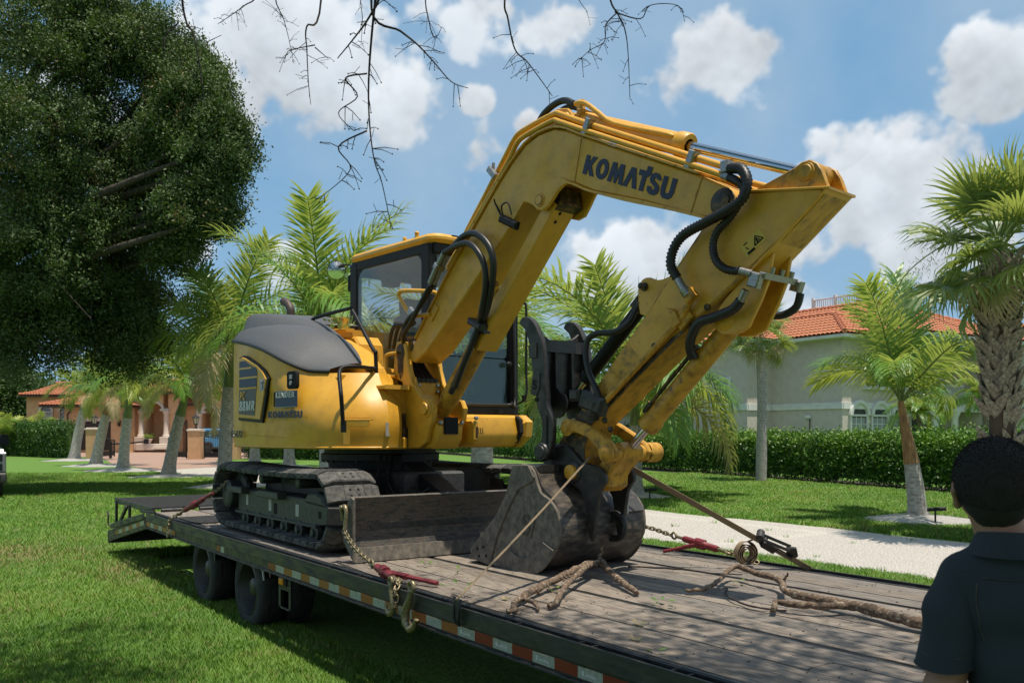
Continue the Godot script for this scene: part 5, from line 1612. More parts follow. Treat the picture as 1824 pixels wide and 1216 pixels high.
func thumb(ex: Node3D) -> void:
	var near := curve2(P2([2.51, 2.48, 2.55, 2.52, 2.62, 2.51, 2.68, 2.46, 2.72, 2.39, 2.75, 2.34, 2.77, 2.23, 2.78, 2.11, 2.80, 1.96, 2.80, 1.89, 2.84, 1.82, 2.855, 1.73, 2.845, 1.61, 2.81, 1.54, 2.76, 1.50, 2.70, 1.51, 2.67, 1.55, 2.69, 1.60, 2.73, 1.63, 2.75, 1.72, 2.74, 1.80, 2.70, 1.88, 2.68, 2.0, 2.65, 2.12, 2.63, 2.26, 2.60, 2.37, 2.56, 2.44]), 2, true)
	var b := MB.new()
	b.prism(near, 0.40, 0.445, 0.006)
	var th := obj("thumb", b, M.steel_black, ex, U)
	tag(th, "dark steel thumb with two hooked prongs standing behind the bucket")
	b = MB.new()
	b.prism(near, -0.045, 0.0, 0.006)
	obj("far_prong", b, M.steel_black, th, U)
	b = MB.new()
	b.box(Vector3(2.69, 2.31, 0.2), Vector3(0.075, 0.085, 0.42), 0.012)
	b.prism(P2([2.66, 1.86, 2.69, 1.86, 2.70, 2.28, 2.67, 2.28]), 0.0, 0.40)
	var sad := PackedVector2Array([Vector2(0.0, 2.30)])
	for i in 9:
		var u := i / 8.0
		sad.append(Vector2(0.40 * u, 2.345 + 0.075 * pow(absf(u * 2.0 - 1.0), 2.2)))
	sad.append(Vector2(0.40, 2.30))
	b.prism(sad, -0.015, 0.015, 0.003, Transform3D(Basis(Vector3(0, 0, 1), Vector3(0, 1, 0), Vector3(-1, 0, 0)), Vector3(2.66, 0, 0)))
	obj("cross_plate", b, M.steel_black, th, U)
	for z in [0.11, 0.27]:
		b = MB.new()
		b.prism(curve2(P2([2.67, 1.84, 2.66, 2.27, 2.73, 2.27, 2.735, 2.02, 2.82, 1.96, 2.84, 1.90, 2.80, 1.82, 2.72, 1.80]), 2, true), z, z + 0.022, 0.004)
		objs("rib", b, M.steel_black, th, U)
	b = MB.new()
	b.prism(P2([2.64, 1.97, 2.70, 1.95, 2.735, 2.02, 2.73, 2.12, 2.685, 2.14, 2.66, 2.10]), 0.445, 0.452, 0.003)
	b.prism(P2([2.63, 2.22, 2.70, 2.22, 2.70, 2.33, 2.62, 2.31]), 0.445, 0.458, 0.003)
	objs("boss_plate", b, M.frame_grey, th, U)
	words("cast_mark", "S", Vector3(2.665, 2.0, 0.452), Vector3(1, 0, 0), Vector3(0, 1, 0), 0.065, M.hole, th, U, 0.9, 0.0, "Droid Serif")
	b = MB.new()
	b.cyl(Vector3(2.70, 1.93, 0.447), Vector3(2.70, 1.93, 0.4495), 0.018, 12)
	b.prism(rounded(Vector2(2.805, 1.72), Vector2(0.018, 0.20), 0.009), 0.445, 0.4475)
	obj("hole", b, M.hole, th, U)
	b = MB.new()
	b.lathe([Vector2(0, 0.03), Vector2(0.04, 0.03), Vector2(0.045, 0.022), Vector2(0.06, 0.02), Vector2(0.068, 0.0)], Vector3(2.755, 1.565, 0.445), Vector3(0, 0, 1), 18)
	b.cyl(Vector3(2.755, 1.565, -0.06), Vector3(2.755, 1.565, 0.44), 0.055, 16)
	b.box(Vector3(2.84, 1.56, 0.2), Vector3(0.16, 0.12, 0.30), 0.02)
	obj("thumb_pin", b, M.steel_black, th, U)
	# cylinder that closes it, hung from a lug on the arm's back
	b = MB.new()
	var a0 := Vector3(3.53, 2.60, 0.2)
	var a1 := Vector3(2.80, 1.945, 0.2)
	var d := (a1 - a0).normalized()
	b.lathe([Vector2(0, -0.04), Vector2(0.045, -0.04), Vector2(0.05, 0.05), Vector2(0.048, 0.06), Vector2(0.048, 0.76), Vector2(0.054, 0.765), Vector2(0.054, 0.80), Vector2(0.028, 0.81)], a0, d, 20)
	var tc := obj("thumb_cylinder", b, M.cab_black, ex, U)
	b = MB.new()
	b.cyl(a0 + d * 0.80, a1, 0.024, 14)
	obj("piston_rod", b, M.chrome, tc, U)
	b = MB.new()
	var lug := curve2(P2([3.50, 2.46, 3.485, 2.62, 3.52, 2.68, 3.58, 2.685, 3.64, 2.66, 3.73, 2.67, 3.80, 2.72, 3.76, 2.62, 3.62, 2.46]), 2, true)
	b.prism(lug, 0.255, 0.285, 0.004)
	b.prism(lug, 0.115, 0.145, 0.004)
	objs("cylinder_lug", b, M.yellow, tc, U)
	b = MB.new()
	b.cyl(Vector3(3.54, 2.63, 0.10), Vector3(3.54, 2.63, 0.298), 0.028, 12, 0.004)
	b.box(Vector3(3.46, 2.53, 0.24), Vector3(0.09, 0.08, 0.09), 0.015, Basis(Vector3(0, 0, 1), 0.7))
	obj("lug_pin", b, M.greasy, tc, U)

func hoses(ex: Node3D) -> void:
	# rigid pipes up the boom
	var b := MB.new()
	b.tube(curve(V3([1.50, 3.02, 0.31, 1.70, 3.24, 0.31, 2.19, 3.745, 0.31, 2.30, 3.86, 0.31, 2.40, 3.91, 0.31, 2.72, 3.945, 0.31, 2.80, 3.925, 0.31, 3.07, 3.785, 0.31, 3.95, 3.355, 0.31, 4.17, 3.25, 0.33]), 3), 0.021, 8)
	b.tube(curve(V3([1.55, 3.03, 0.345, 1.81, 3.265, 0.345, 2.27, 3.695, 0.345, 2.37, 3.81, 0.345, 2.46, 3.85, 0.345, 2.74, 3.885, 0.345, 2.82, 3.86, 0.345, 3.09, 3.725, 0.345, 3.97, 3.295, 0.345, 4.18, 3.19, 0.345]), 3), 0.019, 8)
	b.tube(curve(V3([3.1, 3.72, 0.10, 3.97, 3.295, 0.10, 4.5, 3.06, 0.12]), 3), 0.019, 8)
	b.tube(curve(V3([3.1, 3.68, 0.06, 3.97, 3.26, 0.06, 4.4, 3.06, 0.07]), 3), 0.018, 8)
	b.tube(curve(V3([2.88, 3.99, 0.245, 2.92, 3.99, 0.25, 3.0, 3.955, 0.255, 3.13, 3.85, 0.265, 3.27, 3.745, 0.27, 3.68, 3.575, 0.265, 3.74, 3.545, 0.255]), 3), 0.018, 8)
	b.box(Vector3(2.92, 3.965, 0.23), Vector3(0.05, 0.09, 0.05), 0.008)
	objs("oil_pipe", b, M.yellow, ex, U)
	b = MB.new()
	for q in [[2.10, 3.665, 0.335, 0.76], [3.08, 3.755, 0.33, -0.48], [3.94, 3.335, 0.33, -0.45]]:
		b.box(Vector3(q[0], q[1], q[2]), Vector3(0.05, 0.12, 0.06), 0.006, Basis(Vector3(0, 0, 1), q[3]))
		b.cyl(Vector3(q[0], q[1], q[2]), Vector3(q[0], q[1] + 0.075, q[2]), 0.012, 8)
	b.tube(V3([4.17, 3.25, 0.33, 4.24, 3.215, 0.36]), 0.027, 8)
	b.tube(V3([4.18, 3.19, 0.345, 4.24, 3.16, 0.37]), 0.025, 8)
	b.box(Vector3(4.20, 3.235, 0.345), Vector3(0.05, 0.07, 0.06), 0.006)
	b.tube(V3([4.46, 3.08, 0.12, 4.54, 3.045, 0.12]), 0.024, 8)
	b.tube(V3([3.91, 2.615, 0.42, 3.96, 2.54, 0.42]), 0.026, 8)
	b.tube(V3([3.955, 2.55, 0.42, 3.98, 2.515, 0.41]), 0.034, 6)
	b.tube(V3([4.33, 2.61, 0.40, 4.40, 2.585, 0.39]), 0.022, 8)
	b.tube(V3([4.36, 2.50, 0.39, 4.32, 2.445, 0.38]), 0.022, 8)
	# manifold under the arm
	b.box(Vector3(4.415, 2.55, 0.375), Vector3(0.07, 0.085, 0.055), 0.008, Basis(Vector3(0, 0, 1), -0.35))
	b.box(Vector3(4.45, 2.575, 0.2), Vector3(0.045, 0.035, 0.34), 0.006, Basis(Vector3(0, 0, 1), -0.35))
	for k in 3:
		b.cyl(Vector3(4.45, 2.58, 0.28 - k * 0.10), Vector3(4.465, 2.625, 0.28 - k * 0.10), 0.017, 8)
	b.box(Vector3(4.455, 2.55, 0.01), Vector3(0.065, 0.065, 0.06), 0.008, Basis(Vector3(0, 0, 1), -0.35))
	# couplings at the boom foot
	for k in 2:
		var o := Vector3(0.0, 0.0, 0.04) * k
		b.tube([Vector3(1.62, 3.12, 0.40) + o, Vector3(1.52, 3.0, 0.41) + o, Vector3(1.44, 2.90, 0.41) + o], [0.021, 0.023, 0.021], 8)
		b.box(Vector3(1.54, 3.02, 0.41) + o, Vector3(0.045, 0.052, 0.052), 0.006, Basis(Vector3(0, 0, 1), 0.85))
	b.box(Vector3(1.12, 2.70, 0.40), Vector3(0.06, 0.09, 0.04), 0.005, Basis(Vector3(0, 0, 1), 0.85))
	objs("hose_fitting", b, M.bright, ex, U)
	b = MB.new()
	hose(b, V3([4.24, 3.215, 0.36, 4.34, 3.18, 0.40, 4.39, 3.10, 0.42, 4.37, 3.01, 0.43, 4.28, 2.96, 0.435, 4.13, 2.92, 0.43, 3.96, 2.87, 0.43, 3.88, 2.79, 0.43, 3.865, 2.70, 0.43, 3.91, 2.615, 0.42]), 0.033)
	obj("ribbed_hose", b, M.hosem, ex, U)
	b = MB.new()
	hose(b, V3([4.24, 3.16, 0.37, 4.30, 3.125, 0.39, 4.345, 3.08, 0.39, 4.335, 3.02, 0.39, 4.26, 2.93, 0.39, 4.17, 2.86, 0.39, 4.14, 2.78, 0.39, 4.17, 2.69, 0.40, 4.24, 2.63, 0.40, 4.33, 2.61, 0.40]), 0.026)
	obj("ribbed_hose", b, M.hosem, ex, U)
	b = MB.new()
	hose(b, V3([4.32, 2.445, 0.38, 4.26, 2.40, 0.375, 4.13, 2.37, 0.37, 4.02, 2.35, 0.36, 3.95, 2.28, 0.34, 3.915, 2.21, 0.31, 3.92, 2.15, 0.28]), 0.030, false)
	hose(b, V3([4.47, 2.51, 0.0, 4.44, 2.43, 0.0, 4.36, 2.39, 0.02, 4.26, 2.40, 0.05]), 0.024, false)
	hose(b, V3([2.84, 4.01, 0.22, 2.74, 4.065, 0.21, 2.62, 4.07, 0.2, 2.51, 4.03, 0.2, 2.44, 3.96, 0.2, 2.39, 3.86, 0.2, 2.37, 3.77, 0.2]), 0.024, false)
	hose(b, V3([2.85, 3.985, 0.17, 2.75, 4.03, 0.16, 2.64, 4.03, 0.15, 2.55, 3.98, 0.15, 2.48, 3.88, 0.15, 2.44, 3.79, 0.15]), 0.022, false)
	# from the boom couplings: a loop out to the cylinder, runs down to the post
	hose(b, V3([1.62, 3.12, 0.40, 1.85, 3.21, 0.43, 2.03, 3.20, 0.45, 2.17, 3.10, 0.45, 2.22, 2.98, 0.44, 2.19, 2.83, 0.42, 2.09, 2.66, 0.38, 1.97, 2.55, 0.34, 1.86, 2.42, 0.33, 1.70, 2.20, 0.33, 1.55, 2.02, 0.32]), 0.026, false)
	hose(b, V3([1.62, 3.12, 0.44, 1.82, 3.14, 0.47, 1.98, 3.13, 0.48, 2.10, 3.04, 0.48, 2.15, 2.92, 0.46, 2.13, 2.78, 0.44, 2.04, 2.63, 0.40, 1.96, 2.55, 0.36, 1.88, 2.40, 0.36, 1.76, 2.24, 0.35, 1.62, 2.06, 0.33]), 0.024, false)
	hose(b, V3([1.44, 2.90, 0.41, 1.24, 2.72, 0.42, 1.12, 2.66, 0.42, 1.00, 2.58, 0.40, 0.96, 2.50, 0.36, 0.93, 2.40, 0.30]), 0.020, false)
	hose(b, V3([1.44, 2.88, 0.45, 1.28, 2.70, 0.46, 1.15, 2.60, 0.44, 1.02, 2.52, 0.42, 0.95, 2.44, 0.36, 0.90, 2.36, 0.30]), 0.020, false)
	b.bar(Vector3(1.84, 2.57, 0.34), Vector3(2.0, 2.50, 0.34), 0.10, 0.05, 0.012)
	b.box(Vector3(1.955, 2.52, 0.31), Vector3(0.08, 0.12, 0.10), 0.02)
	# thumb circuit
	hose(b, V3([3.46, 2.55, 0.25, 3.44, 2.46, 0.28, 3.40, 2.40, 0.30, 3.30, 2.36, 0.31, 3.16, 2.36, 0.33, 3.09, 2.32, 0.34, 3.08, 2.22, 0.35, 3.12, 2.10, 0.36, 3.20, 1.98, 0.37, 3.22, 1.93, 0.37]), 0.021, false)
	objs("hose", b, M.hosem, ex, U)

const TAPE_Y := 0.622

func trailer() -> void:
	var tr := thing("flatbed_trailer", "black flatbed trailer with weathered plank deck and reflective tape carrying the excavator", "trailer", Vector3(-7.0, 0, 0))
	rng.seed = 31
	# planks, in two lengths each, with steel flats between some
	var z := -1.235
	var k := 0
	var meshes := {}
	while z < 1.19:
		var w: float = [0.182, 0.188, 0.178][k % 3]
		if k == 3 or k == 9:
			var st := MB.new()
			st.box(Vector3(-3.7, 0.733, z + 0.022), Vector3(12.9, 0.012, 0.0475), 0.002)
			obj("steel_flat", st, M.rail, tr)
			z += 0.048
		w = minf(w, 1.225 - z)
		var joint := -5.6 + 1.9 * ((k * 5) % 4) - 0.4
		for s in 2:
			var x0 := -10.12 if s == 0 else joint + 0.004
			var x1 := joint - 0.004 if s == 0 else 2.6
			var b := MB.new()
			# a slightly cupped board
			var prof := PackedVector2Array()
			var cup := rng.randf_range(-0.003, 0.004)
			for i in 7:
				var u := i / 6.0
				prof.append(Vector2(z + u * (w - 0.007), 0.75 + cup * (1.0 - pow(2.0 * u - 1.0, 2.0)) - (0.003 if i == 0 or i == 6 else 0.0)))
			prof.append(Vector2(z + w - 0.007, 0.728))
			prof.append(Vector2(z + w - 0.0006, 0.728))
			prof.append(Vector2(z + w - 0.0006, 0.712))
			prof.append(Vector2(z, 0.712))
			b.prism(prof, x0, x1, 0.002, Transform3D(Basis(Vector3(0, 0, 1), Vector3(0, 1, 0), Vector3(1, 0, 0)), Vector3(0, rng.randf_range(-0.003, 0.002), 0)))
			obj("deck_plank", b, M.planks[rng.randi() % 4], tr)
		z += w
		k += 1
	# screws along the cross members
	var sc := MB.new()
	for i in 22:
		for j in 13:
			for e in [-0.05, 0.05]:
				var sx := -9.9 + i * 0.56 + rng.randf_range(-0.012, 0.012)
				sc.lathe([Vector2(0, 0.0), Vector2(0.0038, 0.0), Vector2(0.004, -0.003)], Vector3(sx, 0.7525, -1.13 + j * 0.187 + e), Vector3.UP, 6)
	obj("screw_head", sc, M.trailer, tr).set_meta("kind", "stuff")
	# steel plate ahead of the ramp, and the wooden strip behind it
	var b := MB.new()
	b.box(Vector3(-10.14, 0.745, 0), Vector3(0.02, 0.03, 2.46), 0.003)
	obj("cross_flat", b, M.rail, tr)
	b = MB.new()
	b.box(Vector3(-9.72, 0.757, 0.98), Vector3(0.74, 0.008, 0.5), 0.002)
	obj("deck_plate", b, M.ramp, tr)
	for i in 5:
		b = MB.new()
		b.box(Vector3(-10.62, 0.735, -1.0 + i * 0.5), Vector3(0.92, 0.03, 0.47), 0.005)
		obj("deck_plank", b, M.planks[i % 4], tr)
	for side in [1.0, -1.0]:
		# side channel, spacers and the rub rail outside them
		b = MB.new()
		b.box(Vector3(-4.0, 0.69, side * 1.252), Vector3(13.9, 0.125, 0.035), 0.008)
		obj("side_channel", b, M.trailer, tr)
		b = MB.new()
		b.box(Vector3(-4.0, 0.712, side * 1.356), Vector3(13.9, 0.094, 0.012), 0.003)
		obj("rub_rail", b, M.rail, tr)
		for i in 23:
			var x := -10.6 + i * 0.58
			b = MB.new()
			for e in [-0.045, 0.045]:
				b.box(Vector3(x + e, 0.70, side * 1.31), Vector3(0.008, 0.085, 0.085), 0.0)
			b.box(Vector3(x, 0.70, side * 1.335), Vector3(0.10, 0.085, 0.008))
			b.box(Vector3(x + 0.27, 0.705, side * 1.31), Vector3(0.03, 0.03, 0.085), 0.008)
			obj("stake_pocket", b, M.trailer, tr)
		b = MB.new()
		b.box(Vector3(-4.0, TAPE_Y, side * 1.325), Vector3(13.9, 0.085, 0.03), 0.006)
		b.box(Vector3(-4.0, 0.578, side * 1.306), Vector3(13.9, 0.012, 0.112), 0.003)
		obj("lower_channel", b, M.trailer, tr)
		# reflective tape on the lower channel, laid as separate strips
		var x := -6.98
		var n := 0
		while x < 2.6 and side > 0:
			var w2 := 0.17
			b = MB.new()
			b.box(Vector3(x + w2 * 0.5, TAPE_Y, 1.341), Vector3(w2 - 0.001, 0.052, 0.002))
			var m: Material = M.tape_white if n % 2 else (M.tape_red if x > -4.25 or n == 0 else M.tape_orange)
			var t := obj("reflective_tape", b, m, tr)
			if n % 2 == 1 and x > -4.4:
				b = MB.new()
				b.prism(P2([x + 0.028, TAPE_Y - 0.010, x + 0.044, TAPE_Y - 0.010, x + 0.040, TAPE_Y + 0.002, x + 0.046, TAPE_Y + 0.004, x + 0.036, TAPE_Y + 0.012, x + 0.026, TAPE_Y + 0.004, x + 0.032, TAPE_Y + 0.002]), 1.342, 1.3432)
				for j in 7:
					b.box(Vector3(x + 0.057 + j * 0.0115, TAPE_Y - 0.004, 1.3425), Vector3(0.004 + 0.003 * (j % 2), 0.013, 0.0015))
				obj("tape_mark", b, M.white, t).set_meta("kind", "stuff")
			x += w2
			n += 1
	for q in [[-8.33, M.tape_red, 0.10], [-8.21, M.tape_white, 0.10], [-11.0, M.tape_orange, 0.16], [-10.82, M.tape_white, 0.16], [-10.64, M.tape_orange, 0.16], [-10.46, M.tape_white, 0.16], [-10.28, M.tape_orange, 0.16], [-10.10, M.tape_white, 0.16], [-9.92, M.tape_orange, 0.16]]:
		b = MB.new()
		b.box(Vector3(q[0] + q[2] * 0.5, TAPE_Y, 1.341), Vector3(q[2], 0.052, 0.002))
		obj("reflective_tape", b, q[1], tr)
	# frame below
	for zz in [0.48, -0.48]:
		b = MB.new()
		b.box(Vector3(-4.2, 0.52, zz), Vector3(13.4, 0.32, 0.12), 0.01)
		obj("main_beam", b, M.trailer, tr)
	for i in 24:
		b = MB.new()
		b.box(Vector3(-10.6 + i * 0.56, 0.655, 0), Vector3(0.06, 0.10, 2.5), 0.005)
		obj("cross_member", b, M.trailer, tr)
	# wheels, dual on two axles
	var tyre := MB.new()
	tyre.lathe([Vector2(0.235, -0.095), Vector2(0.255, -0.105), Vector2(0.315, -0.112), Vector2(0.352, -0.098), Vector2(0.368, -0.075), Vector2(0.372, -0.03), Vector2(0.366, -0.028), Vector2(0.366, -0.02), Vector2(0.373, -0.018), Vector2(0.373, 0.018), Vector2(0.366, 0.02), Vector2(0.366, 0.028), Vector2(0.372, 0.03), Vector2(0.368, 0.075), Vector2(0.352, 0.098), Vector2(0.315, 0.112), Vector2(0.255, 0.105), Vector2(0.235, 0.095)], Vector3.ZERO, Vector3(0, 0, 1), 40)
	var tm := mesh_of(tyre)
	var rim := MB.new()
	rim.lathe([Vector2(0.24, 0.10), Vector2(0.225, 0.105), Vector2(0.215, 0.085), Vector2(0.20, 0.03), Vector2(0.185, 0.0), Vector2(0.175, -0.03), Vector2(0.10, -0.04), Vector2(0.085, -0.03), Vector2(0.08, 0.05), Vector2(0.06, 0.065), Vector2(0.0, 0.068)], Vector3.ZERO, Vector3(0, 0, 1), 32)
	for i in 8:
		var a := TAU * i / 8.0
		rim.cyl(Vector3(cos(a) * 0.13, sin(a) * 0.13, -0.04), Vector3(cos(a) * 0.13, sin(a) * 0.13, -0.005), 0.014, 6)
	var rm := mesh_of(rim)
	for x in [-7.63, -8.94]:
		b = MB.new()
		b.cyl(Vector3(x, 0.345, -1.1), Vector3(x, 0.345, 1.1), 0.06, 14)
		obj("axle", b, M.trailer, tr)
		for s in [1.0, -1.0]:
			for zz in [1.185, 0.91]:
				var w := Node3D.new()
				w.name = "wheel"
				tr.add_child(w, true)
				w.position = Vector3(x + 7.0, 0.345, s * zz)
				if s < 0:
					w.rotation.y = PI
				for q in [["tyre", tm, M.tyre], ["rim", rm, M.rim_dark]]:
					var o := MeshInstance3D.new()
					o.name = q[0]
					o.mesh = q[1]
					o.set_surface_override_material(0, q[2])
					w.add_child(o, true)
			# mudguard over the wheel with a bright edge
			b = MB.new()
			var arc := []
			var arc2 := []
			for i in 9:
				var a := lerpf(0.10, 0.62, i / 8.0) * PI
				arc.append(Vector3(x + cos(a) * 0.44, 0.345 + minf(sin(a) * 0.44, 0.255), s * 1.30))
				arc2.append(Vector3(x + cos(a) * 0.44, 0.345 + minf(sin(a) * 0.44, 0.255), s * 0.80))
			b.sheet([arc, arc2], Vector3.UP)
			obj("mudguard", b, M.trailer, tr)
			b = MB.new()
			b.prism(P2([x + 0.36, 0.577, x + 0.40, 0.577, x + 0.445, 0.545, x + 0.46, 0.47, x + 0.44, 0.47, x + 0.42, 0.535]), s * 1.305 - 0.006, s * 1.305 + 0.006, 0.002)
			obj("mudguard_edge", b, M.label_grey if x > -8.0 else M.frame_grey, tr)
	# plate with the amber side lamp
	b = MB.new()
	b.box(Vector3(-6.66, 0.545, 1.325), Vector3(0.25, 0.16, 0.006), 0.002)
	b.box(Vector3(-6.765, 0.39, 1.325), Vector3(0.04, 0.15, 0.006), 0.002)
	b.box(Vector3(-6.555, 0.39, 1.325), Vector3(0.04, 0.15, 0.006), 0.002)
	b.box(Vector3(-6.66, 0.322, 1.325), Vector3(0.25, 0.016, 0.006), 0.002)
	for i in 9:
		for j in 5:
			b.box(Vector3(-6.765 + i * 0.026, 0.482 + j * 0.032, 1.329), Vector3(0.014, 0.005, 0.003), 0, Basis(Vector3(0, 0, 1), 0.7 if (i + j) % 2 else -0.7))
	var plate := obj("lamp_plate", b, M.rail, tr)
	b = MB.new()
	b.box(Vector3(-6.66, 0.535, 1.337), Vector3(0.12, 0.07, 0.02), 0.006)
	obj("lamp_housing", b, M.trailer, plate)
	b = MB.new()
	b.box(Vector3(-6.665, 0.535, 1.352), Vector3(0.085, 0.052, 0.02), 0.008)
	obj("marker_lens", b, M.amber, plate)
	# beavertail with the ramps folded flat on top of it
	b = MB.new()
	for i in 9:
		b.box(Vector3(-11.25 - i * 0.235, 0.635 - i * 0.038, 0), Vector3(0.225, 0.05, 2.4), 0.004, Basis(Vector3(0, 0, 1), 0.165))
	objs("tail_slat", b, M.trailer, tr)
	for s in [1.0, -1.0]:
		b = MB.new()
		b.bar(Vector3(-11.06, 0.63, s * 1.325), Vector3(-13.12, 0.28, s * 1.325), 0.03, 0.15, 0.006)
		b.bar(Vector3(-11.06, 0.71, s * 1.355), Vector3(-12.9, 0.43, s * 1.355), 0.014, 0.07, 0.004)
		objs("tail_rail", b, M.rail, tr)
		for i in 8:
			b = MB.new()
			var u := Vector3(-11.12, 0.625, s * 1.341) + Vector3(-2.03, -0.345, 0).normalized() * (i * 0.20 + 0.1)
			b.box(u, Vector3(0.19, 0.052, 0.003), 0, Basis(Vector3(0, 0, 1), 0.168))
			if s > 0:
				obj("reflective_tape", b, M.tape_orange if i % 2 else M.tape_white, tr)
		b = MB.new()
		b.bar(Vector3(-12.98, 0.36, s * 1.27), Vector3(-12.98, 0.77, s * 1.27), 0.03, 0.05, 0.004)
		b.bar(Vector3(-12.95, 0.38, s * 1.27), Vector3(-12.35, 0.74, s * 1.27), 0.03, 0.05, 0.004)
		b.bar(Vector3(-12.2, 0.55, s * 1.27), Vector3(-12.2, 0.76, s * 1.27), 0.03, 0.05, 0.004)
		b.tube(curve(V3([-13.15, 0.40, s * 1.30, -13.2, 0.44, s * 1.33, -13.2, 0.56, s * 1.33, -13.26, 0.60, s * 1.33])), 0.011, 8)
		objs("ramp_strut", b, M.trailer, tr)
	b = MB.new()
	b.box(Vector3(-13.2, 0.26, 0), Vector3(0.10, 0.17, 2.66), 0.008)
	obj("bumper", b, M.trailer, tr)
	for s in [1.0, -1.0]:
		for i in 14:
			b = MB.new()
			b.box(Vector3(-13.02 + i * 0.143, 0.788, s * 0.63), Vector3(0.128, 0.022, 1.2), 0.004)
			obj("ramp_slat", b, M.ramp, tr)
		b = MB.new()
		for zz in [0.03, 1.25]:
			b.bar(Vector3(-13.1, 0.768, s * zz), Vector3(-11.05, 0.768, s * zz), 0.04, 0.07, 0.006)
		objs("ramp_edge", b, M.rail, tr)
	b = MB.new()
	for zz in [1.05, 0.6, -0.6, -1.05]:
		b.cyl(Vector3(-11.02, 0.765, zz - 0.12), Vector3(-11.02, 0.765, zz + 0.12), 0.03, 10)
	b.bar(Vector3(-11.4, 0.74, 1.31), Vector3(-10.75, 0.77, 1.31), 0.03, 0.03, 0.006)
	objs("ramp_hinge", b, M.trailer, tr)

# ---------------------------------------------------------------- chains, binders and straps
var link_mesh: ArrayMesh

func chain(label: String, pts: Array) -> Node3D:
	var c := curve(pts, 8)
	var root := thing("tie_down_chain", label, "chain", c[0], "chains that hold the excavator")
	if link_mesh == null:
		var b := MB.new()
		var o := []
		for i in 17:
			var a := TAU * i / 16.0
			o.append(Vector3(cos(a) * 0.011 + signf(cos(a)) * (0.011 if absf(cos(a)) > 0.01 else 0.0), 0, sin(a) * 0.0135))
		b.tube(o, 0.0052, 6, false)
		link_mesh = mesh_of(b)
	var acc := 0.0
	var k := 0
	for i in c.size() - 1:
		var L: float = c[i].distance_to(c[i + 1])
		var x: Vector3 = (c[i + 1] - c[i]).normalized()
		while acc < L:
			var y := x.cross(Vector3(0, 0, 1)).normalized().rotated(x, PI / 4 + (PI / 2 if k % 2 else 0.0))
			var o := MeshInstance3D.new()
			o.name = "link"
			o.mesh = link_mesh
			o.set_surface_override_material(0, M.chain)
			root.add_child(o, true)
			o.position = c[i] + x * acc - c[0]
			o.basis = Basis(x, y, x.cross(y)).scaled_local(Vector3.ONE * 1.12)
			acc += 0.036
			k += 1
		acc -= L
	return root

func hook(called: String, at: Vector3, x: Vector3, y: Vector3, s: float, parent: Node) -> void:
	var b := MB.new()
	var p := []
	var rr := []
	for q in [[0.0, 0.06, 0.010], [0.0, 0.03, 0.012], [0.012, 0.0, 0.014], [0.02, -0.03, 0.015], [0.005, -0.062, 0.016], [-0.03, -0.07, 0.015], [-0.055, -0.05, 0.012], [-0.06, -0.02, 0.008]]:
		p.append(at + x * q[0] * s + y * q[1] * s)
		rr.append(q[2] * s)
	b.tube(p, rr, 10)
	var ring := []
	for i in 13:
		var a := TAU * i / 12.0
		ring.append(at + y * (0.075 + 0.017 * cos(a)) * s + x * 0.017 * sin(a) * s)
	b.tube(ring, 0.008 * s, 8, false)
	obj(called, b, M.chain, parent)

# ratchet binder: two threaded eyes in a sleeve with a long handle
func binder(label: String, a: Vector3, c: Vector3, grip: Vector3, tool := "load_binder") -> void:
	var r := thing(tool, label, "load binder", (a + c) * 0.5, "binders that tighten the chains")
	var d := (c - a).normalized()
	var L := a.distance_to(c)
	var m := (a + c) * 0.5
	var b := MB.new()
	b.lathe([Vector2(0.0, -0.21), Vector2(0.022, -0.21), Vector2(0.026, -0.19), Vector2(0.026, -0.06), Vector2(0.034, -0.05), Vector2(0.034, 0.05), Vector2(0.026, 0.06), Vector2(0.026, 0.19), Vector2(0.022, 0.21), Vector2(0.0, 0.21)].map(func(q): return Vector2(q.x, q.y * minf(1.0, L / 0.62))), m, d, 14)
	obj("sleeve", b, M.binder, r)
	b = MB.new()
	b.tube([a, a.lerp(m, 0.7)], 0.013, 8)
	b.tube([c, c.lerp(m, 0.7)], 0.013, 8)
	objs("threaded_rod", b, M.chain, r)
	b = MB.new()
	for e in [a, c]:
		var o: Vector3 = -d if e == a else d
		var ring := []
		var side := d.cross(Vector3.UP).normalized()
		for i in 13:
			var t := TAU * i / 12.0
			ring.append(e + o * (0.022 + 0.024 * cos(t)) + (Vector3.UP if e == a else side) * 0.024 * sin(t))
		b.tube(ring, 0.009, 8, false)
	objs("eye", b, M.chain, r)
	b = MB.new()
	var h := (grip - m)
	var hd := h.normalized()
	b.bar(m - hd * 0.03, m + h * 0.45, 0.045, 0.034, 0.008)
	b.bar(m + h * 0.40, grip, 0.032, 0.026, 0.008)
	b.box(m, Vector3(0.09, 0.075, 0.06), 0.015, Basis(d, d.cross(Vector3.UP).normalized().cross(d).normalized() * -1.0, d.cross(Vector3.UP).normalized()))
	obj("handle", b, M.binder, r)

func strap_sheet(b: MB, pts: Array, across: Vector3, w: float, th := 0.0035) -> void:
	var rows := []
	var back := []
	for i in pts.size():
		var t: Vector3 = (pts[mini(i + 1, pts.size() - 1)] - pts[maxi(i - 1, 0)]).normalized()
		var s := (across - t * across.dot(t)).normalized()
		var n := t.cross(s).normalized()
		rows.append([pts[i] - s * w * 0.5, pts[i] + s * w * 0.5])
		back.append([pts[i] - s * w * 0.5 + n * th, pts[i] + s * w * 0.5 + n * th])
	var n0: Vector3 = (pts[1] - pts[0]).normalized().cross(across).normalized()
	b.sheet(rows, -n0)
	b.sheet(back, n0)
	for e in 2:
		var edge := []
		for i in pts.size():
			edge.append([rows[i][e], back[i][e]])
		b.sheet(edge, across * (1 if e else -1))

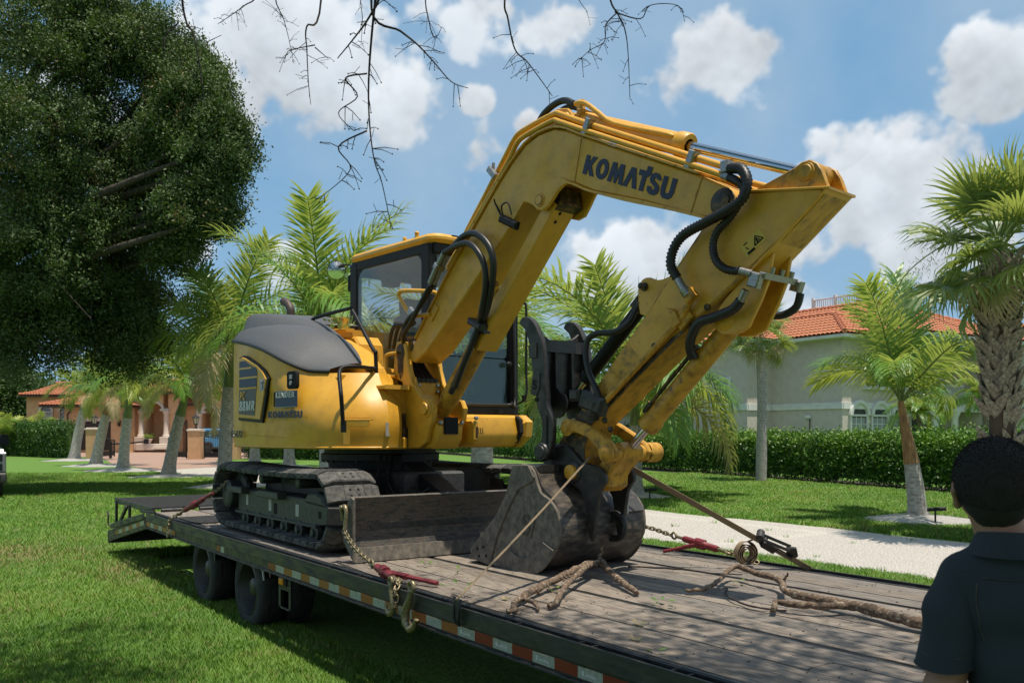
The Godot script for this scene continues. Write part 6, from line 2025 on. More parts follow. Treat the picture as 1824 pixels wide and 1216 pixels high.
func tie_downs() -> void:
	# rear near corner
	chain("chain from the rear of the near track down to the trailer edge", V3([-8.80, 1.20, 1.10, -8.95, 1.12, 1.14, -9.15, 1.05, 1.17]))
	binder("red load binder at the rear corner beside the folded ramps", Vector3(-9.15, 1.05, 1.17), Vector3(-9.72, 0.84, 1.30), Vector3(-9.0, 1.09, 1.17), "load_binder")
	var e := chain("short end of chain hooked over the rub rail behind the rear wheel", V3([-9.74, 0.83, 1.30, -9.82, 0.79, 1.345, -9.86, 0.74, 1.38, -9.86, 0.66, 1.385]))
	hook("hook", Vector3(-9.86, 0.64, 1.385), Vector3(1, 0, 0), Vector3(0, 1, 0), 0.9, e)
	# front near corner, from the blade
	var s := thing("shackle", "steel shackle at the upper near corner of the dozer blade", "shackle", Vector3(-5.93, 1.1, 1.15))
	var b := MB.new()
	b.tube(curve(V3([-5.97, 1.06, 1.15, -5.965, 1.13, 1.16, -5.93, 1.165, 1.16, -5.895, 1.13, 1.16, -5.90, 1.03, 1.165, -5.90, 0.995, 1.17])), 0.016, 8)
	obj("bow", b, M.chain, s)
	b = MB.new()
	b.cyl(Vector3(-5.95, 1.15, 1.10), Vector3(-5.95, 1.15, 1.185), 0.022, 10, 0.004)
	obj("bolt", b, M.chain, s)
	chain("chain running down from the near end of the dozer blade", V3([-5.90, 0.985, 1.17, -5.78, 0.935, 1.19, -5.6, 0.875, 1.21, -5.34, 0.825, 1.235]))
	binder("maroon load binder lying by the rub rail in front of the blade", Vector3(-5.31, 0.822, 1.238), Vector3(-4.87, 0.79, 1.30), Vector3(-4.67, 0.775, 1.12), "load_binder")
	e = chain("slack chain end with grab hooks hanging over the near rub rail", V3([-4.85, 0.79, 1.305, -4.79, 0.785, 1.33, -4.74, 0.78, 1.36, -4.72, 0.75, 1.385, -4.72, 0.70, 1.385]))
	hook("hook", Vector3(-4.76, 0.70, 1.392), Vector3(0.9, 0.1, 0), Vector3(-0.1, 1, 0), 1.35, e)
	hook("hook", Vector3(-4.53, 0.685, 1.40), Vector3(-0.95, 0.25, 0), Vector3(0.25, 0.95, 0), 1.7, e)
	# far side
	chain("chain coming out from behind the bucket towards the red binder", V3([-5.30, 0.94, -1.15, -5.15, 0.92, -1.19, -4.96, 0.885, -1.2]))
	binder("red load binder at the far edge of the deck right of the bucket", Vector3(-4.91, 0.882, -1.2), Vector3(-4.40, 0.815, -1.2), Vector3(-4.93, 0.77, -1.08), "load_binder")
	chain("few chain links between the red binder and the rolled strap", V3([-4.37, 0.81, -1.2, -4.30, 0.80, -1.21, -4.22, 0.785, -1.22, -4.16, 0.765, -1.24]))
	# straps
	var st := thing("tie_down_strap", "pale webbing strap from the bucket linkage down to the near edge", "strap", Vector3(-4.02, 0.77, 1.37), "webbing straps over the bucket")
	b = MB.new()
	var lp := []
	for i in 13:
		lp.append(Vector3(-4.53, 1.53, 0.02).lerp(Vector3(-4.03, 0.80, 1.385), i / 12.0) + Vector3(0, -0.012 * sin(PI * i / 12.0), 0))
	strap_sheet(b, lp, Vector3(1, 0.2, 0.28), 0.042)
	obj("webbing", b, M.strap, st)
	b = MB.new()
	strap_sheet(b, V3([-4.48, 1.535, -0.02, -4.50, 1.56, -0.16, -4.53, 1.55, -0.30, -4.58, 1.47, -0.36]), Vector3(1, 0, 0.2), 0.042)
	obj("webbing", b, M.strap, st)
	b = MB.new()
	b.tube(curve(V3([-4.055, 0.815, 1.383, -4.045, 0.76, 1.395, -4.04, 0.70, 1.395, -4.02, 0.665, 1.375, -4.0, 0.70, 1.395, -3.99, 0.76, 1.395, -3.995, 0.81, 1.383])), 0.008, 8)
	b.prism(P2([-4.06, 0.80, -3.99, 0.80, -4.0, 0.70, -4.05, 0.70]), 1.388, 1.394)
	obj("flat_hook", b, M.trailer, st)
	st = thing("tie_down_strap", "brown ratchet strap from the bucket over to the far edge of the deck", "strap", Vector3(-3.77, 0.75, -1.33), "webbing straps over the bucket")
	b = MB.new()
	var rp := []
	var pa := Vector3(-4.58, 1.47, -0.36)
	var pb := Vector3(-3.77, 0.755, -1.335)
	for i in 9:
		rp.append(pa.lerp(pb, i / 8.0))
	strap_sheet(b, rp, Vector3(0.75, 0.66, 0.0), 0.046)
	obj("webbing", b, M.strap, st)
	var pm := pa.lerp(pb, 0.78)
	var dd := (pb - pa).normalized()
	var across := Vector3(0.75, 0.66, 0.0)
	across = (across - dd * across.dot(dd)).normalized()
	var nn := dd.cross(across).normalized()
	if nn.z < 0:
		nn = -nn
	b = MB.new()
	var up := across
	var f := Basis(dd, up, nn)
	b.box(pm + nn * 0.012, Vector3(0.10, 0.062, 0.03), 0.006, f)
	for e2 in [-1.0, 1.0]:
		b.bar(pm + nn * (0.012 + e2 * 0.026) - dd * 0.05 + up * 0.01, pm + nn * (0.012 + e2 * 0.026) - dd * 0.11 + up * 0.05, 0.006, 0.05, 0.002)
		b.bar(pm + nn * (0.012 + e2 * 0.026) - dd * 0.08 + up * 0.045, pm + nn * (0.012 + e2 * 0.026) + dd * 0.12 + up * 0.075, 0.006, 0.022, 0.002)
	b.cyl(pm + up * 0.03 - dd * 0.05 - nn * 0.03, pm + up * 0.03 - dd * 0.05 + nn * 0.055, 0.017, 10)
	b.cyl(pm + up * 0.05 - dd * 0.10 - nn * 0.025, pm + up * 0.05 - dd * 0.10 + nn * 0.05, 0.028, 12)
	b.bar(pm + dd * 0.12 + up * 0.078, pm + dd * 0.17 + up * 0.02, 0.075, 0.02, 0.006)
	b.bar(pm + dd * 0.05, pm + dd * 0.17 + up * 0.0, 0.066, 0.012, 0.004)
	obj("ratchet", b, M.steel_black, st)
	# rolled tail of that strap
	var co := thing("strap_coil", "rolled brown strap tail standing on the far edge of the deck", "strap", Vector3(-4.12, 0.75, -1.08))
	b = MB.new()
	var sp := []
	for i in 60:
		var a := i * 0.34
		var rr := 0.086 - i * 0.00085
		sp.append(Vector3(-4.12, 0.842, -1.08) + Vector3(-0.42, 0, 0.91) * cos(a) * rr * 0.95 + Vector3.UP * sin(a) * rr * (1.05 + 0.06 * sin(a * 0.7)) + Vector3(0.91, 0, 0.42) * 0.004 * sin(i * 1.0))
	strap_sheet(b, sp, Vector3(0.90, 0.08, 0.42), 0.072)
	var tail := V3([-4.10, 0.93, -1.07, -4.06, 0.95, -1.08, -4.0, 0.965, -1.07, -3.96, 0.955, -1.08])
	strap_sheet(b, tail, Vector3(0.2, 0.1, 1), 0.046)
	obj("webbing", b, M.strap, co)

# ---------------------------------------------------------------- what the storm left on the deck
func stick(b: MB, pts: Array, r0: float, r1: float) -> void:
	var c := curve(pts, 5)
	var q := []
	var rr := []
	for i in c.size():
		var u := float(i) / (c.size() - 1)
		q.append(c[i] + Vector3(rng.randf_range(-1, 1), rng.randf_range(-0.5, 0.5), rng.randf_range(-1, 1)) * 0.006)
		rr.append(lerpf(r0, r1, u) * rng.randf_range(0.88, 1.14))
	b.tube(q, rr, 10)

func litter() -> void:
	rng.seed = 77
	var t := thing("fallen_branch", "forked broken branch lying on the deck in front of the bucket", "branch", Vector3(-4.35, 0.76, 0.15))
	var b := MB.new()
	stick(b, V3([-3.73, 0.772, 0.34, -3.95, 0.785, 0.24, -4.25, 0.815, 0.10, -4.45, 0.83, -0.02]), 0.016, 0.026)
	stick(b, V3([-4.45, 0.83, -0.02, -4.40, 0.835, 0.16, -4.26, 0.82, 0.44, -4.08, 0.795, 0.80, -3.94, 0.785, 1.02]), 0.027, 0.020)
	stick(b, V3([-4.44, 0.83, 0.0, -4.48, 0.88, -0.03, -4.47, 0.94, -0.05]), 0.015, 0.008)
	obj("stem", b, M.bark, t)
	b = MB.new()
	stick(b, V3([-4.42, 0.84, 0.08, -4.30, 0.85, 0.24, -4.08, 0.82, 0.55, -3.92, 0.79, 0.76, -3.76, 0.778, 0.92, -3.72, 0.772, 1.0]), 0.020, 0.014)
	stick(b, V3([-3.94, 0.785, 1.02, -3.86, 0.778, 1.13, -3.75, 0.772, 1.20, -3.73, 0.775, 1.26]), 0.018, 0.012)
	stick(b, V3([-3.94, 0.785, 1.02, -3.82, 0.775, 1.02, -3.70, 0.766, 1.09]), 0.014, 0.008)
	for k in 9:
		var u := rng.randf()
		var p := Vector3(-4.40, 0.85, 0.1).lerp(Vector3(-3.85, 0.80, 1.0), u)
		stick(b, [p, p + Vector3(rng.randfn(), 0.4, rng.randfn()).normalized() * 0.02, p + Vector3(rng.randfn(), 0.5, rng.randfn()).normalized() * 0.045], 0.006, 0.003)
	objs("side_branch", b, M.bark, t)
	t = thing("fallen_branch", "long crooked branch with pale lichen lying across the right of the deck", "branch", Vector3(-2.8, 0.76, -0.2))
	b = MB.new()
	stick(b, V3([-3.62, 0.775, 0.06, -3.55, 0.785, -0.03, -3.66, 0.80, -0.28, -3.78, 0.84, -0.56, -3.58, 0.83, -0.52, -3.36, 0.82, -0.46, -3.20, 0.805, -0.30, -3.09, 0.80, -0.24, -2.90, 0.80, -0.22, -2.77, 0.80, -0.21, -2.60, 0.80, -0.20, -2.33, 0.795, -0.12, -2.10, 0.79, -0.14, -1.85, 0.79, -0.10]), 0.011, 0.033)
	obj("stem", b, M.bark, t)
	b = MB.new()
	stick(b, V3([-2.72, 0.80, -0.20, -2.80, 0.805, -0.03, -2.92, 0.80, 0.02, -3.0, 0.80, 0.02, -2.94, 0.78, 0.14]), 0.020, 0.015)
	stick(b, V3([-3.30, 0.82, -0.42, -3.28, 0.86, -0.43, -3.27, 0.88, -0.42]), 0.010, 0.004)
	objs("side_branch", b, M.bark, t)
	t = thing("fallen_branch", "thin dark twig lying flat on the deck right of the bucket", "branch", Vector3(-4.1, 0.755, -0.55))
	b = MB.new()
	stick(b, V3([-4.55, 0.765, -0.35, -4.25, 0.77, -0.50, -4.0, 0.765, -0.60, -3.85, 0.765, -0.72]), 0.006, 0.004)
	obj("stem", b, M.twig, t)
	t = thing("fallen_branch", "slender dark twig curving between the two big branches", "branch", Vector3(-3.1, 0.755, 0.05))
	b = MB.new()
	stick(b, V3([-3.55, 0.765, -0.22, -3.35, 0.77, 0.0, -3.12, 0.765, 0.08, -2.93, 0.765, 0.04]), 0.006, 0.005)
	obj("stem", b, M.twig, t)
	# green sprigs
	var k := 0
	for q in [[-4.28, 1.20, "green leaf sprig caught under the pale strap at the near edge", 9, 0.20], [-5.05, 0.72, "small green leaf on the deck behind the maroon binder", 2, 0.07], [-5.45, 0.75, "small green sprig on the deck below the dozer blade", 5, 0.07], [-3.45, 0.42, "flat sprig of leaves beside the thick end of the forked branch", 8, 0.10], [-3.62, -0.45, "pair of green leaves by the bend of the long branch", 3, 0.06], [-2.72, 1.22, "single green leaf at the near edge of the deck, lower right", 2, 0.07], [-4.12, 0.62, "green leaves between the two prongs of the forked branch", 4, 0.07]]:
		var sp := thing("leaf_sprig", q[2], "leaf sprig", Vector3(q[0], 0.755, q[1]))
		b = MB.new()
		for i in q[3]:
			var a: float = i * 2.4 + k
			var c: Vector3 = Vector3(q[0], 0.762 + 0.02 * rng.randf() + (0.05 if k == 0 else 0.0), q[1]) + Vector3(cos(a), 0, sin(a)) * q[4] * 0.5 * rng.randf_range(0.4, 1.0)
			var d := Vector3(cos(a), rng.randf_range(0.0, 0.4), sin(a)) * 0.05
			var s := d.cross(Vector3.UP).normalized() * 0.013
			b.tri(c, c + d * 0.5 + s, c + d, Vector3.UP, Vector3.UP, Vector3.UP)
			b.tri(c, c + d, c + d * 0.5 - s, Vector3.UP, Vector3.UP, Vector3.UP)
		obj("leaves", b, M.frond, sp)
		b = MB.new()
		b.tube([Vector3(q[0] - q[4] * 0.5, 0.764, q[1]), Vector3(q[0] + q[4] * 0.4, 0.77, q[1] + 0.03)], 0.0025, 5)
		obj("stalk", b, M.twig, sp)
		k += 1
	# crumbs of bark and dead leaf, nobody could count them
	b = MB.new()
	for i in 420:
		var p := Vector3(rng.randf_range(-9.5, -1.6), 0.7535, rng.randf_range(-1.15, 1.18))
		if p.x < -5.9 and absf(p.z) < 0.7:
			continue
		var a := rng.randf() * TAU
		var L := rng.randf_range(0.004, 0.016)
		if rng.randf() < 0.12:
			L *= 2.0
		b.bar(p, p + Vector3(cos(a), 0.05, sin(a)) * L, L * rng.randf_range(0.2, 0.5), 0.003)
	obj("deck_litter", b, M.bark).set_meta("kind", "stuff")
	for q in [[-3.18, 0.86, 0.05, "curled brown dead leaf by the near rub rail"], [-2.95, 1.1, 0.045, "brown leaf curl at the very edge of the deck, lower right"], [-4.1, 1.02, 0.03, "small brown leaf curl beside the broken end of the forked branch"]]:
		var c := Vector3(q[0], 0.757, q[1])
		var rows := []
		for i in 6:
			var a := -0.9 + i * 0.36
			rows.append([c + Vector3(sin(a) * q[2], q[2] * (1.0 - cos(a)) * 0.9, -0.012), c + Vector3(sin(a) * q[2], q[2] * (1.0 - cos(a)) * 0.9, 0.012)])
		b = MB.new()
		b.sheet(rows, Vector3.UP)
		tag(obj("dead_leaf", b, M.frond_dry), q[3], "leaf")

# ---------------------------------------------------------------- ground
func wavy_strip(b: MB, x0: float, x1: float, z0: float, z1: float, y: float, wob: float, f: FastNoiseLite) -> void:
	var n := int((x1 - x0) / 0.5)
	var rows := []
	for i in n + 1:
		var x := lerpf(x0, x1, float(i) / n)
		var a := z0 + f.get_noise_2d(x * 9.0, 3.0) * wob + f.get_noise_2d(x * 50.0, 9.0) * wob * 0.5
		var c := z1 + f.get_noise_2d(x * 9.0, 77.0) * wob + f.get_noise_2d(x * 50.0, 55.0) * wob * 0.5
		rows.append([Vector3(x, y, a), Vector3(x, y, c)])
	b.sheet(rows, Vector3.UP)

const BEDS := [[-9.2, -12.35, 1.15], [-16.95, -12.2, 1.1], [-34.6, -4.95, 1.6], [-42.0, -4.9, 1.5], [-48.6, -5.0, 1.5], [-59.0, -5.7, 1.7], [-27.2, -4.7, 1.4], [-20.2, -5.0, 1.2], [-13.3, -5.0, 1.0], [-5.0, -11.9, 1.2], [-36.6, -12.2, 1.2], [-41.5, -12.4, 1.2], [-46.4, -12.4, 1.2]]

func ground() -> void:
	var b := MB.new()
	b.quad(Vector3(-900, 0, -900), Vector3(900, 0, -900), Vector3(900, 0, 900), Vector3(-900, 0, 900), Vector3.UP)
	struct("ground", b, M.lawn)
	var f := noise(0.02, 3, 9)
	b = MB.new()
	wavy_strip(b, -44.0, 30.0, -9.75, -5.95, 0.008, 0.30, f)
	struct("gravel_driveway", b, M.gravel)
	b = MB.new()
	# brick forecourt between the gate and the tan house
	var poly := P2([-41.5, -6.2, -44.0, -10.2, -54.0, -12.6, -57.5, -16.2, -73.0, -27.0, -92.0, -14.0, -83.0, -2.5, -66.5, -7.6, -60.0, -7.6, -52.0, -6.4])
	b.prism(poly, -0.05, 0.014, 0.0, PLAN)
	struct("brick_forecourt", b, M.pavers)
	b = MB.new()
	var soil := PackedVector2Array()
	for i in 41:
		var x := lerpf(-75.0, 6.0, i / 40.0)
		soil.append(Vector2(x, hedge_z(x) + 0.95 + 0.08 * sin(i * 1.7)))
	soil.append(Vector2(6, hedge_z(6.0) - 1.2))
	soil.append(Vector2(-75, hedge_z(-75.0) - 1.2))
	b.prism(soil, -0.05, 0.02, 0.0, PLAN)
	struct("soil_bed", b, M.soil)
	rng.seed = 3
	for q in BEDS:
		b = MB.new()
		var r: float = q[2]
		var rows := []
		for i in 9:
			var u := i / 8.0
			var line := []
			for k in 40:
				var a := TAU * k / 40.0
				var rr := r * u * (1.0 + 0.10 * sin(a * 3.0 + q[0]) + 0.05 * sin(a * 7.0 + q[0] * 2.0))
				line.append(Vector3(q[0] + cos(a) * rr, 0.005 + 0.13 * pow(cos(u * PI * 0.5), 1.2) + f.get_noise_2d(cos(a) * rr * 300.0, sin(a) * rr * 300.0) * 0.012, q[1] + sin(a) * rr))
			rows.append(line)
		b.sheet(rows, Vector3.UP, null, true)
		struct("shell_mulch", b, M.shells)

func hedge_z(x: float) -> float:
	return -20.9 + 0.257 * (x + 12.8)

# ---------------------------------------------------------------- leaves in quantity
func multi(called: String, mesh: Mesh, m: Material, xf: Array, cols: Array, parent: Node = null, kind := "stuff") -> MultiMeshInstance3D:
	var mm := MultiMesh.new()
	mm.transform_format = MultiMesh.TRANSFORM_3D
	mm.use_colors = true
	mm.mesh = mesh
	mm.instance_count = xf.size()
	for i in xf.size():
		mm.set_instance_transform(i, xf[i])
		mm.set_instance_color(i, cols[i])
	var o := MultiMeshInstance3D.new()
	o.multimesh = mm
	o.material_override = m
	(mesh as ArrayMesh).surface_set_material(0, m)
	if parent == null:
		o.name = numbered(called)
		add_child(o)
	else:
		o.name = called
		parent.add_child(o, true)
		o.transform = (parent as Node3D).global_transform.affine_inverse()
	if kind:
		o.set_meta("kind", kind)
	return o

func rand_basis(s: float) -> Basis:
	return Basis.from_euler(Vector3(rng.randf() * TAU, rng.randf() * TAU, rng.randf() * TAU)).scaled(Vector3.ONE * s)

# a spray of small leaves on a few twigs, about one metre across before scaling
func leaf_cluster(count: int, size: float, wide: float, spread: float, sd: int, flat := 0.75) -> ArrayMesh:
	var b := MB.new()
	var r := RandomNumberGenerator.new()
	r.seed = sd
	for i in count:
		var p := Vector3(r.randfn(), r.randfn() * flat, r.randfn()) * spread * 0.42
		var d := (p.normalized() * 0.6 + Vector3(r.randfn(), r.randfn() * 0.6 + 0.25, r.randfn())).normalized() * size * r.randf_range(0.7, 1.25)
		var side := d.cross(Vector3(r.randfn(), r.randfn() + 0.4, r.randfn())).normalized() * size * wide
		var n := side.cross(d).normalized()
		if n.y < 0:
			n = -n
		var bend := -n * size * 0.12
		b.tri(p, p + d * 0.5 + side + bend, p + d, n, n, n)
		b.tri(p, p + d, p + d * 0.5 - side + bend, n, n, n)
	return mesh_of(b)

func hedges() -> void:
	rng.seed = 101
	var cl := leaf_cluster(46, 0.085, 0.30, 0.30, 4)
	var specs := [
		["long clipped green hedge behind the gravel drive on the right", -74.0, 8.0, 1.55, 0.55],
	]
	for s in specs:
		var root := thing("hedge", s[0], "hedge", Vector3(-20, 0, hedge_z(-20)))
		var core := MB.new()
		var rows := []
		for i in 60:
			var x := lerpf(s[1], s[2], i / 59.0)
			var z := hedge_z(x)
			rows.append([Vector3(x, 0.22, z + 0.30), Vector3(x, s[3] - 0.16, z + 0.34), Vector3(x, s[3] - 0.14, z - 0.4), Vector3(x, 0.2, z - 0.4)])
		core.sheet(rows, Vector3.UP, Vector3(-30, 0.4, -27))
		obj("inner_growth", core, M.hedge_core, root)
		var xf := []
		var col := []
		var x: float = s[1]
		while x < s[2]:
			var dens := clampf(16.0 + (x + 40.0) * 0.55, 6.0, 34.0)
			x += 1.0 / dens
			var n := 1
			for j in 3:
				var y := rng.randf()
				var p: Vector3
				if rng.randf() < 0.30:
					p = Vector3(x, s[3] - 0.06 + rng.randfn() * 0.035, hedge_z(x) + rng.randf_range(-0.5, 0.55))
				else:
					p = Vector3(x + rng.randf() * 0.3, 0.14 + y * (s[3] - 0.2), hedge_z(x) + 0.46 + rng.randfn() * 0.07 - 0.10 * pow(1.0 - y, 3.0))
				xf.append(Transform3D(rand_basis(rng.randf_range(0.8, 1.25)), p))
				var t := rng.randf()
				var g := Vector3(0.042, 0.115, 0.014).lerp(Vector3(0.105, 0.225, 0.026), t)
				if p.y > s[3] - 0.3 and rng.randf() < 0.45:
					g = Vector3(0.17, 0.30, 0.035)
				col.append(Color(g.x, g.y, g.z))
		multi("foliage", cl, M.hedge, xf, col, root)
		var stems := MB.new()
		for i in 260:
			var sx := lerpf(-45.0, s[2], i / 259.0) + rng.randf() * 0.1
			stems.tube([Vector3(sx, 0.0, hedge_z(sx) + 0.25), Vector3(sx + rng.randfn() * 0.08, 0.35, hedge_z(sx) + 0.2)], 0.012, 5)
		obj("stems", stems, M.twig, root).set_meta("kind", "stuff")
	# hedges by the gate: boxes between two points
	for h in [[Vector3(-64.6, 0, -6.6), Vector3(-88.0, 0, -0.5), 2.15, "dark green hedge at far left beside the tan gate pillars"], [Vector3(-56.0, 0, -15.6), Vector3(-46.5, 0, -21.5), 1.9, "green hedge seen between the pale palm trunks under the counterweight"], [Vector3(-41.0, 0, -27.0), Vector3(-30.5, 0, -33.5), 1.75, "low trimmed hedge in front of the grey house"]]:
		var a: Vector3 = h[0]
		var c: Vector3 = h[1]
		var d := (c - a).normalized()
		var nz := d.cross(Vector3.UP).normalized()
		if nz.dot(Vector3(0.8, 0, 0.6)) < 0:
			nz = -nz
		var root := thing("hedge", h[3], "hedge", (a + c) * 0.5)
		var core := MB.new()
		core.bar(a + Vector3(0, h[2] * 0.48, 0), c + Vector3(0, h[2] * 0.48, 0), 0.9, h[2] * 0.9, 0.05)
		obj("inner_growth", core, M.hedge_core, root)
		var xf := []
		var col := []
		var L := a.distance_to(c)
		for i in int(L * 52):
			var u := rng.randf()
			var p := a.lerp(c, u)
			if rng.randf() < 0.3:
				p += Vector3(0, h[2] - 0.04 + rng.randfn() * 0.04, 0) + nz * rng.randf_range(-0.5, 0.5)
			else:
				p += Vector3(0, rng.randf() * h[2], 0) + nz * (0.5 + rng.randfn() * 0.07)
			xf.append(Transform3D(rand_basis(rng.randf_range(1.1, 1.7)), p))
			var g := Vector3(0.028, 0.075, 0.012).lerp(Vector3(0.085, 0.18, 0.025), rng.randf())
			col.append(Color(g.x, g.y, g.z))
		multi("foliage", cl, M.hedge, xf, col, root)

# ---------------------------------------------------------------- palms
# a feather leaf along +x: its rachis climbs, then bows; leaflets in two ranks that hang
func frond(L: float, rise: float, bow: float, leaf: float, n: int, hang: float, plume: float, sd: int, wid := 0.016) -> ArrayMesh:
	var r := RandomNumberGenerator.new()
	r.seed = sd
	var rach := MB.new()
	var b := MB.new()
	var pts := []
	var dirs := []
	var p := Vector3.ZERO
	var steps := 16
	for i in steps + 1:
		var u := float(i) / steps
		var a := rise - bow * pow(u, 1.4)
		var d := Vector3(cos(a), sin(a), 0.05 * sin(u * 3.0 + sd))
		pts.append(p)
		dirs.append(d.normalized())
		p += d.normalized() * L / steps
	var rr := []
	for i in steps + 1:
		rr.append(lerpf(0.032, 0.005, pow(float(i) / steps, 0.6)))
	rach.tube(pts, rr, 5)
	for s in [-1.0, 1.0]:
		for k in n:
			var u := 0.13 + 0.87 * (k + r.randf() * 0.7) / n
			var q := u * steps
			var i := mini(int(q), steps - 1)
			var at: Vector3 = pts[i].lerp(pts[i + 1], q - i)
			var d: Vector3 = dirs[i]
			var up := Vector3(0, 0, 1).cross(d).normalized()
			var lift := plume * (1.0 if (k % 3) == 0 else (-0.5 if (k % 3) == 1 else 0.2)) + r.randfn() * 0.12
			var len := leaf * (0.45 + 0.55 * sin(PI * clampf(0.12 + u * 0.80, 0, 1))) * r.randf_range(0.85, 1.12)
			var out := (Vector3(0, 0, s) * cos(lift) + up * (sin(lift) + 0.25) + d * (0.45 + u * 0.8)).normalized()
			var w := wid * r.randf_range(0.8, 1.2)
			var prev := at
			var prevw := w * 0.6
			var dirn := out
			var segs := 4
			for g in segs:
				var nd := (dirn + Vector3(0, -hang * (0.22 + 0.34 * g), 0)).normalized()
				var nx := prev + nd * len / segs
				var nw: float = [w, w * 0.92, w * 0.6, 0.0][g]
				var side := nd.cross(up + Vector3(0.01, 0, 0)).normalized()
				var nn := side.cross(nd).normalized()
				if nn.y < 0:
					nn = -nn
				b.tri(prev - side * prevw, prev + side * prevw, nx + side * nw, nn, nn, nn)
				if nw > 0.0:
					b.tri(prev - side * prevw, nx + side * nw, nx - side * nw, nn, nn, nn)
				prev = nx
				prevw = nw
				dirn = nd
	var am := mesh_of(b)
	rach.put(am)
	return am

var fronds := []
var small_fronds := []

func leaf_part(called: String, mesh: Mesh, at: Vector3, az: float, pitch: float, s: float, m: Material, m2: Material, parent: Node, roll := 0.0) -> void:
	var o := MeshInstance3D.new()
	o.name = called
	o.mesh = mesh
	o.set_surface_override_material(0, m)
	if mesh.get_surface_count() > 1:
		o.set_surface_override_material(1, m2)
	parent.add_child(o, true)
	var bs := Basis(Vector3.UP, az) * Basis(Vector3(0, 0, 1), pitch) * Basis(Vector3(1, 0, 0), roll)
	o.transform = (parent as Node3D).global_transform.affine_inverse() * Transform3D(bs.scaled_local(Vector3.ONE * s), at)

# foot, trunk height, crownshaft height, base radius, lean of the top, number of leaves, their size
func royal(label: String, foot: Vector3, h: float, shaft: float, r: float, lean: Vector3, count: int, size: float, dry: int, sd: int, shaft_m: Material, yellow := 0.25, first_az := 0.0, p0 := 0.75, p1 := -0.28, group := "royal palms along the gravel drive") -> void:
	rng.seed = sd
	var t := thing("royal_palm", label, "palm tree", foot, group)
	var top := foot + lean + Vector3(0, h, 0)
	var b := MB.new()
	var pts := []
	var rr := []
	for i in 25:
		var u := i / 24.0
		pts.append(foot + lean * pow(u, 1.3) + Vector3(0, h * u - 0.02, 0))
		var bulge := r * (0.56 + 0.46 * exp(-u * 7.0) + 0.10 * sin(u * PI))
		rr.append(bulge * (1.0 + (0.018 if i % 2 else -0.008)))
	b.tube(pts, rr, 16)
	obj("trunk", b, M.palm_trunk, t)
	b = MB.new()
	pts = []
	rr = []
	var ax := (Vector3(0, h, 0) + lean * 1.5).normalized()
	for i in 12:
		var u := i / 11.0
		pts.append(top + ax * shaft * u - ax * 0.02)
		rr.append(r * lerpf(0.62, 0.24, pow(u, 0.85)))
	b.tube(pts, rr, 14)
	obj("crownshaft", b, shaft_m, t)
	var c := top + ax * shaft * 0.97
	for i in count:
		var u := float(i) / maxf(count - 1, 1)
		var az := first_az + i * 2.39996 + rng.randfn() * 0.12
		var k := clampi(int(u * 4.0), 0, 3)
		var pitch := lerpf(p0, p1, pow(u, 0.9)) + rng.randfn() * 0.08
		var m: Material = M.frond if rng.randf() > 0.35 else M.frond_dark
		var m2: Material = M.crownshaft
		if u > 0.55 and rng.randf() < yellow:
			m = M.frond_yellow
		if i >= count - dry:
			m = M.frond_dry
			m2 = M.frond_dry
			pitch -= 0.35
		leaf_part("frond", fronds[(k + i) % 2 + (0 if u < 0.4 else 2)], c, az, pitch, size * rng.randf_range(0.85, 1.1) * (1.0 if u < 0.55 else 0.8), m, m2, t, rng.randfn() * 0.35)
	# the unopened spear
	b = MB.new()
	b.tube([c, c + (ax + Vector3(0.06, 0, 0.03)) * 0.9 * size, c + (ax + Vector3(0.10, 0, 0.05)) * 1.7 * size], [0.03, 0.022, 0.003], 6)
	obj("spear_leaf", b, M.frond, t)

# a fan leaf along +x with its stalk
func fan_leaf(stalk: float, R: float, n: int, droop: float, sd: int) -> ArrayMesh:
	var r := RandomNumberGenerator.new()
	r.seed = sd
	var st := MB.new()
	st.tube(curve([Vector3.ZERO, Vector3(stalk * 0.5, 0.06, 0), Vector3(stalk, 0.02, 0)], 4), [0.02, 0.02, 0.018, 0.018, 0.016, 0.016, 0.015, 0.014, 0.012], 5)
	var b := MB.new()
	var hub := Vector3(stalk, 0.02, 0)
	for k in n:
		var u := (k + 0.5) / n * 2.0 - 1.0
		var a := u * 1.9 + r.randfn() * 0.02
		var len := R * (1.0 - 0.25 * u * u) * r.randf_range(0.9, 1.06)
		var d := Vector3(cos(a), 0.10 + 0.10 * absf(u) + r.randfn() * 0.05, sin(a)).normalized()
		var prev := hub + Vector3(0.10 * (1.0 - absf(u)), 0, 0)
		var pw := 0.006
		for g in 4:
			var nd := (d + Vector3(0, -droop * (0.10 + 0.35 * g * g * 0.5), 0)).normalized()
			var nx := prev + nd * len / 4.0
			var w: float = [0.026, 0.028, 0.014, 0.0][g] * R
			var side := nd.cross(Vector3.UP + Vector3(0.01, 0, 0)).normalized().rotated(nd, 0.45 if k % 2 else -0.45)
			var nn := side.cross(nd).normalized()
			if nn.y < 0:
				nn = -nn
			b.tri(prev - side * pw, prev + side * pw, nx + side * w, nn, nn, nn)
			if w > 0:
				b.tri(prev - side * pw, nx + side * w, nx - side * w, nn, nn, nn)
			prev = nx
			pw = w
			d = nd
	var am := mesh_of(b)
	st.put(am)
	return am

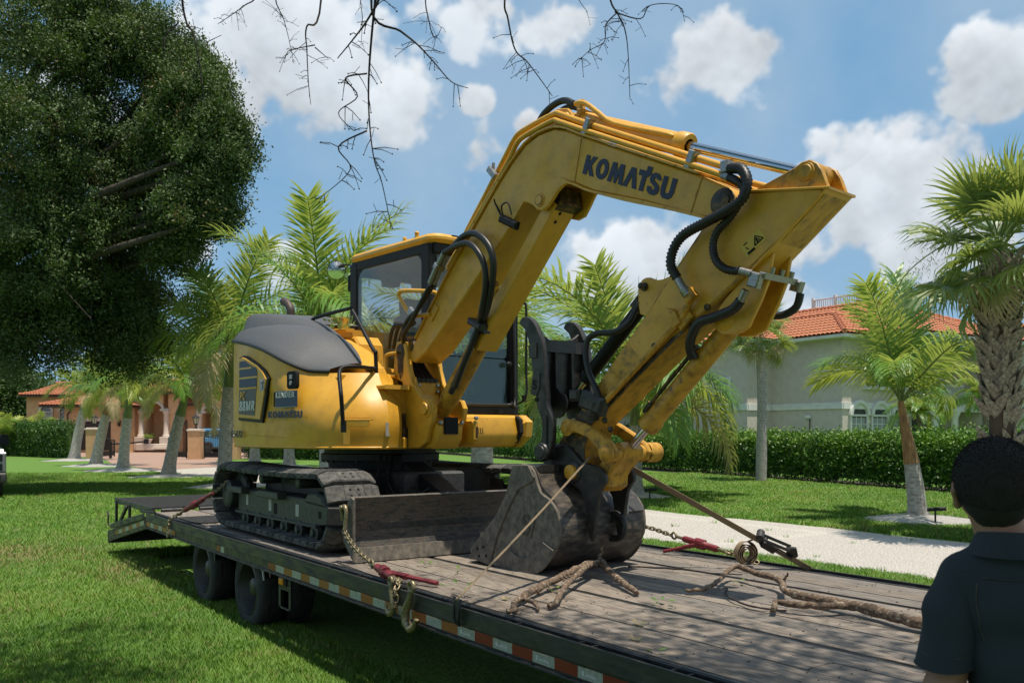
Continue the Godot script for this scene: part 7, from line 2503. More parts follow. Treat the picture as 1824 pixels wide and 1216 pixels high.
func cabbage(label: String, foot: Vector3, h: float, r: float, count: int, size: float, sd: int, boots: bool, dry: int, bloom: int) -> void:
	rng.seed = sd
	var t := thing("cabbage_palm", label, "palm tree", foot)
	var b := MB.new()
	var pts := []
	var rr := []
	for i in 13:
		var u := i / 12.0
		pts.append(foot + Vector3(0.05 * sin(u * 3.0), h * u, 0.03 * sin(u * 2.0)))
		rr.append(r * (1.0 + 0.06 * sin(u * 9.0)) * (0.80 if boots else lerpf(1.05, 0.85, u)))
	b.tube(pts, rr, 14)
	obj("trunk", b, M.boot_core if boots else M.palm_trunk, t)
	if boots:
		# criss-crossed leaf bases
		var bm := MB.new()
		bm.prism(P2([-0.075, 0.0, 0.075, 0.0, 0.068, 0.14, 0.030, 0.27, 0.012, 0.34, -0.012, 0.34, -0.030, 0.27, -0.068, 0.14]), -0.012, 0.020, 0.012)
		var mesh := mesh_of(bm)
		var rows := int(h / 0.115)
		for i in rows:
			for k in 9:
				var y := 0.02 + i * 0.115 + rng.randfn() * 0.015
				if y > h * 0.34 and y < h * 0.44 and rng.randf() < 0.80:
					continue
				var a := TAU * (k + 0.5 * (i % 2)) / 9.0 + rng.randfn() * 0.06
				var o := MeshInstance3D.new()
				o.name = "leaf_base"
				o.mesh = mesh
				o.set_surface_override_material(0, M.boot)
				t.add_child(o, true)
				var bs := Basis(Vector3.UP, PI / 2 - a) * Basis(Vector3(0, 0, 1), (0.55 if i % 2 else -0.55) + rng.randfn() * 0.10) * Basis(Vector3(1, 0, 0), 0.26 + rng.randfn() * 0.10)
				o.transform = Transform3D(bs.scaled_local(Vector3(1, rng.randf_range(0.75, 1.05), 1) * (r / 0.21)), Vector3(cos(a) * r * 0.80, y, sin(a) * r * 0.80))
	var c := foot + Vector3(0, h, 0)
	var fl := [fan_leaf(0.85, 0.95, 34, 0.25, 5), fan_leaf(0.9, 1.0, 34, 0.55, 6), fan_leaf(0.75, 0.9, 32, 0.9, 7)]
	for i in count:
		var u := float(i) / (count - 1)
		var az := i * 2.39996 + rng.randfn() * 0.15
		var pitch := lerpf(1.35, -0.95, pow(u, 0.85)) + rng.randfn() * 0.12
		var m: Material = M.fan
		if i >= count - dry:
			m = M.fan_dry
		leaf_part("fan_leaf", fl[clampi(int(u * 3.0), 0, 2)], c + Vector3(0, rng.randf_range(-0.25, 0.25), 0), az, pitch, size * rng.randf_range(0.85, 1.1), m, M.fan, t, rng.randfn() * 0.5)
	for i in bloom:
		# plumes of tiny pale flowers
		var q := MB.new()
		var az := i * 1.9 + 2.6
		var d := Vector3(cos(az), 0.0, sin(az))
		var stem := curve([c, c + d * 0.7 * size + Vector3(0, 0.25, 0), c + d * 1.4 * size + Vector3(0, -0.15, 0), c + d * 1.75 * size + Vector3(0, -0.75, 0)], 5)
		q.tube(stem, 0.010, 5)
		for k in 420:
			var j := rng.randi_range(5, stem.size() - 1)
			var p: Vector3 = stem[j] + Vector3(rng.randfn(), rng.randfn() * 0.8 - 0.4, rng.randfn()) * 0.15
			var e: Vector3 = p + Vector3(rng.randfn(), -1.2, rng.randfn()).normalized() * 0.07
			var s := Vector3(rng.randfn(), 0.2, rng.randfn()).normalized() * 0.007
			q.tri(p - s, p + s, e, Vector3.UP, Vector3.UP, Vector3.UP)
		obj("flower_plume", q, M.bloom, t).set_meta("kind", "stuff")

func palms() -> void:
	fronds = [frond(2.6, 0.66, 1.00, 0.72, 58, 0.22, 0.55, 1, 0.021), frond(2.6, 0.60, 1.30, 0.76, 58, 0.30, 0.6, 2, 0.021), frond(2.6, 0.52, 1.65, 0.80, 56, 0.50, 0.45, 3, 0.021), frond(2.5, 0.45, 1.90, 0.80, 56, 0.62, 0.4, 4, 0.021)]
	# the row between drive and trailer, far to near
	royal("farthest royal palm of the left row, by the first gate pillar", Vector3(-59.0, 0.1, -5.7), 2.95, 1.15, 0.40, Vector3(0.0, 0, -0.5), 15, 1.10, 2, 11, M.crownshaft, 0.4)
	royal("leaning royal palm with brown crownshaft in front of the tan pillar", Vector3(-48.6, 0.1, -5.0), 2.5, 1.15, 0.36, Vector3(0.15, 0, -0.45), 14, 1.10, 1, 12, M.crown_brown, 0.6)
	royal("royal palm with green crownshaft in front of the brown garage door", Vector3(-42.0, 0.1, -4.9), 2.25, 1.6, 0.33, Vector3(0.1, 0, -0.15), 16, 1.10, 2, 13, M.crownshaft, 0.3)
	royal("royal palm leaning right with one bright yellow frond, left of the counterweight", Vector3(-34.6, 0.1, -4.95), 2.25, 1.2, 0.32, Vector3(0.25, 0, -0.35), 17, 1.15, 2, 14, M.crownshaft, 0.55)
	royal("tall royal palm standing behind the excavator's grey hood", Vector3(-27.2, 0.1, -4.7), 3.0, 1.35, 0.30, Vector3(0.1, 0, -0.1), 20, 1.40, 2, 15, M.crownshaft, 0.2)
	royal("tall royal palm standing behind the cab and its round mirror", Vector3(-20.2, 0.1, -5.0), 2.7, 1.25, 0.27, Vector3(-0.1, 0, 0.0), 20, 1.36, 1, 16, M.crownshaft, 0.15, 1.0)
	royal("royal palm whose trunk shows below the cab base", Vector3(-13.3, 0.1, -5.0), 2.0, 0.8, 0.24, Vector3(0.0, 0, 0.0), 14, 0.88, 0, 17, M.crownshaft, 0.1)
	# the row beyond the drive
	royal("small royal palm with orange-brown crownshaft beside the grey house", Vector3(-9.25, 0.1, -12.3), 1.02, 1.22, 0.24, Vector3(-0.10, 0, 0.05), 11, 1.02, 0, 18, M.crown_brown, 0.5, 2.5, 1.0, 0.22)
	royal("royal palm behind the bucket and thumb, its fronds above the arm", Vector3(-16.95, 0.1, -12.2), 1.8, 0.95, 0.26, Vector3(0.0, 0, 0.0), 22, 1.72, 1, 19, M.crownshaft, 0.12, 0.6)
	royal("royal palm of the far row filling the gap between boom and thumb", Vector3(-24.5, 0.1, -12.2), 2.8, 1.2, 0.30, Vector3(0.1, 0, 0.0), 20, 1.62, 1, 20, M.crownshaft, 0.2)
	royal("pale trunked royal palm seen right of the pillars under the counterweight", Vector3(-36.6, 0.1, -12.2), 3.3, 1.2, 0.34, Vector3(0.1, 0, 0.0), 18, 1.45, 1, 21, M.crownshaft, 0.2)
	royal("pale trunked royal palm of the far row, second under the counterweight", Vector3(-41.5, 0.1, -12.4), 3.2, 1.2, 0.34, Vector3(0.0, 0, 0.1), 18, 1.4, 1, 22, M.crownshaft, 0.2)
	royal("royal palm of the far row beside the short tan pillar", Vector3(-46.4, 0.1, -12.4), 3.3, 1.2, 0.34, Vector3(0.0, 0, 0.0), 18, 1.4, 2, 23, M.crownshaft, 0.2)
	cabbage("stout cabbage palm with criss-crossed leaf bases on its trunk at right", Vector3(-6.75, 0, -10.25), 4.45, 0.235, 34, 0.92, 31, true, 3, 3)
	cabbage("slender cabbage palm in front of the grey house wall behind the arm", Vector3(-19.6, 0, -20.6), 4.9, 0.17, 26, 0.80, 32, false, 6, 1)
	# small feathery palms by the grey house
	small_fronds = [frond(1.0, 0.7, 1.9, 0.24, 46, 0.25, 0.35, 51, 0.010), frond(1.05, 0.55, 2.2, 0.24, 46, 0.3, 0.35, 52, 0.010)]
	var n := 0
	for q in [[-16.6, -25.2, 2.35, "pygmy date palm with arching leaves in front of the arched windows"], [-14.6, -25.6, 2.9, "taller pygmy date palm left of the white porch column"], [-13.0, -26.4, 2.25, "pygmy date palm drooping beside the white porch column"]]:
		rng.seed = 60 + n
		var t := thing("date_palm", q[3], "palm tree", Vector3(q[0], 0, q[1]), "date palms by the grey house")
		var b := MB.new()
		b.tube(curve([Vector3(q[0], 0, q[1]), Vector3(q[0] + 0.1, q[2] * 0.5, q[1]), Vector3(q[0], q[2], q[1])], 4), 0.085, 10)
		obj("trunk", b, M.boot, t)
		for i in 22:
			leaf_part("frond", small_fronds[i % 2], Vector3(q[0], q[2], q[1]), i * 2.4 + n, lerpf(0.7, -0.5, i / 21.0), 1.15 * rng.randf_range(0.9, 1.2), M.frond if i % 3 else M.frond_dark, M.frond_yellow, t, rng.randfn() * 0.3)
		n += 1
	# golden cane palms behind the left hedge
	n = 0
	for q in [[-74.0, 1.5, 2.6, "golden cane palm behind the left hedge at the picture's edge", 1.5], [-72.5, -2.5, 1.9, "yellow green cane palm in front of the tan house's arches", 1.15], [-73.5, -5.2, 1.9, "cane palm beside the lantern pillar, yellow in the sun", 1.1], [-70.0, 2.0, 3.2, "tall green cane palm above the pickup at the left edge", 1.5]]:
		rng.seed = 80 + n
		var t := thing("cane_palm", q[3], "palm tree", Vector3(q[0], 0, q[1]), "cane palms behind the left hedge")
		var b := MB.new()
		for k in 4:
			b.tube([Vector3(q[0] + rng.randfn() * 0.3, 0, q[1] + rng.randfn() * 0.3), Vector3(q[0] + rng.randfn() * 0.5, q[2], q[1] + rng.randfn() * 0.5)], 0.05, 7)
		objs("cane", b, M.crownshaft, t)
		for i in 18:
			leaf_part("frond", fronds[i % 4], Vector3(q[0] + rng.randfn() * 0.4, q[2] * rng.randf_range(0.75, 1.0), q[1] + rng.randfn() * 0.4), i * 2.4, lerpf(0.7, -0.2, i / 17.0), 0.72 * q[4] * rng.randf_range(0.8, 1.1), M.frond_yellow if rng.randf() < 0.55 else M.frond, M.frond_yellow, t, rng.randfn() * 0.4)
		n += 1

# ---------------------------------------------------------------- broad-leaved trees
# limbs from a trunk towards the clumps of leaves; clumps are [centre, radii, number of sprays]
func leafy(called: String, label: String, category: String, foot: Vector3, trunk_top: Vector3, tr: float, clumps: Array, cl: Array, s0: float, s1: float, cols: Array, sd: int, limbs := true, group := "") -> void:
	rng.seed = sd
	var t := thing(called, label, category, foot, group)
	var b := MB.new()
	if tr > 0.0:
		b.tube(curve([foot, foot.lerp(trunk_top, 0.5) + Vector3(0.1, 0, 0.05), trunk_top], 5), [tr * 1.35, tr * 1.1, tr, tr * 0.95, tr * 0.92, tr * 0.9, tr * 0.88, tr * 0.86, tr * 0.84, tr * 0.82, tr * 0.8], 14)
		obj("trunk", b, M.oak_bark, t)
	var lb := MB.new()
	var xf := []
	var col := []
	for q in clumps:
		var c: Vector3 = q[0]
		var r: Vector3 = q[1]
		if limbs:
			var m := trunk_top.lerp(c, 0.5) + Vector3(rng.randfn(), 0.6 + rng.randfn() * 0.4, rng.randfn()) * 0.6
			var pts := curve([trunk_top, m, c], 5)
			var rr := []
			for i in pts.size():
				rr.append(lerpf(tr * 0.5, 0.03, float(i) / (pts.size() - 1)))
			lb.tube(pts, rr, 8)
			for k in 5:
				var e := c + Vector3(rng.randfn() * r.x, rng.randfn() * r.y, rng.randfn() * r.z) * 0.6
				lb.tube([c.lerp(m, rng.randf() * 0.4), c.lerp(e, 0.5) + Vector3(0, 0.1, 0), e], [0.03, 0.02, 0.008], 5)
		# tufts stand out from the clump with gaps between them
		var tufts := maxi(6, int(q[2] / 11))
		for i in tufts:
			var d := Vector3(rng.randfn(), rng.randfn() * 0.9 + 0.15, rng.randfn()).normalized()
			var tc := c + d * r * pow(rng.randf(), 0.30) * rng.randf_range(0.8, 1.12)
			var g: Vector3 = cols[0].lerp(cols[1], rng.randf())
			var tr2 := r * rng.randf_range(0.16, 0.30)
			for k in 11:
				var p := tc + Vector3(rng.randfn(), rng.randfn() * 0.75, rng.randfn()) * tr2 * 0.8 + d * tr2.x * rng.randf()
				xf.append(Transform3D(rand_basis(rng.randf_range(s0, s1)), p))
				var g2 := g * rng.randf_range(0.8, 1.25)
				if rng.randf() < 0.03:
					g2 = cols[2]
				col.append(Color(g2.x, g2.y, g2.z))
	if limbs:
		objs("limb", lb, M.oak_bark, t)
	var half := xf.size() / 2
	multi("crown", cl[0], M.oak, xf.slice(0, half), col.slice(0, half), t)
	if cl.size() > 1:
		multi("crown", cl[1], M.oak, xf.slice(half), col.slice(half), t)


func trees() -> void:
	var cl := [leaf_cluster(44, 0.085, 0.26, 0.30, 8), leaf_cluster(40, 0.09, 0.24, 0.36, 9)]
	var oakc := [Vector3(0.045, 0.082, 0.022), Vector3(0.105, 0.155, 0.045), Vector3(0.15, 0.12, 0.045)]
	# the live oak at left: its skirt hangs to the right of a trunk outside the view
	var clumps := []
	for q in [[-24.68, 9.93, -2.85, 1.25, 1.25, 480], [-23.14, 9.15, -3.29, 0.95, 0.75, 300], [-23.9, 10.6, -2.9, 0.9, 0.8, 240], [-25.98, 12.02, -2.75, 1.3, 1.3, 480], [-25.4, 11.2, -3.2, 1.2, 1.0, 320], [-27.09, 12.97, -1.20, 1.8, 1.5, 520], [-26.81, 11.91, 0.12, 1.8, 1.6, 520], [-25.94, 9.15, 0.63, 1.8, 1.7, 560], [-28.18, 10.12, -1.40, 1.9, 1.8, 560], [-26.07, 8.68, -2.62, 1.5, 1.4, 520], [-23.48, 7.54, -2.81, 1.05, 0.75, 360], [-24.4, 7.2, -2.6, 1.0, 0.8, 300], [-27.70, 7.48, -2.08, 1.6, 1.2, 480], [-26.54, 7.34, -0.25, 1.7, 1.5, 520], [-26.11, 6.37, 0.87, 1.6, 1.5, 480], [-27.28, 5.67, -0.94, 1.6, 1.3, 480], [-28.56, 6.0, -2.4, 1.3, 1.1, 380], [-27.98, 4.51, -1.67, 1.3, 1.1, 400], [-27.92, 4.72, -0.04, 1.5, 1.3, 420], [-27.34, 4.2, 0.86, 1.4, 1.0, 360], [-28.7, 4.9, -2.5, 0.9, 0.9, 260], [-29.49, 9.16, 2.16, 2.4, 2.4, 420], [-29.49, 12.65, 2.16, 2.4, 2.2, 420], [-29.68, 5.67, 2.41, 2.2, 2.0, 360], [-32.5, 9.0, 4.5, 3.0, 3.0, 420], [-33.0, 12.5, 0.5, 3.0, 2.2, 380], [-33.5, 7.5, 0.5, 2.6, 2.2, 300], [-31.0, 6.0, 6.5, 2.4, 2.0, 260], [-22.75, 8.75, -3.45, 0.55, 0.4, 120], [-22.95, 9.75, -3.3, 0.5, 0.45, 110], [-23.2, 8.2, -3.2, 0.6, 0.4, 120], [-22.9, 7.2, -3.1, 0.5, 0.4, 110], [-24.6, 11.3, -3.35, 0.6, 0.5, 130], [-25.0, 6.6, -2.7, 0.7, 0.5, 140], [-28.0, 14.2, 1.5, 2.6, 1.6, 420], [-27.5, 14.0, -1.0, 1.8, 1.2, 360]]:
		clumps.append([Vector3(q[0], q[1], q[2]), Vector3(q[3], q[4], q[3]) * 0.86, int(q[5] * 1.05)])
	leafy("live_oak", "huge dark live oak whose crown fills the upper left", "tree", Vector3(-33.0, 0, 4.5), Vector3(-32.2, 4.6, 3.6), 0.55, clumps, cl, 0.75, 1.3, oakc, 41)
	# trees behind the houses
	var far := [leaf_cluster(60, 0.12, 0.3, 0.5, 12), leaf_cluster(60, 0.13, 0.3, 0.55, 13)]
	var fc := [Vector3(0.030, 0.062, 0.014), Vector3(0.062, 0.115, 0.022), Vector3(0.11, 0.15, 0.03)]
	var k := 0
	for q in [[-109.0, -5.5, 8.0, 6.5, "dark round tree behind the tan house at far left"], [-114.0, 3.5, 9.5, 7.0, "big dark tree at the left edge behind the cane palms"], [-103.0, -17.0, 6.5, 4.5, "green tree above the tan house's roof behind the leaning palm"], [-61.5, -41.0, 6.0, 5.0, "bushy green tree seen between the cab and the thumb"], [-71.0, -51.5, 8.0, 5.5, "leafy tree above the low tiled roof behind the bucket"], [-67.0, -62.0, 7.5, 5.0, "green tree behind the low wing of the grey house"], [-82.0, -36.0, 8.0, 6.0, "tall green tree beyond the palms behind the cab"], [-90.0, -28.0, 7.0, 5.5, "green tree beyond the forecourt behind the hood"]]:
		var c := []
		rng.seed = 200 + k
		for i in 9:
			var a := i * 2.4
			c.append([Vector3(q[0] + cos(a) * q[3] * 0.5 * rng.randf_range(0.5, 1.0), q[2] * 0.58 + rng.randfn() * q[2] * 0.17, q[1] + sin(a) * q[3] * 0.5 * rng.randf_range(0.5, 1.0)), Vector3.ONE * q[3] * 0.42, 170])
		leafy("broadleaf_tree", q[4], "tree", Vector3(q[0], 0, q[1]), Vector3(q[0], q[2] * 0.35, q[1]), 0.3, c, far, 1.6, 3.0, fc, 300 + k, true, "")
		k += 1
	# far wood along the horizon
	var xf := []
	var col := []
	rng.seed = 400
	for i in 2600:
		var a := deg_to_rad(rng.randf_range(-40.0, 40.0))
		var d := rng.randf_range(140.0, 190.0)
		var fw := Vector3(-0.813, 0, -0.582)
		var rt := Vector3(0.582, 0, -0.813)
		var p := Vector3(0, 0, 3.9) + (fw * cos(a) + rt * sin(a)) * d
		p.y = rng.randf() * (5.0 + 3.0 * sin(a * 23.0) + 1.5 * sin(a * 61.0))
		xf.append(Transform3D(rand_basis(rng.randf_range(5.0, 9.0)), p))
		var g: Vector3 = fc[0].lerp(fc[1], rng.randf())
		col.append(Color(g.x, g.y, g.z))
	multi("distant_woods", far[0], M.oak, xf, col)
	overhead_tree()

# the tree over the photographer: its leaves shade the man and fleck the deck, its bare twigs hang into view
func overhead_tree() -> void:
	rng.seed = 500
	var t := thing("overhanging_tree", "tree overhead whose bare dark twigs hang into the top of the view", "tree", Vector3(3.6, 0, 6.6))
	var b := MB.new()
	b.tube(curve(V3([3.6, 0, 6.6, 3.5, 1.6, 6.5, 3.1, 3.4, 6.2, 2.6, 5.2, 5.6]), 4), 0.20, 14)
	obj("trunk", b, M.oak_bark, t)
	b = MB.new()
	b.tube(curve(V3([2.8, 4.6, 5.8, 0.5, 5.6, 4.2, -1.8, 5.5, 3.0, -3.2, 4.75, 2.45, -3.9, 4.4, 2.4])), 0.06, 8)
	b.tube(curve(V3([2.6, 5.0, 5.6, 0.5, 6.0, 3.0, -2.0, 5.6, 1.9, -2.9, 4.7, 1.5, -3.2, 4.4, 1.2])), 0.055, 8)
	b.tube(curve(V3([2.7, 4.8, 5.7, -1.0, 6.2, 5.0, -4.5, 6.2, 4.0])), 0.05, 8)
	objs("limb", b, M.oak_bark, t)
	# where each hanging twig leaves the limb, and its way down
	var tw := [
		[[-3.05, 4.6, 2.35, -3.07, 3.9, 2.30, -3.07, 3.40, 2.35, -3.07, 3.32, 2.38, -3.08, 3.21, 2.34, -3.09, 3.08, 2.40, -3.09, 2.97, 2.36, -3.09, 2.85, 2.40, -3.08, 2.74, 2.34, -3.06, 2.66, 2.36, -3.05, 2.51, 2.30], 0.0075, [[-3.09, 2.86, 2.38, -3.13, 2.79, 2.48, -3.15, 2.72, 2.42, -3.17, 2.61, 2.52], [-3.09, 3.08, 2.38, -3.11, 3.05, 2.46, -3.13, 3.00, 2.40, -3.13, 2.92, 2.48, -3.12, 2.86, 2.42]]],
		[[-2.95, 4.3, 2.30, -2.96, 3.6, 2.35, -2.97, 3.35, 2.38, -3.00, 3.25, 2.46, -3.02, 3.17, 2.42, -3.05, 3.09, 2.52], 0.0085, []],
		[[-3.0, 3.7, 2.36, -2.99, 3.28, 2.41, -2.95, 3.21, 2.31, -2.89, 3.15, 2.32, -2.85, 3.08, 2.18, -2.81, 3.01, 2.20, -2.79, 2.99, 2.11], 0.0060, []],
		[[-3.36, 4.5, 2.42, -3.38, 3.48, 2.44, -3.39, 3.34, 2.50, -3.40, 3.25, 2.44, -3.41, 3.13, 2.52, -3.42, 3.04, 2.47], 0.0055, [[-3.40, 3.28, 2.46, -3.44, 3.25, 2.55, -3.47, 3.24, 2.55], [-3.40, 3.27, 2.46, -3.36, 3.22, 2.42]]],
		[[-2.9, 4.7, 1.6, -2.87, 3.8, 1.80, -2.86, 3.43, 1.89, -2.86, 3.34, 1.92, -2.86, 3.22, 1.85, -2.82, 3.17, 1.86, -2.78, 3.10, 1.75, -2.75, 3.03, 1.74], 0.0060, []],
		[[-2.8, 4.6, 1.45, -2.78, 3.8, 1.43, -2.77, 3.53, 1.42, -2.75, 3.45, 1.36, -2.73, 3.39, 1.38, -2.72, 3.29, 1.32, -2.71, 3.09, 1.36], 0.0060, [[-2.75, 3.46, 1.39, -2.77, 3.40, 1.44, -2.79, 3.34, 1.43, -2.80, 3.29, 1.50, -2.84, 3.26, 1.52], [-2.76, 3.46, 1.40, -2.71, 3.44, 1.30, -2.66, 3.48, 1.29, -2.61, 3.49, 1.18, -2.59, 3.42, 1.16]]],
		[[-3.05, 4.3, 2.9, -3.08, 3.4, 3.05, -3.09, 3.19, 3.07, -3.10, 3.09, 3.08, -3.08, 3.06, 3.02, -3.06, 2.97, 3.04, -3.05, 2.89, 2.99, -3.05, 2.83, 3.01], 0.0060, [[-3.10, 3.09, 3.08, -3.12, 3.04, 3.12, -3.13, 3.0, 3.12]]],
		[[-3.4, 4.4, 2.6, -3.41, 3.6, 2.65, -3.43, 3.43, 2.69, -3.46, 3.39, 2.75, -3.49, 3.35, 2.75, -3.51, 3.31, 2.82], 0.0045, []],
		[[-3.6, 4.5, 2.45, -3.67, 3.8, 2.50, -3.68, 3.58, 2.52, -3.69, 3.52, 2.56, -3.66, 3.48, 2.46, -3.65, 3.40, 2.50, -3.65, 3.29, 2.45], 0.0045, []],
		[[-3.0, 4.6, 2.1, -3.03, 3.7, 2.14, -3.04, 3.43, 2.15, -3.04, 3.34, 2.10, -3.04, 3.27, 2.16, -3.01, 3.27, 2.08, -3.00, 3.30, 2.10], 0.0045, []],
		[[-3.2, 4.5, 2.2, -3.19, 3.7, 2.3, -3.18, 3.44, 2.36, -3.17, 3.33, 2.3, -3.18, 3.24, 2.36], 0.0040, []],
		[[-2.7, 4.5, 1.6, -2.72, 3.7, 1.62, -2.73, 3.48, 1.64, -2.70, 3.38, 1.60], 0.0040, []],
	]
	for q in tw:
		var raw := V3(q[0])
		for pass_no in 2:
			for i in range(3, raw.size() - 1):
				var mid: Vector3 = (raw[i - 1] + raw[i + 1]) * 0.5
				raw[i] = Vector3(lerpf(raw[i].x, mid.x, 0.45), raw[i].y, lerpf(raw[i].z, mid.z, 0.75))
		var c := curve(raw, 6)
		var rr := []
		for i in c.size():
			rr.append(lerpf(q[1], q[1] * 0.22, pow(float(i) / (c.size() - 1), 0.8)))
		b = MB.new()
		b.tube(c, rr, 6)
		var s := obj("hanging_twig", b, M.twig, t)
		var ends := c.slice(int(c.size() * 0.45))
		for f in q[2]:
			var fc := curve(V3(f), 5)
			var fr := []
			for i in fc.size():
				fr.append(lerpf(q[1] * 0.5, q[1] * 0.18, float(i) / (fc.size() - 1)))
			b = MB.new()
			b.tube(fc, fr, 5)
			obj("side_shoot", b, M.twig, s)
			ends.append_array(fc.slice(2))
		b = MB.new()
		for i in int(ends.size() * 0.6):
			var k := rng.randi_range(0, ends.size() - 1)
			var d := Vector3(rng.randfn(), rng.randfn() * 0.5 - 0.6, rng.randfn()).normalized() * 0.10 * rng.randf_range(0.2, 1.0)
			var p: Vector3 = ends[k]
			b.tube([p, p + d * 0.5 + Vector3(0, 0.006, 0), p + d], [q[1] * 0.26, q[1] * 0.22, q[1] * 0.14], 4)
			if rng.randf() < 0.6:
				b.tube([p + d * 0.5, p + d * 0.5 + Vector3(rng.randfn(), rng.randfn() * 0.5, rng.randfn()).normalized() * 0.04], q[1] * 0.15, 4)
			b.box(p + d, Vector3.ONE * q[1] * 0.55)
		obj("twiglets", b, M.twig, s).set_meta("kind", "stuff")
	var xf := []
	var col := []
	var cl := leaf_cluster(46, 0.075, 0.26, 0.36, 21)
	for q in [[0.35, 7.2, 1.9, 1.1, 0.8, 420], [3.6, 3.2, 7.2, 1.6, 1.6, 300], [0.6, 4.2, 8.6, 2.2, 1.8, 320], [5.6, 3.6, 4.2, 1.7, 1.7, 280], [-3.2, 4.4, 8.8, 2.2, 1.8, 280], [5.0, 5.4, 1.6, 1.6, 1.4, 240], [-0.2, 7.0, 3.0, 1.4, 0.8, 420], [0.6, 7.2, 3.4, 1.9, 0.9, 420], [0.6, 7.4, 1.2, 1.3, 0.8, 240], [1.9, 7.0, 2.2, 1.4, 0.9, 260], [-3.6, 7.4, 3.4, 1.7, 0.7, 300], [-5.6, 7.6, 3.3, 1.5, 0.6, 220], [-2.4, 7.2, 4.2, 1.3, 0.6, 200], [-0.9, 6.9, 0.75, 0.7, 0.5, 34], [-1.8, 7.0, 1.05, 0.8, 0.5, 36], [-0.4, 7.3, 0.2, 0.8, 0.5, 26], [-0.7, 7.2, 1.6, 0.6, 0.5, 120], [1.8, 7.4, 5.0, 2.2, 1.0, 420]]:
		for i in q[5]:
			var d := Vector3(rng.randfn(), rng.randfn(), rng.randfn()) * 0.5
			xf.append(Transform3D(rand_basis(rng.randf_range(0.8, 1.3)), Vector3(q[0], q[1], q[2]) + d * Vector3(q[3], q[4], q[3])))
			var g := Vector3(0.03, 0.065, 0.012).lerp(Vector3(0.06, 0.11, 0.02), rng.randf())
			col.append(Color(g.x, g.y, g.z))
	multi("crown", cl, M.oak, xf, col, t)

# ---------------------------------------------------------------- houses
# barrel tiles on a roof plane: eave from a to c, apex edge from d to e (d above a, e above c)
func tiled(b: MB, a: Vector3, c: Vector3, d: Vector3, e: Vector3, pitch := 0.24, course := 0.38) -> void:
	var u := (c - a).normalized()
	var L := a.distance_to(c)
	var n := u.cross((d + e) * 0.5 - (a + c) * 0.5).normalized()
	if n.y < 0:
		n = -n
	var s := n.cross(u).normalized()
	if s.y < 0:
		s = -s
	var du := (d - a).dot(u)
	var eu := (e - a).dot(u)
	var H := (d - a).dot(s)
	var cols := int(L / pitch)
	for i in cols:
		var x := (i + 0.5) * L / cols
		var top := H
		if x < du and du > 1e-3:
			top = H * x / du
		elif x > eu and L - eu > 1e-3:
			top = H * (L - x) / (L - eu)
		var v := -0.06
		var k := 0
		while v < top - 0.03:
			var v1 := minf(v + course, top)
			var lift0 := 0.035
			var base := a + u * x
			var prev := []
			for q in 5:
				var an := PI * q / 4.0
				var off := u * (-cos(an) * pitch * 0.52) + n * (sin(an) * 0.075)
				var nn := (u * (-cos(an)) + n * (sin(an) + 0.15)).normalized()
				var lo := base + s * v + off + n * lift0
				var hi := base + s * (v1 + 0.03) + off * 0.96
				if q > 0:
					b.tri(prev[0], lo, hi, prev[2], nn, nn)
					b.tri(prev[0], hi, prev[1], prev[2], nn, prev[2])
				prev = [lo, hi, nn]
			v = v1
			k += 1
	# boarding below the tiles
	b.quad(a - n * 0.02, c - n * 0.02, e - n * 0.02, d - n * 0.02, n)

func hip(called: String, lo: Vector2, hi: Vector2, y0: float, y1: float, parent: Node, w: Transform3D, ridge_x := true, fascia: Material = null) -> void:
	var ins := (hi.y - lo.y) * 0.5 if ridge_x else (hi.x - lo.x) * 0.5
	var c := [Vector3(lo.x, y0, hi.y), Vector3(hi.x, y0, hi.y), Vector3(hi.x, y0, lo.y), Vector3(lo.x, y0, lo.y)]
	var r0: Vector3
	var r1: Vector3
	if ridge_x:
		r0 = Vector3(lo.x + ins, y1, (lo.y + hi.y) * 0.5)
		r1 = Vector3(hi.x - ins, y1, (lo.y + hi.y) * 0.5)
	else:
		r0 = Vector3((lo.x + hi.x) * 0.5, y1, hi.y - ins)
		r1 = Vector3((lo.x + hi.x) * 0.5, y1, lo.y + ins)
	var b := MB.new()
	if ridge_x:
		tiled(b, c[0], c[1], r0, r1)
		tiled(b, c[1], c[2], r1, r1)
		tiled(b, c[2], c[3], r1, r0)
		tiled(b, c[3], c[0], r0, r0)
	else:
		tiled(b, c[0], c[1], r0, r0)
		tiled(b, c[1], c[2], r0, r1)
		tiled(b, c[2], c[3], r1, r1)
		tiled(b, c[3], c[0], r1, r0)
	var rf := obj(called, b, M.tilex, parent, w)
	rf.set_meta("kind", "stuff")
	b = MB.new()
	var caps := [[r0, r1], [c[0], r0], [c[1], r1 if ridge_x else r0], [c[2], r1], [c[3], r0 if ridge_x else r1]]
	for q in caps:
		var n := int(q[0].distance_to(q[1]) / 0.42)
		for i in n:
			var p: Vector3 = q[0].lerp(q[1], float(i) / n)
			var p2: Vector3 = q[0].lerp(q[1], (i + 1.08) / n)
			b.tube([p + Vector3(0, 0.07, 0), p2 + Vector3(0, 0.035, 0)], [0.125, 0.11], 8)
	obj("ridge_tiles", b, M.tile[1], rf, w).set_meta("kind", "stuff")
	# soffit and fascia board
	b = MB.new()
	b.box(Vector3((lo.x + hi.x) * 0.5, y0 - 0.10, (lo.y + hi.y) * 0.5), Vector3(hi.x - lo.x, 0.14, hi.y - lo.y), 0.01)
	obj("fascia", b, fascia if fascia else M.trim, parent, w)

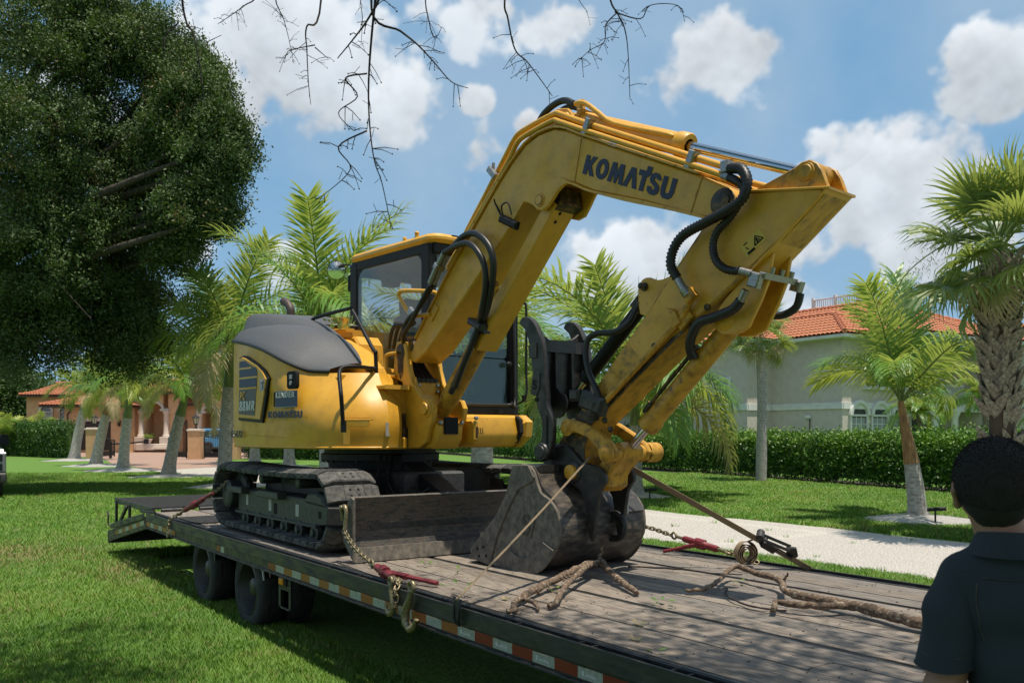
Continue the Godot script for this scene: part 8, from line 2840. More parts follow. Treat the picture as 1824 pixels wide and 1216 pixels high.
# a sash window standing in a frame: centre, width, height, facing along the z of t
func sash(parent: Node, t: Transform3D, w: float, h: float, rows := 2, cols := 2, arch := false, frame: Material = null) -> void:
	var fm: Material = frame if frame else M.trim
	var f := MB.new()
	for s in [-1.0, 1.0]:
		f.box(Vector3(s * (w * 0.5 + 0.05), 0, 0.03), Vector3(0.10, h + 0.2, 0.12), 0.01)
		f.box(Vector3(0, s * (h * 0.5 + 0.05), 0.03), Vector3(w, 0.10, 0.12), 0.01)
	f.box(Vector3(0, -h * 0.5 - 0.12, 0.07), Vector3(w + 0.3, 0.08, 0.22), 0.01)
	if arch:
		var outer := circle2(Vector2(0, h * 0.5 + 0.05), w * 0.5 + 0.18, 12, 0.0, PI)
		var inner := circle2(Vector2(0, h * 0.5 + 0.05), w * 0.5, 12, PI, 0.0)
		outer.append_array(inner)
		f.prism(outer, 0.0, 0.16, 0.01)
	var q := MB.new()
	q.add(f, t)
	var fr := obj("window_frame", q, fm, parent)
	f = MB.new()
	for i in range(1, cols):
		f.box(Vector3(-w * 0.5 + w * i / cols, 0, 0.025), Vector3(0.035, h, 0.03))
	for i in range(1, rows * 2):
		f.box(Vector3(0, -h * 0.5 + h * i / (rows * 2.0), 0.025), Vector3(w, 0.03 if i != rows else 0.06, 0.034))
	q = MB.new()
	q.add(f, t)
	obj("glazing_bars", q, fm, fr)
	f = MB.new()
	f.box(Vector3(0, h * 0.25, 0.004), Vector3(w, h * 0.5, 0.006))
	f.box(Vector3(0, -h * 0.25, 0.002), Vector3(w, h * 0.5, 0.006))
	if arch:
		f.prism(circle2(Vector2(0, h * 0.5 + 0.05), w * 0.5, 12, 0.0, PI), 0.0, 0.006)
	q = MB.new()
	q.add(f, t)
	obj("window_pane", q, M.window, fr)
	f = MB.new()
	f.box(Vector3(0, h * 0.25, 0.008), Vector3(w * 0.9, h * 0.42, 0.004))
	q = MB.new()
	q.add(f, t)
	obj("blind", q, M.blind, fr)

func column(parent: Node, at: Vector3, h: float, r: float, m: Material, w: Transform3D, called := "column") -> void:
	var b := MB.new()
	b.lathe([Vector2(0, 0), Vector2(r * 1.35, 0), Vector2(r * 1.35, 0.12), Vector2(r * 1.1, 0.20), Vector2(r, 0.24), Vector2(r * 0.9, h - 0.28), Vector2(r * 1.05, h - 0.22), Vector2(r * 1.3, h - 0.12), Vector2(r * 1.4, h), Vector2(0, h)], at, Vector3.UP, 18)
	obj(called, b, m, parent, w)

func houses() -> void:
	grey_house()
	tan_house()

func grey_house() -> void:
	var w := Transform3D(Basis(Vector3.UP, -0.065), Vector3(-23.58, 0, -31.19))
	var h := thing("grey_house", "grey stucco two-storey house with orange tile roof and white trim", "house", w.origin)
	var b := MB.new()
	b.box(Vector3(-2.05, 3.0, -4.5), Vector3(4.1, 6.0, 9.0))
	b.box(Vector3(-6.9, 3.0, -3.2), Vector3(5.6, 6.0, 9.7))
	b.box(Vector3(5.5, 2.9, -12.4), Vector3(11.0, 5.8, 8.0))
	b.box(Vector3(-15.6, 1.45, -4.0), Vector3(12.2, 2.9, 9.0))
	objs("wall", b, M.grey_wall, h, w)
	b = MB.new()
	b.box(Vector3(-2.05 + 0.02, 2.91, 0.02), Vector3(4.14, 0.30, 0.09), 0.01)
	b.box(Vector3(0.025, 2.91, -4.2), Vector3(0.09, 0.30, 8.36), 0.01)
	b.box(Vector3(-6.9, 2.91, 1.67), Vector3(5.68, 0.30, 0.09), 0.01)
	b.box(Vector3(-4.075, 2.91, 0.86), Vector3(0.09, 0.30, 1.54), 0.01)
	b.box(Vector3(5.5, 2.91, -8.38), Vector3(10.8, 0.30, 0.09), 0.01)
	objs("trim_band", b, M.trim, h, w)
	hip("tile_roof", Vector2(-12.6, -11.0), Vector2(2.6, -0.9), 6.12, 8.3, h, w)
	hip("tile_roof", Vector2(-7.5, -4.6), Vector2(0.55, 0.55), 6.1, 7.35, h, w)
	hip("tile_roof", Vector2(-10.25, -5.0), Vector2(-3.55, 2.2), 6.14, 7.6, h, w, false)
	hip("tile_roof", Vector2(-0.6, -15.5), Vector2(13.0, -7.85), 5.9, 7.2, h, w)
	hip("tile_roof", Vector2(-22.3, -9.0), Vector2(-9.2, 1.0), 3.02, 4.7, h, w)
	hip("tile_roof", Vector2(-13.5, -3.0), Vector2(-9.0, 2.9), 3.2, 4.6, h, w, false)
	# balustrade on the roof
	b = MB.new()
	b.box(Vector3(-2.6, 9.0, -6.6), Vector3(9.0, 0.06, 0.10), 0.01)
	b.box(Vector3(-2.6, 8.40, -6.6), Vector3(9.0, 0.06, 0.10), 0.01)
	for i in 7:
		b.box(Vector3(-7.0 + i * 1.46, 8.70, -6.6), Vector3(0.14, 0.9, 0.14), 0.01)
	objs("roof_railing", b, M.trim, h, w)
	b = MB.new()
	for i in 64:
		b.box(Vector3(-7.0 + i * 0.14, 8.70, -6.6), Vector3(0.035, 0.58, 0.035))
	objs("baluster", b, M.trim, h, w)
	sash(h, w * Transform3D(Basis(), Vector3(-5.75, 3.72, 1.655)), 1.0, 1.15)
	for i in 3:
		sash(h, w * Transform3D(Basis(Vector3.UP, PI / 2), Vector3(0.005, 1.75, -1.1 - i * 1.5)), 1.05, 1.35, 2, 3, true)
	sash(h, w * Transform3D(Basis(Vector3.UP, PI / 2), Vector3(0.005, 4.45, -2.5)), 1.9, 1.25, 2, 4)
	sash(h, w * Transform3D(Basis(), Vector3(4.6, 4.35, -8.395)), 1.4, 1.5, 2, 3)
	sash(h, w * Transform3D(Basis(), Vector3(4.6, 1.4, -8.395)), 1.4, 1.5, 2, 3)
	# porch in the corner with columns and a balcony
	b = MB.new()
	b.box(Vector3(0.8, 2.85, -6.5), Vector3(1.55, 0.36, 3.7), 0.02)
	obj("porch_slab", b, M.trim, h, w)
	b = MB.new()
	b.box(Vector3(1.5, 3.35, -7.6), Vector3(0.16, 0.66, 1.4), 0.02)
	obj("parapet", b, M.grey_wall, h, w)
	b = MB.new()
	for i in 14:
		b.box(Vector3(1.5, 3.45, -4.75 - i * 0.16), Vector3(0.03, 0.85, 0.03))
	b.box(Vector3(1.5, 3.90, -5.8), Vector3(0.06, 0.06, 2.2))
	objs("balcony_railing", b, M.trim, h, w)
	column(h, Vector3(1.3, 0, -6.45), 2.67, 0.20, M.trim, w)
	column(h, Vector3(1.3, 0, -4.95), 2.67, 0.20, M.trim, w)
	b = MB.new()
	b.box(Vector3(0.02, 1.2, -6.3), Vector3(0.06, 2.3, 2.4))
	obj("porch_door", b, M.window, h, w)
	# pipe with white cap on the wall
	b = MB.new()
	b.tube(V3([-1.75, 0.4, 0.06, -1.75, 2.35, 0.06]), 0.025, 6)
	obj("vent_pipe", b, M.gutter, h, w)
	b = MB.new()
	b.box(Vector3(-1.85, 2.42, 0.06), Vector3(0.28, 0.16, 0.14), 0.03)
	obj("pipe_cap", b, M.trim, h, w)
	# white picket posts before the wall
	var k := 0
	for x in [-3.0, -1.3, -0.15]:
		b = MB.new()
		b.box(Vector3(x, 0.80, 1.0), Vector3(0.16, 1.6, 0.16), 0.01)
		b.prism(P2([-0.11, 0, 0.11, 0, 0, 0.09]), -0.11, 0.11, 0.0, Transform3D(Basis(), Vector3(x, 1.6, 1.0)))
		var o := obj("fence_post", b, M.trim, null, w)
		tag(o, ["white fence post at the left end of the low hedge", "white fence post rising from the middle of the low hedge", "white fence post at the house corner, right end of the low hedge"][k], "post", "white posts by the low hedge")
		k += 1

func tan_house() -> void:
	var rt := Vector3(0.582, 0, -0.813).normalized()
	var bk := Vector3(0.813, 0, 0.582).normalized()
	var w := Transform3D(Basis(rt, Vector3.UP, bk), Vector3(-79.8, 0, -15.1))
	var h := thing("tan_house", "tan stucco house with clay tile roofs, arched entry and brown garage door", "house", w.origin)
	var s := 0.0483
	var X := func(px: float) -> float: return (px - 270.0) * s
	var Y := func(py: float) -> float: return (770.0 - py) * s + 1.7
	var b := MB.new()
	var wall := func(x0: float, x1: float, top: float, z0: float, z1: float) -> void:
		b.box(Vector3((X.call(x0) + X.call(x1)) * 0.5, Y.call(top) * 0.5, (z0 + z1) * 0.5), Vector3(X.call(x1) - X.call(x0), Y.call(top), z1 - z0))
	wall.call(36.0, 140.0, 706.0, -9.0, -1.0)
	wall.call(136.0, 242.0, 726.0, -6.0, 2.0)
	wall.call(300.0, 326.0, 700.0, -8.0, 0.0)
	wall.call(326.0, 352.0, 716.0, -8.0, -0.6)
	wall.call(236.0, 258.0, 702.0, -8.0, -0.1)
	wall.call(236.0, 326.0, 700.0, -9.0, -1.9)
	wall.call(352.0, 480.0, 702.0, -8.0, -1.6)
	wall.call(352.0, 364.0, 702.0, -2.0, 0.3)
	wall.call(388.0, 397.0, 702.0, -2.0, 0.3)
	wall.call(412.0, 480.0, 702.0, -2.0, 0.3)
	objs("wall", b, M.tan_wall, h, w)
	# arched walls over the entry and the porch
	b = MB.new()
	var arch := func(x0: float, x1: float, spring: float, rise: float, top: float, zf: float) -> void:
		var p := PackedVector2Array([Vector2(X.call(x0), Y.call(spring)), Vector2(X.call(x0), Y.call(top)), Vector2(X.call(x1), Y.call(top)), Vector2(X.call(x1), Y.call(spring))])
		var cx: float = (X.call(x0) + X.call(x1)) * 0.5
		var rx: float = (X.call(x1) - X.call(x0)) * 0.5 - 0.001
		for i in 13:
			var a := PI * i / 12.0
			p.append(Vector2(cx + cos(a) * rx * 0.999, Y.call(spring) + sin(a) * rise * s + 0.001))
		b.prism(p, zf - 0.4, zf)
	arch.call(258.0, 291.0, 731.0, 15.0, 700.0, 0.0)
	arch.call(364.0, 388.0, 735.0, 12.0, 702.0, 0.3)
	arch.call(397.0, 412.0, 735.0, 9.0, 702.0, 0.3)
	objs("arch_wall", b, M.tan_wall, h, w)
	b = MB.new()
	var trim := func(x0: float, x1: float, spring: float, rise: float, zf: float) -> void:
		var cx: float = (X.call(x0) + X.call(x1)) * 0.5
		var rx: float = (X.call(x1) - X.call(x0)) * 0.5
		var pts := []
		for i in 13:
			var a := PI * i / 12.0
			pts.append(Vector3(cx + cos(a) * rx, Y.call(spring) + sin(a) * rise * s, zf))
		b.tube(pts, 0.13, 6)
		b.box(Vector3(X.call(x0) - 0.1, Y.call(spring) + 0.05, zf - 0.1), Vector3(0.75, 0.2, 0.5), 0.03)
		b.box(Vector3(X.call(x1) + 0.1, Y.call(spring) + 0.05, zf - 0.1), Vector3(0.75, 0.2, 0.5), 0.03)
	trim.call(257.0, 291.5, 731.0, 15.5, 0.02)
	trim.call(363.0, 389.0, 735.0, 12.5, 0.32)
	trim.call(396.0, 413.0, 735.0, 9.5, 0.32)
	objs("arch_moulding", b, M.cream, h, w)
	for px in [252.0, 297.0]:
		column(h, Vector3(X.call(px), Y.call(778.0), 0.05), Y.call(732.0) - Y.call(778.0), 0.24, M.cream, w)
		b = MB.new()
		b.box(Vector3(X.call(px), Y.call(790.0), 0.1), Vector3(0.9, Y.call(778.0) - Y.call(802.0), 0.8), 0.03)
		obj("plinth", b, M.cream, h, w)
	for px in [359.0, 392.0, 415.0]:
		column(h, Vector3(X.call(px), 0.27, 0.45), Y.call(736.0) - 0.27, 0.2, M.cream, w)
	b = MB.new()
	b.box(Vector3(X.call(274.0), 0.45, 0.35), Vector3(2.6, 0.55, 0.5), 0.03)
	obj("planter_wall", b, M.cream, h, w)
	b = MB.new()
	for i in 3:
		b.box(Vector3(X.call(294.0), 0.34 + i * 0.14, 1.1 - i * 0.32), Vector3(1.3, 0.15, 0.5), 0.02)
	objs("step", b, M.cream, h, w)
	sash(h, w * Transform3D(Basis(), Vector3(X.call(286.0), Y.call(752.0), -1.89)), 0.55, 1.75, 1, 1, true, M.cream)
	sash(h, w * Transform3D(Basis(), Vector3(X.call(379.0), Y.call(752.0), -1.59)), 0.95, 1.5, 1, 2, true, M.cream)
	sash(h, w * Transform3D(Basis(), Vector3(X.call(406.0), Y.call(752.0), -1.59)), 0.75, 1.5, 1, 2, true, M.cream)
	sash(h, w * Transform3D(Basis(), Vector3(X.call(72.0), Y.call(752.0), -0.99)), 1.0, 1.7, 1, 2, true, M.cream)
	sash(h, w * Transform3D(Basis(), Vector3(X.call(108.0), Y.call(752.0), -0.99)), 1.0, 1.7, 1, 2, true, M.cream)
	# garage
	b = MB.new()
	b.box(Vector3(X.call(190.0), Y.call(775.5), 2.0), Vector3(2.55, 2.42, 0.04))
	var gd := obj("garage_door", b, M.dark_wood, h, w)
	b = MB.new()
	for r in 4:
		for c in 4:
			b.box(Vector3(X.call(190.0) - 0.94 + c * 0.63, Y.call(775.5) - 0.9 + r * 0.6, 2.025), Vector3(0.5, 0.46, 0.03), 0.012)
	objs("door_panel", b, M.dark_wood, gd, w)
	b = MB.new()
	b.box(Vector3(X.call(190.0), Y.call(748.0), 2.03), Vector3(2.95, 0.24, 0.12), 0.01)
	obj("garage_lintel", b, M.cream, h, w)
	for px in [142.0, 239.0]:
		b = MB.new()
		b.tube(V3([X.call(px) + 0.35, Y.call(729.0), 2.3, X.call(px) + 0.3, Y.call(733.0), 2.1, X.call(px), Y.call(738.0), 2.08, X.call(px), 0.3, 2.08]), 0.06, 8)
		obj("downpipe", b, M.gutter, h, w)
	b = MB.new()
	b.tube(V3([X.call(233.0), Y.call(752.0), 2.0, X.call(233.0), Y.call(752.0), 2.2]), 0.03, 6)
	b.lathe([Vector2(0.05, -0.28), Vector2(0.12, -0.2), Vector2(0.14, 0.1), Vector2(0.18, 0.14), Vector2(0.03, 0.3)], Vector3(X.call(233.0), Y.call(754.0), 2.25), Vector3.UP, 8)
	obj("wall_lantern", b, M.iron, h, w)
	hip("tile_roof", Vector2(X.call(30.0), -10.0), Vector2(X.call(146.0), -0.3), Y.call(703.0), Y.call(677.0), h, w, true, M.gutter)
	hip("tile_roof", Vector2(X.call(100.0), -7.5), Vector2(X.call(252.0), 2.8), Y.call(723.0), Y.call(692.0), h, w, true, M.gutter)
	hip("tile_roof", Vector2(X.call(230.0), -10.0), Vector2(X.call(338.0), 0.6), Y.call(698.0), Y.call(672.0), h, w, true, M.gutter)
	hip("tile_roof", Vector2(X.call(322.0), -6.0), Vector2(X.call(358.0), 0.3), Y.call(719.0), Y.call(706.0), h, w, false, M.gutter)
	hip("tile_roof", Vector2(X.call(337.0), -9.0), Vector2(X.call(490.0), 1.1), Y.call(699.0), Y.call(676.0), h, w, true, M.gutter)
	# flower pot in the entry
	var at: Vector3 = w * Vector3(X.call(267.0), 0.72, 0.35)
	var p := thing("flower_pot", "cream urn with dark plant on the wall of the arched entry", "flower pot", at)
	b = MB.new()
	b.lathe([Vector2(0, 0), Vector2(0.22, 0), Vector2(0.2, 0.06), Vector2(0.34, 0.36), Vector2(0.40, 0.40), Vector2(0.36, 0.44), Vector2(0, 0.40)], at, Vector3.UP, 16)
	obj("pot", b, M.cream, p)
	rng.seed = 71
	for i in 14:
		leaf_part("leaf", fan_leaf(0.2, 0.5, 9, 0.4, 3) if i == 0 else (p.get_child(1) as MeshInstance3D).mesh, at + Vector3(0, 0.42, 0), i * 2.4, rng.randf_range(0.3, 1.2), 1.0, M.frond_dark, M.frond_dark, p)

func gates() -> void:
	var k := 0
	var specs := [[Vector3(-63.4, 0, -7.6), 0.78, 1.86, "tan gate pillar with lantern left of the forecourt"], [Vector3(-57.2, 0, -12.4), 0.78, 1.78, "tan gate pillar with lantern between the open gate and the small gate"], [Vector3(-55.6, 0, -14.2), 0.85, 1.42, "short tan gate pillar beside the blue car, next to the counterweight"], [Vector3(-49.5, 0, -20.1), 0.6, 1.5, "tan pillar glimpsed between palm trunks under the counterweight"]]
	var rt := Vector3(0.582, 0, -0.813).normalized()
	var bk := Vector3(0.813, 0, 0.582).normalized()
	var face := Basis(rt, Vector3.UP, bk)
	for q in specs:
		var t := thing("gate_pillar", q[3], "pillar", q[0], "tan pillars of the driveway gate")
		var b := MB.new()
		b.box(q[0] + Vector3(0, q[2] * 0.5, 0), Vector3(q[1], q[2], q[1]), 0.02, face)
		obj("shaft", b, M.tan_wall, t)
		b = MB.new()
		b.box(q[0] + Vector3(0, q[2] + 0.05, 0), Vector3(q[1] + 0.12, 0.12, q[1] + 0.12), 0.025, face)
		b.box(q[0] + Vector3(0, q[2] + 0.13, 0), Vector3(q[1] - 0.05, 0.06, q[1] - 0.05), 0.02, face)
		obj("cap", b, M.cream, t)
	var lamps := [[specs[0][0], 1.86, 1.25, "black lantern on the left gate pillar beside the leaning palm"], [Vector3(-66.5, 0, -7.3), 1.9, 1.0, "black lantern behind the left gate pillar, partly hidden by a palm trunk"], [specs[1][0], 1.78, 1.3, "black lantern on the pillar between the two gates"], [specs[2][0], 1.42, 1.0, "black lantern on the short pillar in front of the blue car"]]
	for q in lamps:
		var p: Vector3 = q[0]
		var y: float = q[1] + 0.16
		var s: float = q[2]
		var t := thing("lantern", q[3], "lantern", p + Vector3(0, y, 0), "lanterns on the gate pillars")
		var c := p + Vector3(0, y, 0)
		var b := MB.new()
		b.lathe([Vector2(0, 0), Vector2(0.10 * s, 0), Vector2(0.10 * s, 0.03 * s), Vector2(0.035 * s, 0.08 * s), Vector2(0.03 * s, 0.16 * s), Vector2(0.10 * s, 0.20 * s), Vector2(0.10 * s, 0.23 * s), Vector2(0, 0.23 * s)], c, Vector3.UP, 6)
		b.lathe([Vector2(0.19 * s, 0.52 * s), Vector2(0.20 * s, 0.54 * s), Vector2(0.09 * s, 0.63 * s), Vector2(0.04 * s, 0.66 * s), Vector2(0.03 * s, 0.70 * s), Vector2(0.0, 0.74 * s)], c, Vector3.UP, 6)
		for i in 6:
			var a := TAU * i / 6.0
			b.bar(c + Vector3(cos(a) * 0.10, 0.22, sin(a) * 0.10) * s, c + Vector3(cos(a) * 0.155, 0.53, sin(a) * 0.155) * s, 0.016 * s, 0.016 * s)
		obj("lantern_body", b, M.iron, t)
		b = MB.new()
		b.lathe([Vector2(0.09 * s, 0.23 * s), Vector2(0.14 * s, 0.52 * s)], c, Vector3.UP, 6)
		obj("lantern_glass", b, M.lamp_glass, t)
		k += 1
	# wrought-iron leaves
	var iron := [[Vector3(-57.65, 0, -11.95), Vector3(-60.2, 0, -11.5), 1.35, 2.5, "tall black iron gate leaf with swept top standing open by the pillar"], [Vector3(-63.0, 0, -8.0), Vector3(-65.2, 0, -9.2), 1.2, 1.5, "black iron gate leaf swung open beside the left pillar"], [Vector3(-56.8, 0, -12.8), Vector3(-56.0, 0, -13.8), 1.35, 1.4, "small black iron gate between the two tan pillars"]]
	for q in iron:
		var a: Vector3 = q[0]
		var c: Vector3 = q[1]
		var t := thing("iron_gate", q[4], "gate", a)
		var b := MB.new()
		var d := c - a
		b.bar(a + Vector3(0, 0.15, 0), c + Vector3(0, 0.15, 0), 0.05, 0.06)
		b.bar(a + Vector3(0, 0.42, 0), c + Vector3(0, 0.42, 0), 0.04, 0.05)
		b.bar(a + Vector3(0, 0.06, 0), a + Vector3(0, q[3], 0), 0.07, 0.07)
		b.bar(c + Vector3(0, 0.06, 0), c + Vector3(0, q[2], 0), 0.07, 0.07)
		var top := []
		for i in 9:
			var u := i / 8.0
			top.append(a + d * u + Vector3(0, lerpf(q[3], q[2], sin(u * PI * 0.5)), 0))
		b.tube(top, 0.03, 6)
		objs("gate_frame", b, M.iron, t)
		b = MB.new()
		b.bar(a + Vector3(0, 0.28, 0), c + Vector3(0, 0.28, 0), 0.012, 0.26)
		obj("kick_plate", b, M.iron, t)
		b = MB.new()
		var n := int(d.length() / 0.13)
		for i in range(1, n):
			var u := float(i) / n
			b.bar(a + d * u + Vector3(0, 0.15, 0), a + d * u + Vector3(0, lerpf(q[3], q[2], sin(u * PI * 0.5)), 0), 0.02, 0.02)
		objs("gate_bar", b, M.iron, t)
	var op := thing("gate_opener", "black gate opener arm beside the leaning palm trunk", "gate opener", Vector3(-61.6, 0, -8.6))
	var b := MB.new()
	b.box(Vector3(-61.9, 0.55, -8.3), Vector3(0.16, 1.1, 0.16), 0.02)
	obj("post", b, M.iron, op)
	b = MB.new()
	b.tube(V3([-61.9, 0.95, -8.3, -61.2, 1.0, -9.3, -60.6, 1.12, -10.2]), 0.05, 8)
	b.box(Vector3(-60.6, 1.12, -10.2), Vector3(0.26, 0.32, 0.26), 0.03)
	objs("arm", b, M.iron, op)

# ---------------------------------------------------------------- vehicles
func car_wheel(parent: Node, at: Vector3, r: float, wdt: float, side: float, w: Transform3D) -> void:
	var b := MB.new()
	b.lathe([Vector2(r * 0.62, -wdt * 0.5), Vector2(r * 0.94, -wdt * 0.5), Vector2(r, -wdt * 0.36), Vector2(r, wdt * 0.36), Vector2(r * 0.94, wdt * 0.5), Vector2(r * 0.62, wdt * 0.5)], at, Vector3(0, 0, side), 28)
	var t := obj("wheel", b, M.tyre, parent, w)
	b = MB.new()
	b.lathe([Vector2(r * 0.63, wdt * 0.45), Vector2(r * 0.56, wdt * 0.40), Vector2(r * 0.54, wdt * 0.2), Vector2(r * 0.2, wdt * 0.3), Vector2(0, wdt * 0.36)], at, Vector3(0, 0, side), 20)
	for i in 6:
		var a := TAU * i / 6.0
		b.bar(at + Vector3(cos(a) * r * 0.1, sin(a) * r * 0.1, side * wdt * 0.40), at + Vector3(cos(a) * r * 0.58, sin(a) * r * 0.58, side * wdt * 0.42), 0.03, 0.07, 0.01)
	obj("rim", b, M.frame_grey, t, w)

func vehicles() -> void:
	# black pickup, only its front corner is in view
	var w := Transform3D(Basis(), Vector3(-25.45, 0, 2.32))
	var t := thing("pickup_truck", "black pickup truck parked on the lawn, nose at the left edge", "pickup truck", w.origin)
	var b := MB.new()
	b.prism(P2([-0.12, 0.62, 0.0, 0.70, 0.0, 1.17, -0.10, 1.28, -1.35, 1.36, -1.5, 1.30, -5.6, 1.28, -5.65, 0.62, -4.9, 0.62, -4.8, 0.95, -4.55, 1.05, -4.25, 1.05, -4.0, 0.95, -3.9, 0.50, -1.50, 0.50, -1.42, 0.92, -1.2, 1.03, -0.85, 1.03, -0.62, 0.92, -0.52, 0.55]), -1.0, 1.0, 0.05)
	obj("body", b, M.car_black, t, w)
	b = MB.new()
	b.prism(P2([-1.45, 1.32, -2.15, 1.88, -3.4, 1.92, -3.75, 1.85, -3.8, 1.30]), -0.86, 0.86, 0.05)
	obj("cab", b, M.car_black, t, w)
	b = MB.new()
	b.prism(P2([-1.62, 1.38, -2.2, 1.83, -3.35, 1.86, -3.62, 1.80, -3.68, 1.38]), -0.87, 0.87, 0.01)
	obj("side_window", b, M.window, t, w)
	b = MB.new()
	b.quad(Vector3(-1.44, 1.36, -0.76), Vector3(-1.44, 1.36, 0.76), Vector3(-2.1, 1.87, 0.70), Vector3(-2.1, 1.87, -0.70), Vector3(1, 1, 0))
	obj("windscreen", b, M.window, t, w)
	b = MB.new()
	b.box(Vector3(0.02, 0.94, 0), Vector3(0.06, 0.46, 1.15), 0.02)
	for i in 4:
		b.box(Vector3(0.055, 0.80 + i * 0.095, 0), Vector3(0.02, 0.035, 1.1), 0.008)
	obj("grille", b, M.frame_grey, t, w)
	for s in [-1.0, 1.0]:
		b = MB.new()
		b.prism(P2([s * 0.60, 0.70, s * 1.0, 0.70, s * 1.0, 1.20, s * 0.60, 1.20]), -0.10, 0.03, 0.025, Transform3D(Basis(Vector3(0, 0, 1), Vector3(0, 1, 0), Vector3(1, 0, 0)), Vector3.ZERO))
		var hl := obj("headlight", b, M.bright, t, w)
		b = MB.new()
		for y in [0.83, 1.06]:
			b.box(Vector3(0.035, y, s * 0.78), Vector3(0.03, 0.17, 0.28), 0.02)
		objs("lens", b, M.window, hl, w)
		b = MB.new()
		b.box(Vector3(-1.55, 1.50, s * 1.12), Vector3(0.16, 0.30, 0.22), 0.05)
		b.bar(Vector3(-1.55, 1.42, s * 0.85), Vector3(-1.55, 1.42, s * 1.05), 0.06, 0.06, 0.01)
		obj("mirror", b, M.cab_black, t, w)
		for x in [-1.02, -4.40]:
			car_wheel(t, Vector3(x, 0.42, s * 0.86), 0.42, 0.28, s, w)
		b = MB.new()
		b.box(Vector3(0.14, 0.57, s * 0.78), Vector3(0.04, 0.12, 0.20), 0.03)
		obj("fog_lamp", b, M.window, t, w)
	b = MB.new()
	b.prism(rounded(Vector2(0.0, 0.56), Vector2(0.30, 0.27), 0.06), -1.01, 1.01, 0.04)
	obj("bumper", b, M.frame_grey, t, w)
	# blue compact sport utility behind the small gate
	var rt := Vector3(0.582, 0, -0.813).normalized()
	var bk := Vector3(0.813, 0, 0.582).normalized()
	w = Transform3D(Basis(rt, Vector3.UP, bk), Vector3(0, 0.24, 3.905) - bk * 63.0 + rt * (-22.35))
	t = thing("blue_car", "bright blue boxy car parked behind the small iron gate", "car", w.origin)
	b = MB.new()
	b.prism(P2([0.0, 0.42, -0.02, 0.95, 0.06, 1.12, 2.9, 1.12, 3.3, 1.08, 4.15, 1.02, 4.3, 0.85, 4.3, 0.42, 3.95, 0.40, 3.88, 0.62, 3.7, 0.76, 3.4, 0.76, 3.2, 0.62, 3.12, 0.32, 1.35, 0.32, 1.27, 0.62, 1.08, 0.76, 0.78, 0.76, 0.58, 0.62, 0.50, 0.40]), -0.9, 0.9, 0.06)
	obj("body", b, M.car_blue, t, w)
	b = MB.new()
	b.prism(P2([0.05, 1.10, 0.16, 1.64, 0.36, 1.73, 2.3, 1.73, 2.55, 1.66, 3.15, 1.10]), -0.80, 0.80, 0.06)
	obj("roof", b, M.car_blue, t, w)
	b = MB.new()
	for q in [[0.30, 1.05], [1.15, 1.85], [1.95, 2.55]]:
		var slope := 0.10 if q[0] > 1.9 else 0.0
		b.prism(P2([q[0], 1.14, q[0] + (0.06 if q[0] < 1 else 0.0), 1.58, q[1] - slope, 1.58, q[1] + slope * 2.0, 1.14]), -0.815, 0.815, 0.01)
	objs("side_window", b, M.window, t, w)
	b = MB.new()
	b.prism(P2([0.0, 0.30, 0.0, 0.52, 0.55, 0.52, 0.65, 0.80, 1.22, 0.80, 1.32, 0.46, 3.1, 0.46, 3.2, 0.80, 3.85, 0.80, 3.95, 0.5, 4.32, 0.5, 4.32, 0.30]), -0.915, 0.915, 0.02)
	b.bar(Vector3(0.3, 1.76, 0.7), Vector3(2.3, 1.76, 0.7), 0.04, 0.05)
	obj("cladding", b, M.frame_grey, t, w)
	b = MB.new()
	b.box(Vector3(0.06, 0.92, 0.83), Vector3(0.22, 0.20, 0.12), 0.03)
	obj("tail_light", b, M.tail, t, w)
	for x in [0.93, 3.55]:
		for s in [-1.0, 1.0]:
			car_wheel(t, Vector3(x, 0.36, s * 0.80), 0.36, 0.24, s, w)
	# low garden lights
	for q in [[-8.66, -11.85, "black path light on the gravel bed right of the small palm"], [-15.7, -11.5, "black path light in the bed behind the bucket, right of the strap"]]:
		var p := thing("path_light", q[2], "garden light", Vector3(q[0], 0, q[1]), "path lights at the palm beds")
		b = MB.new()
		b.cyl(Vector3(q[0], 0, q[1]), Vector3(q[0], 0.26, q[1]), 0.018, 8)
		obj("stake", b, M.iron, p)
		b = MB.new()
		b.bar(Vector3(q[0] - 0.13, 0.28, q[1] + 0.05), Vector3(q[0] + 0.15, 0.31, q[1] - 0.10), 0.10, 0.07, 0.02)
		obj("lamp_head", b, M.iron, p)

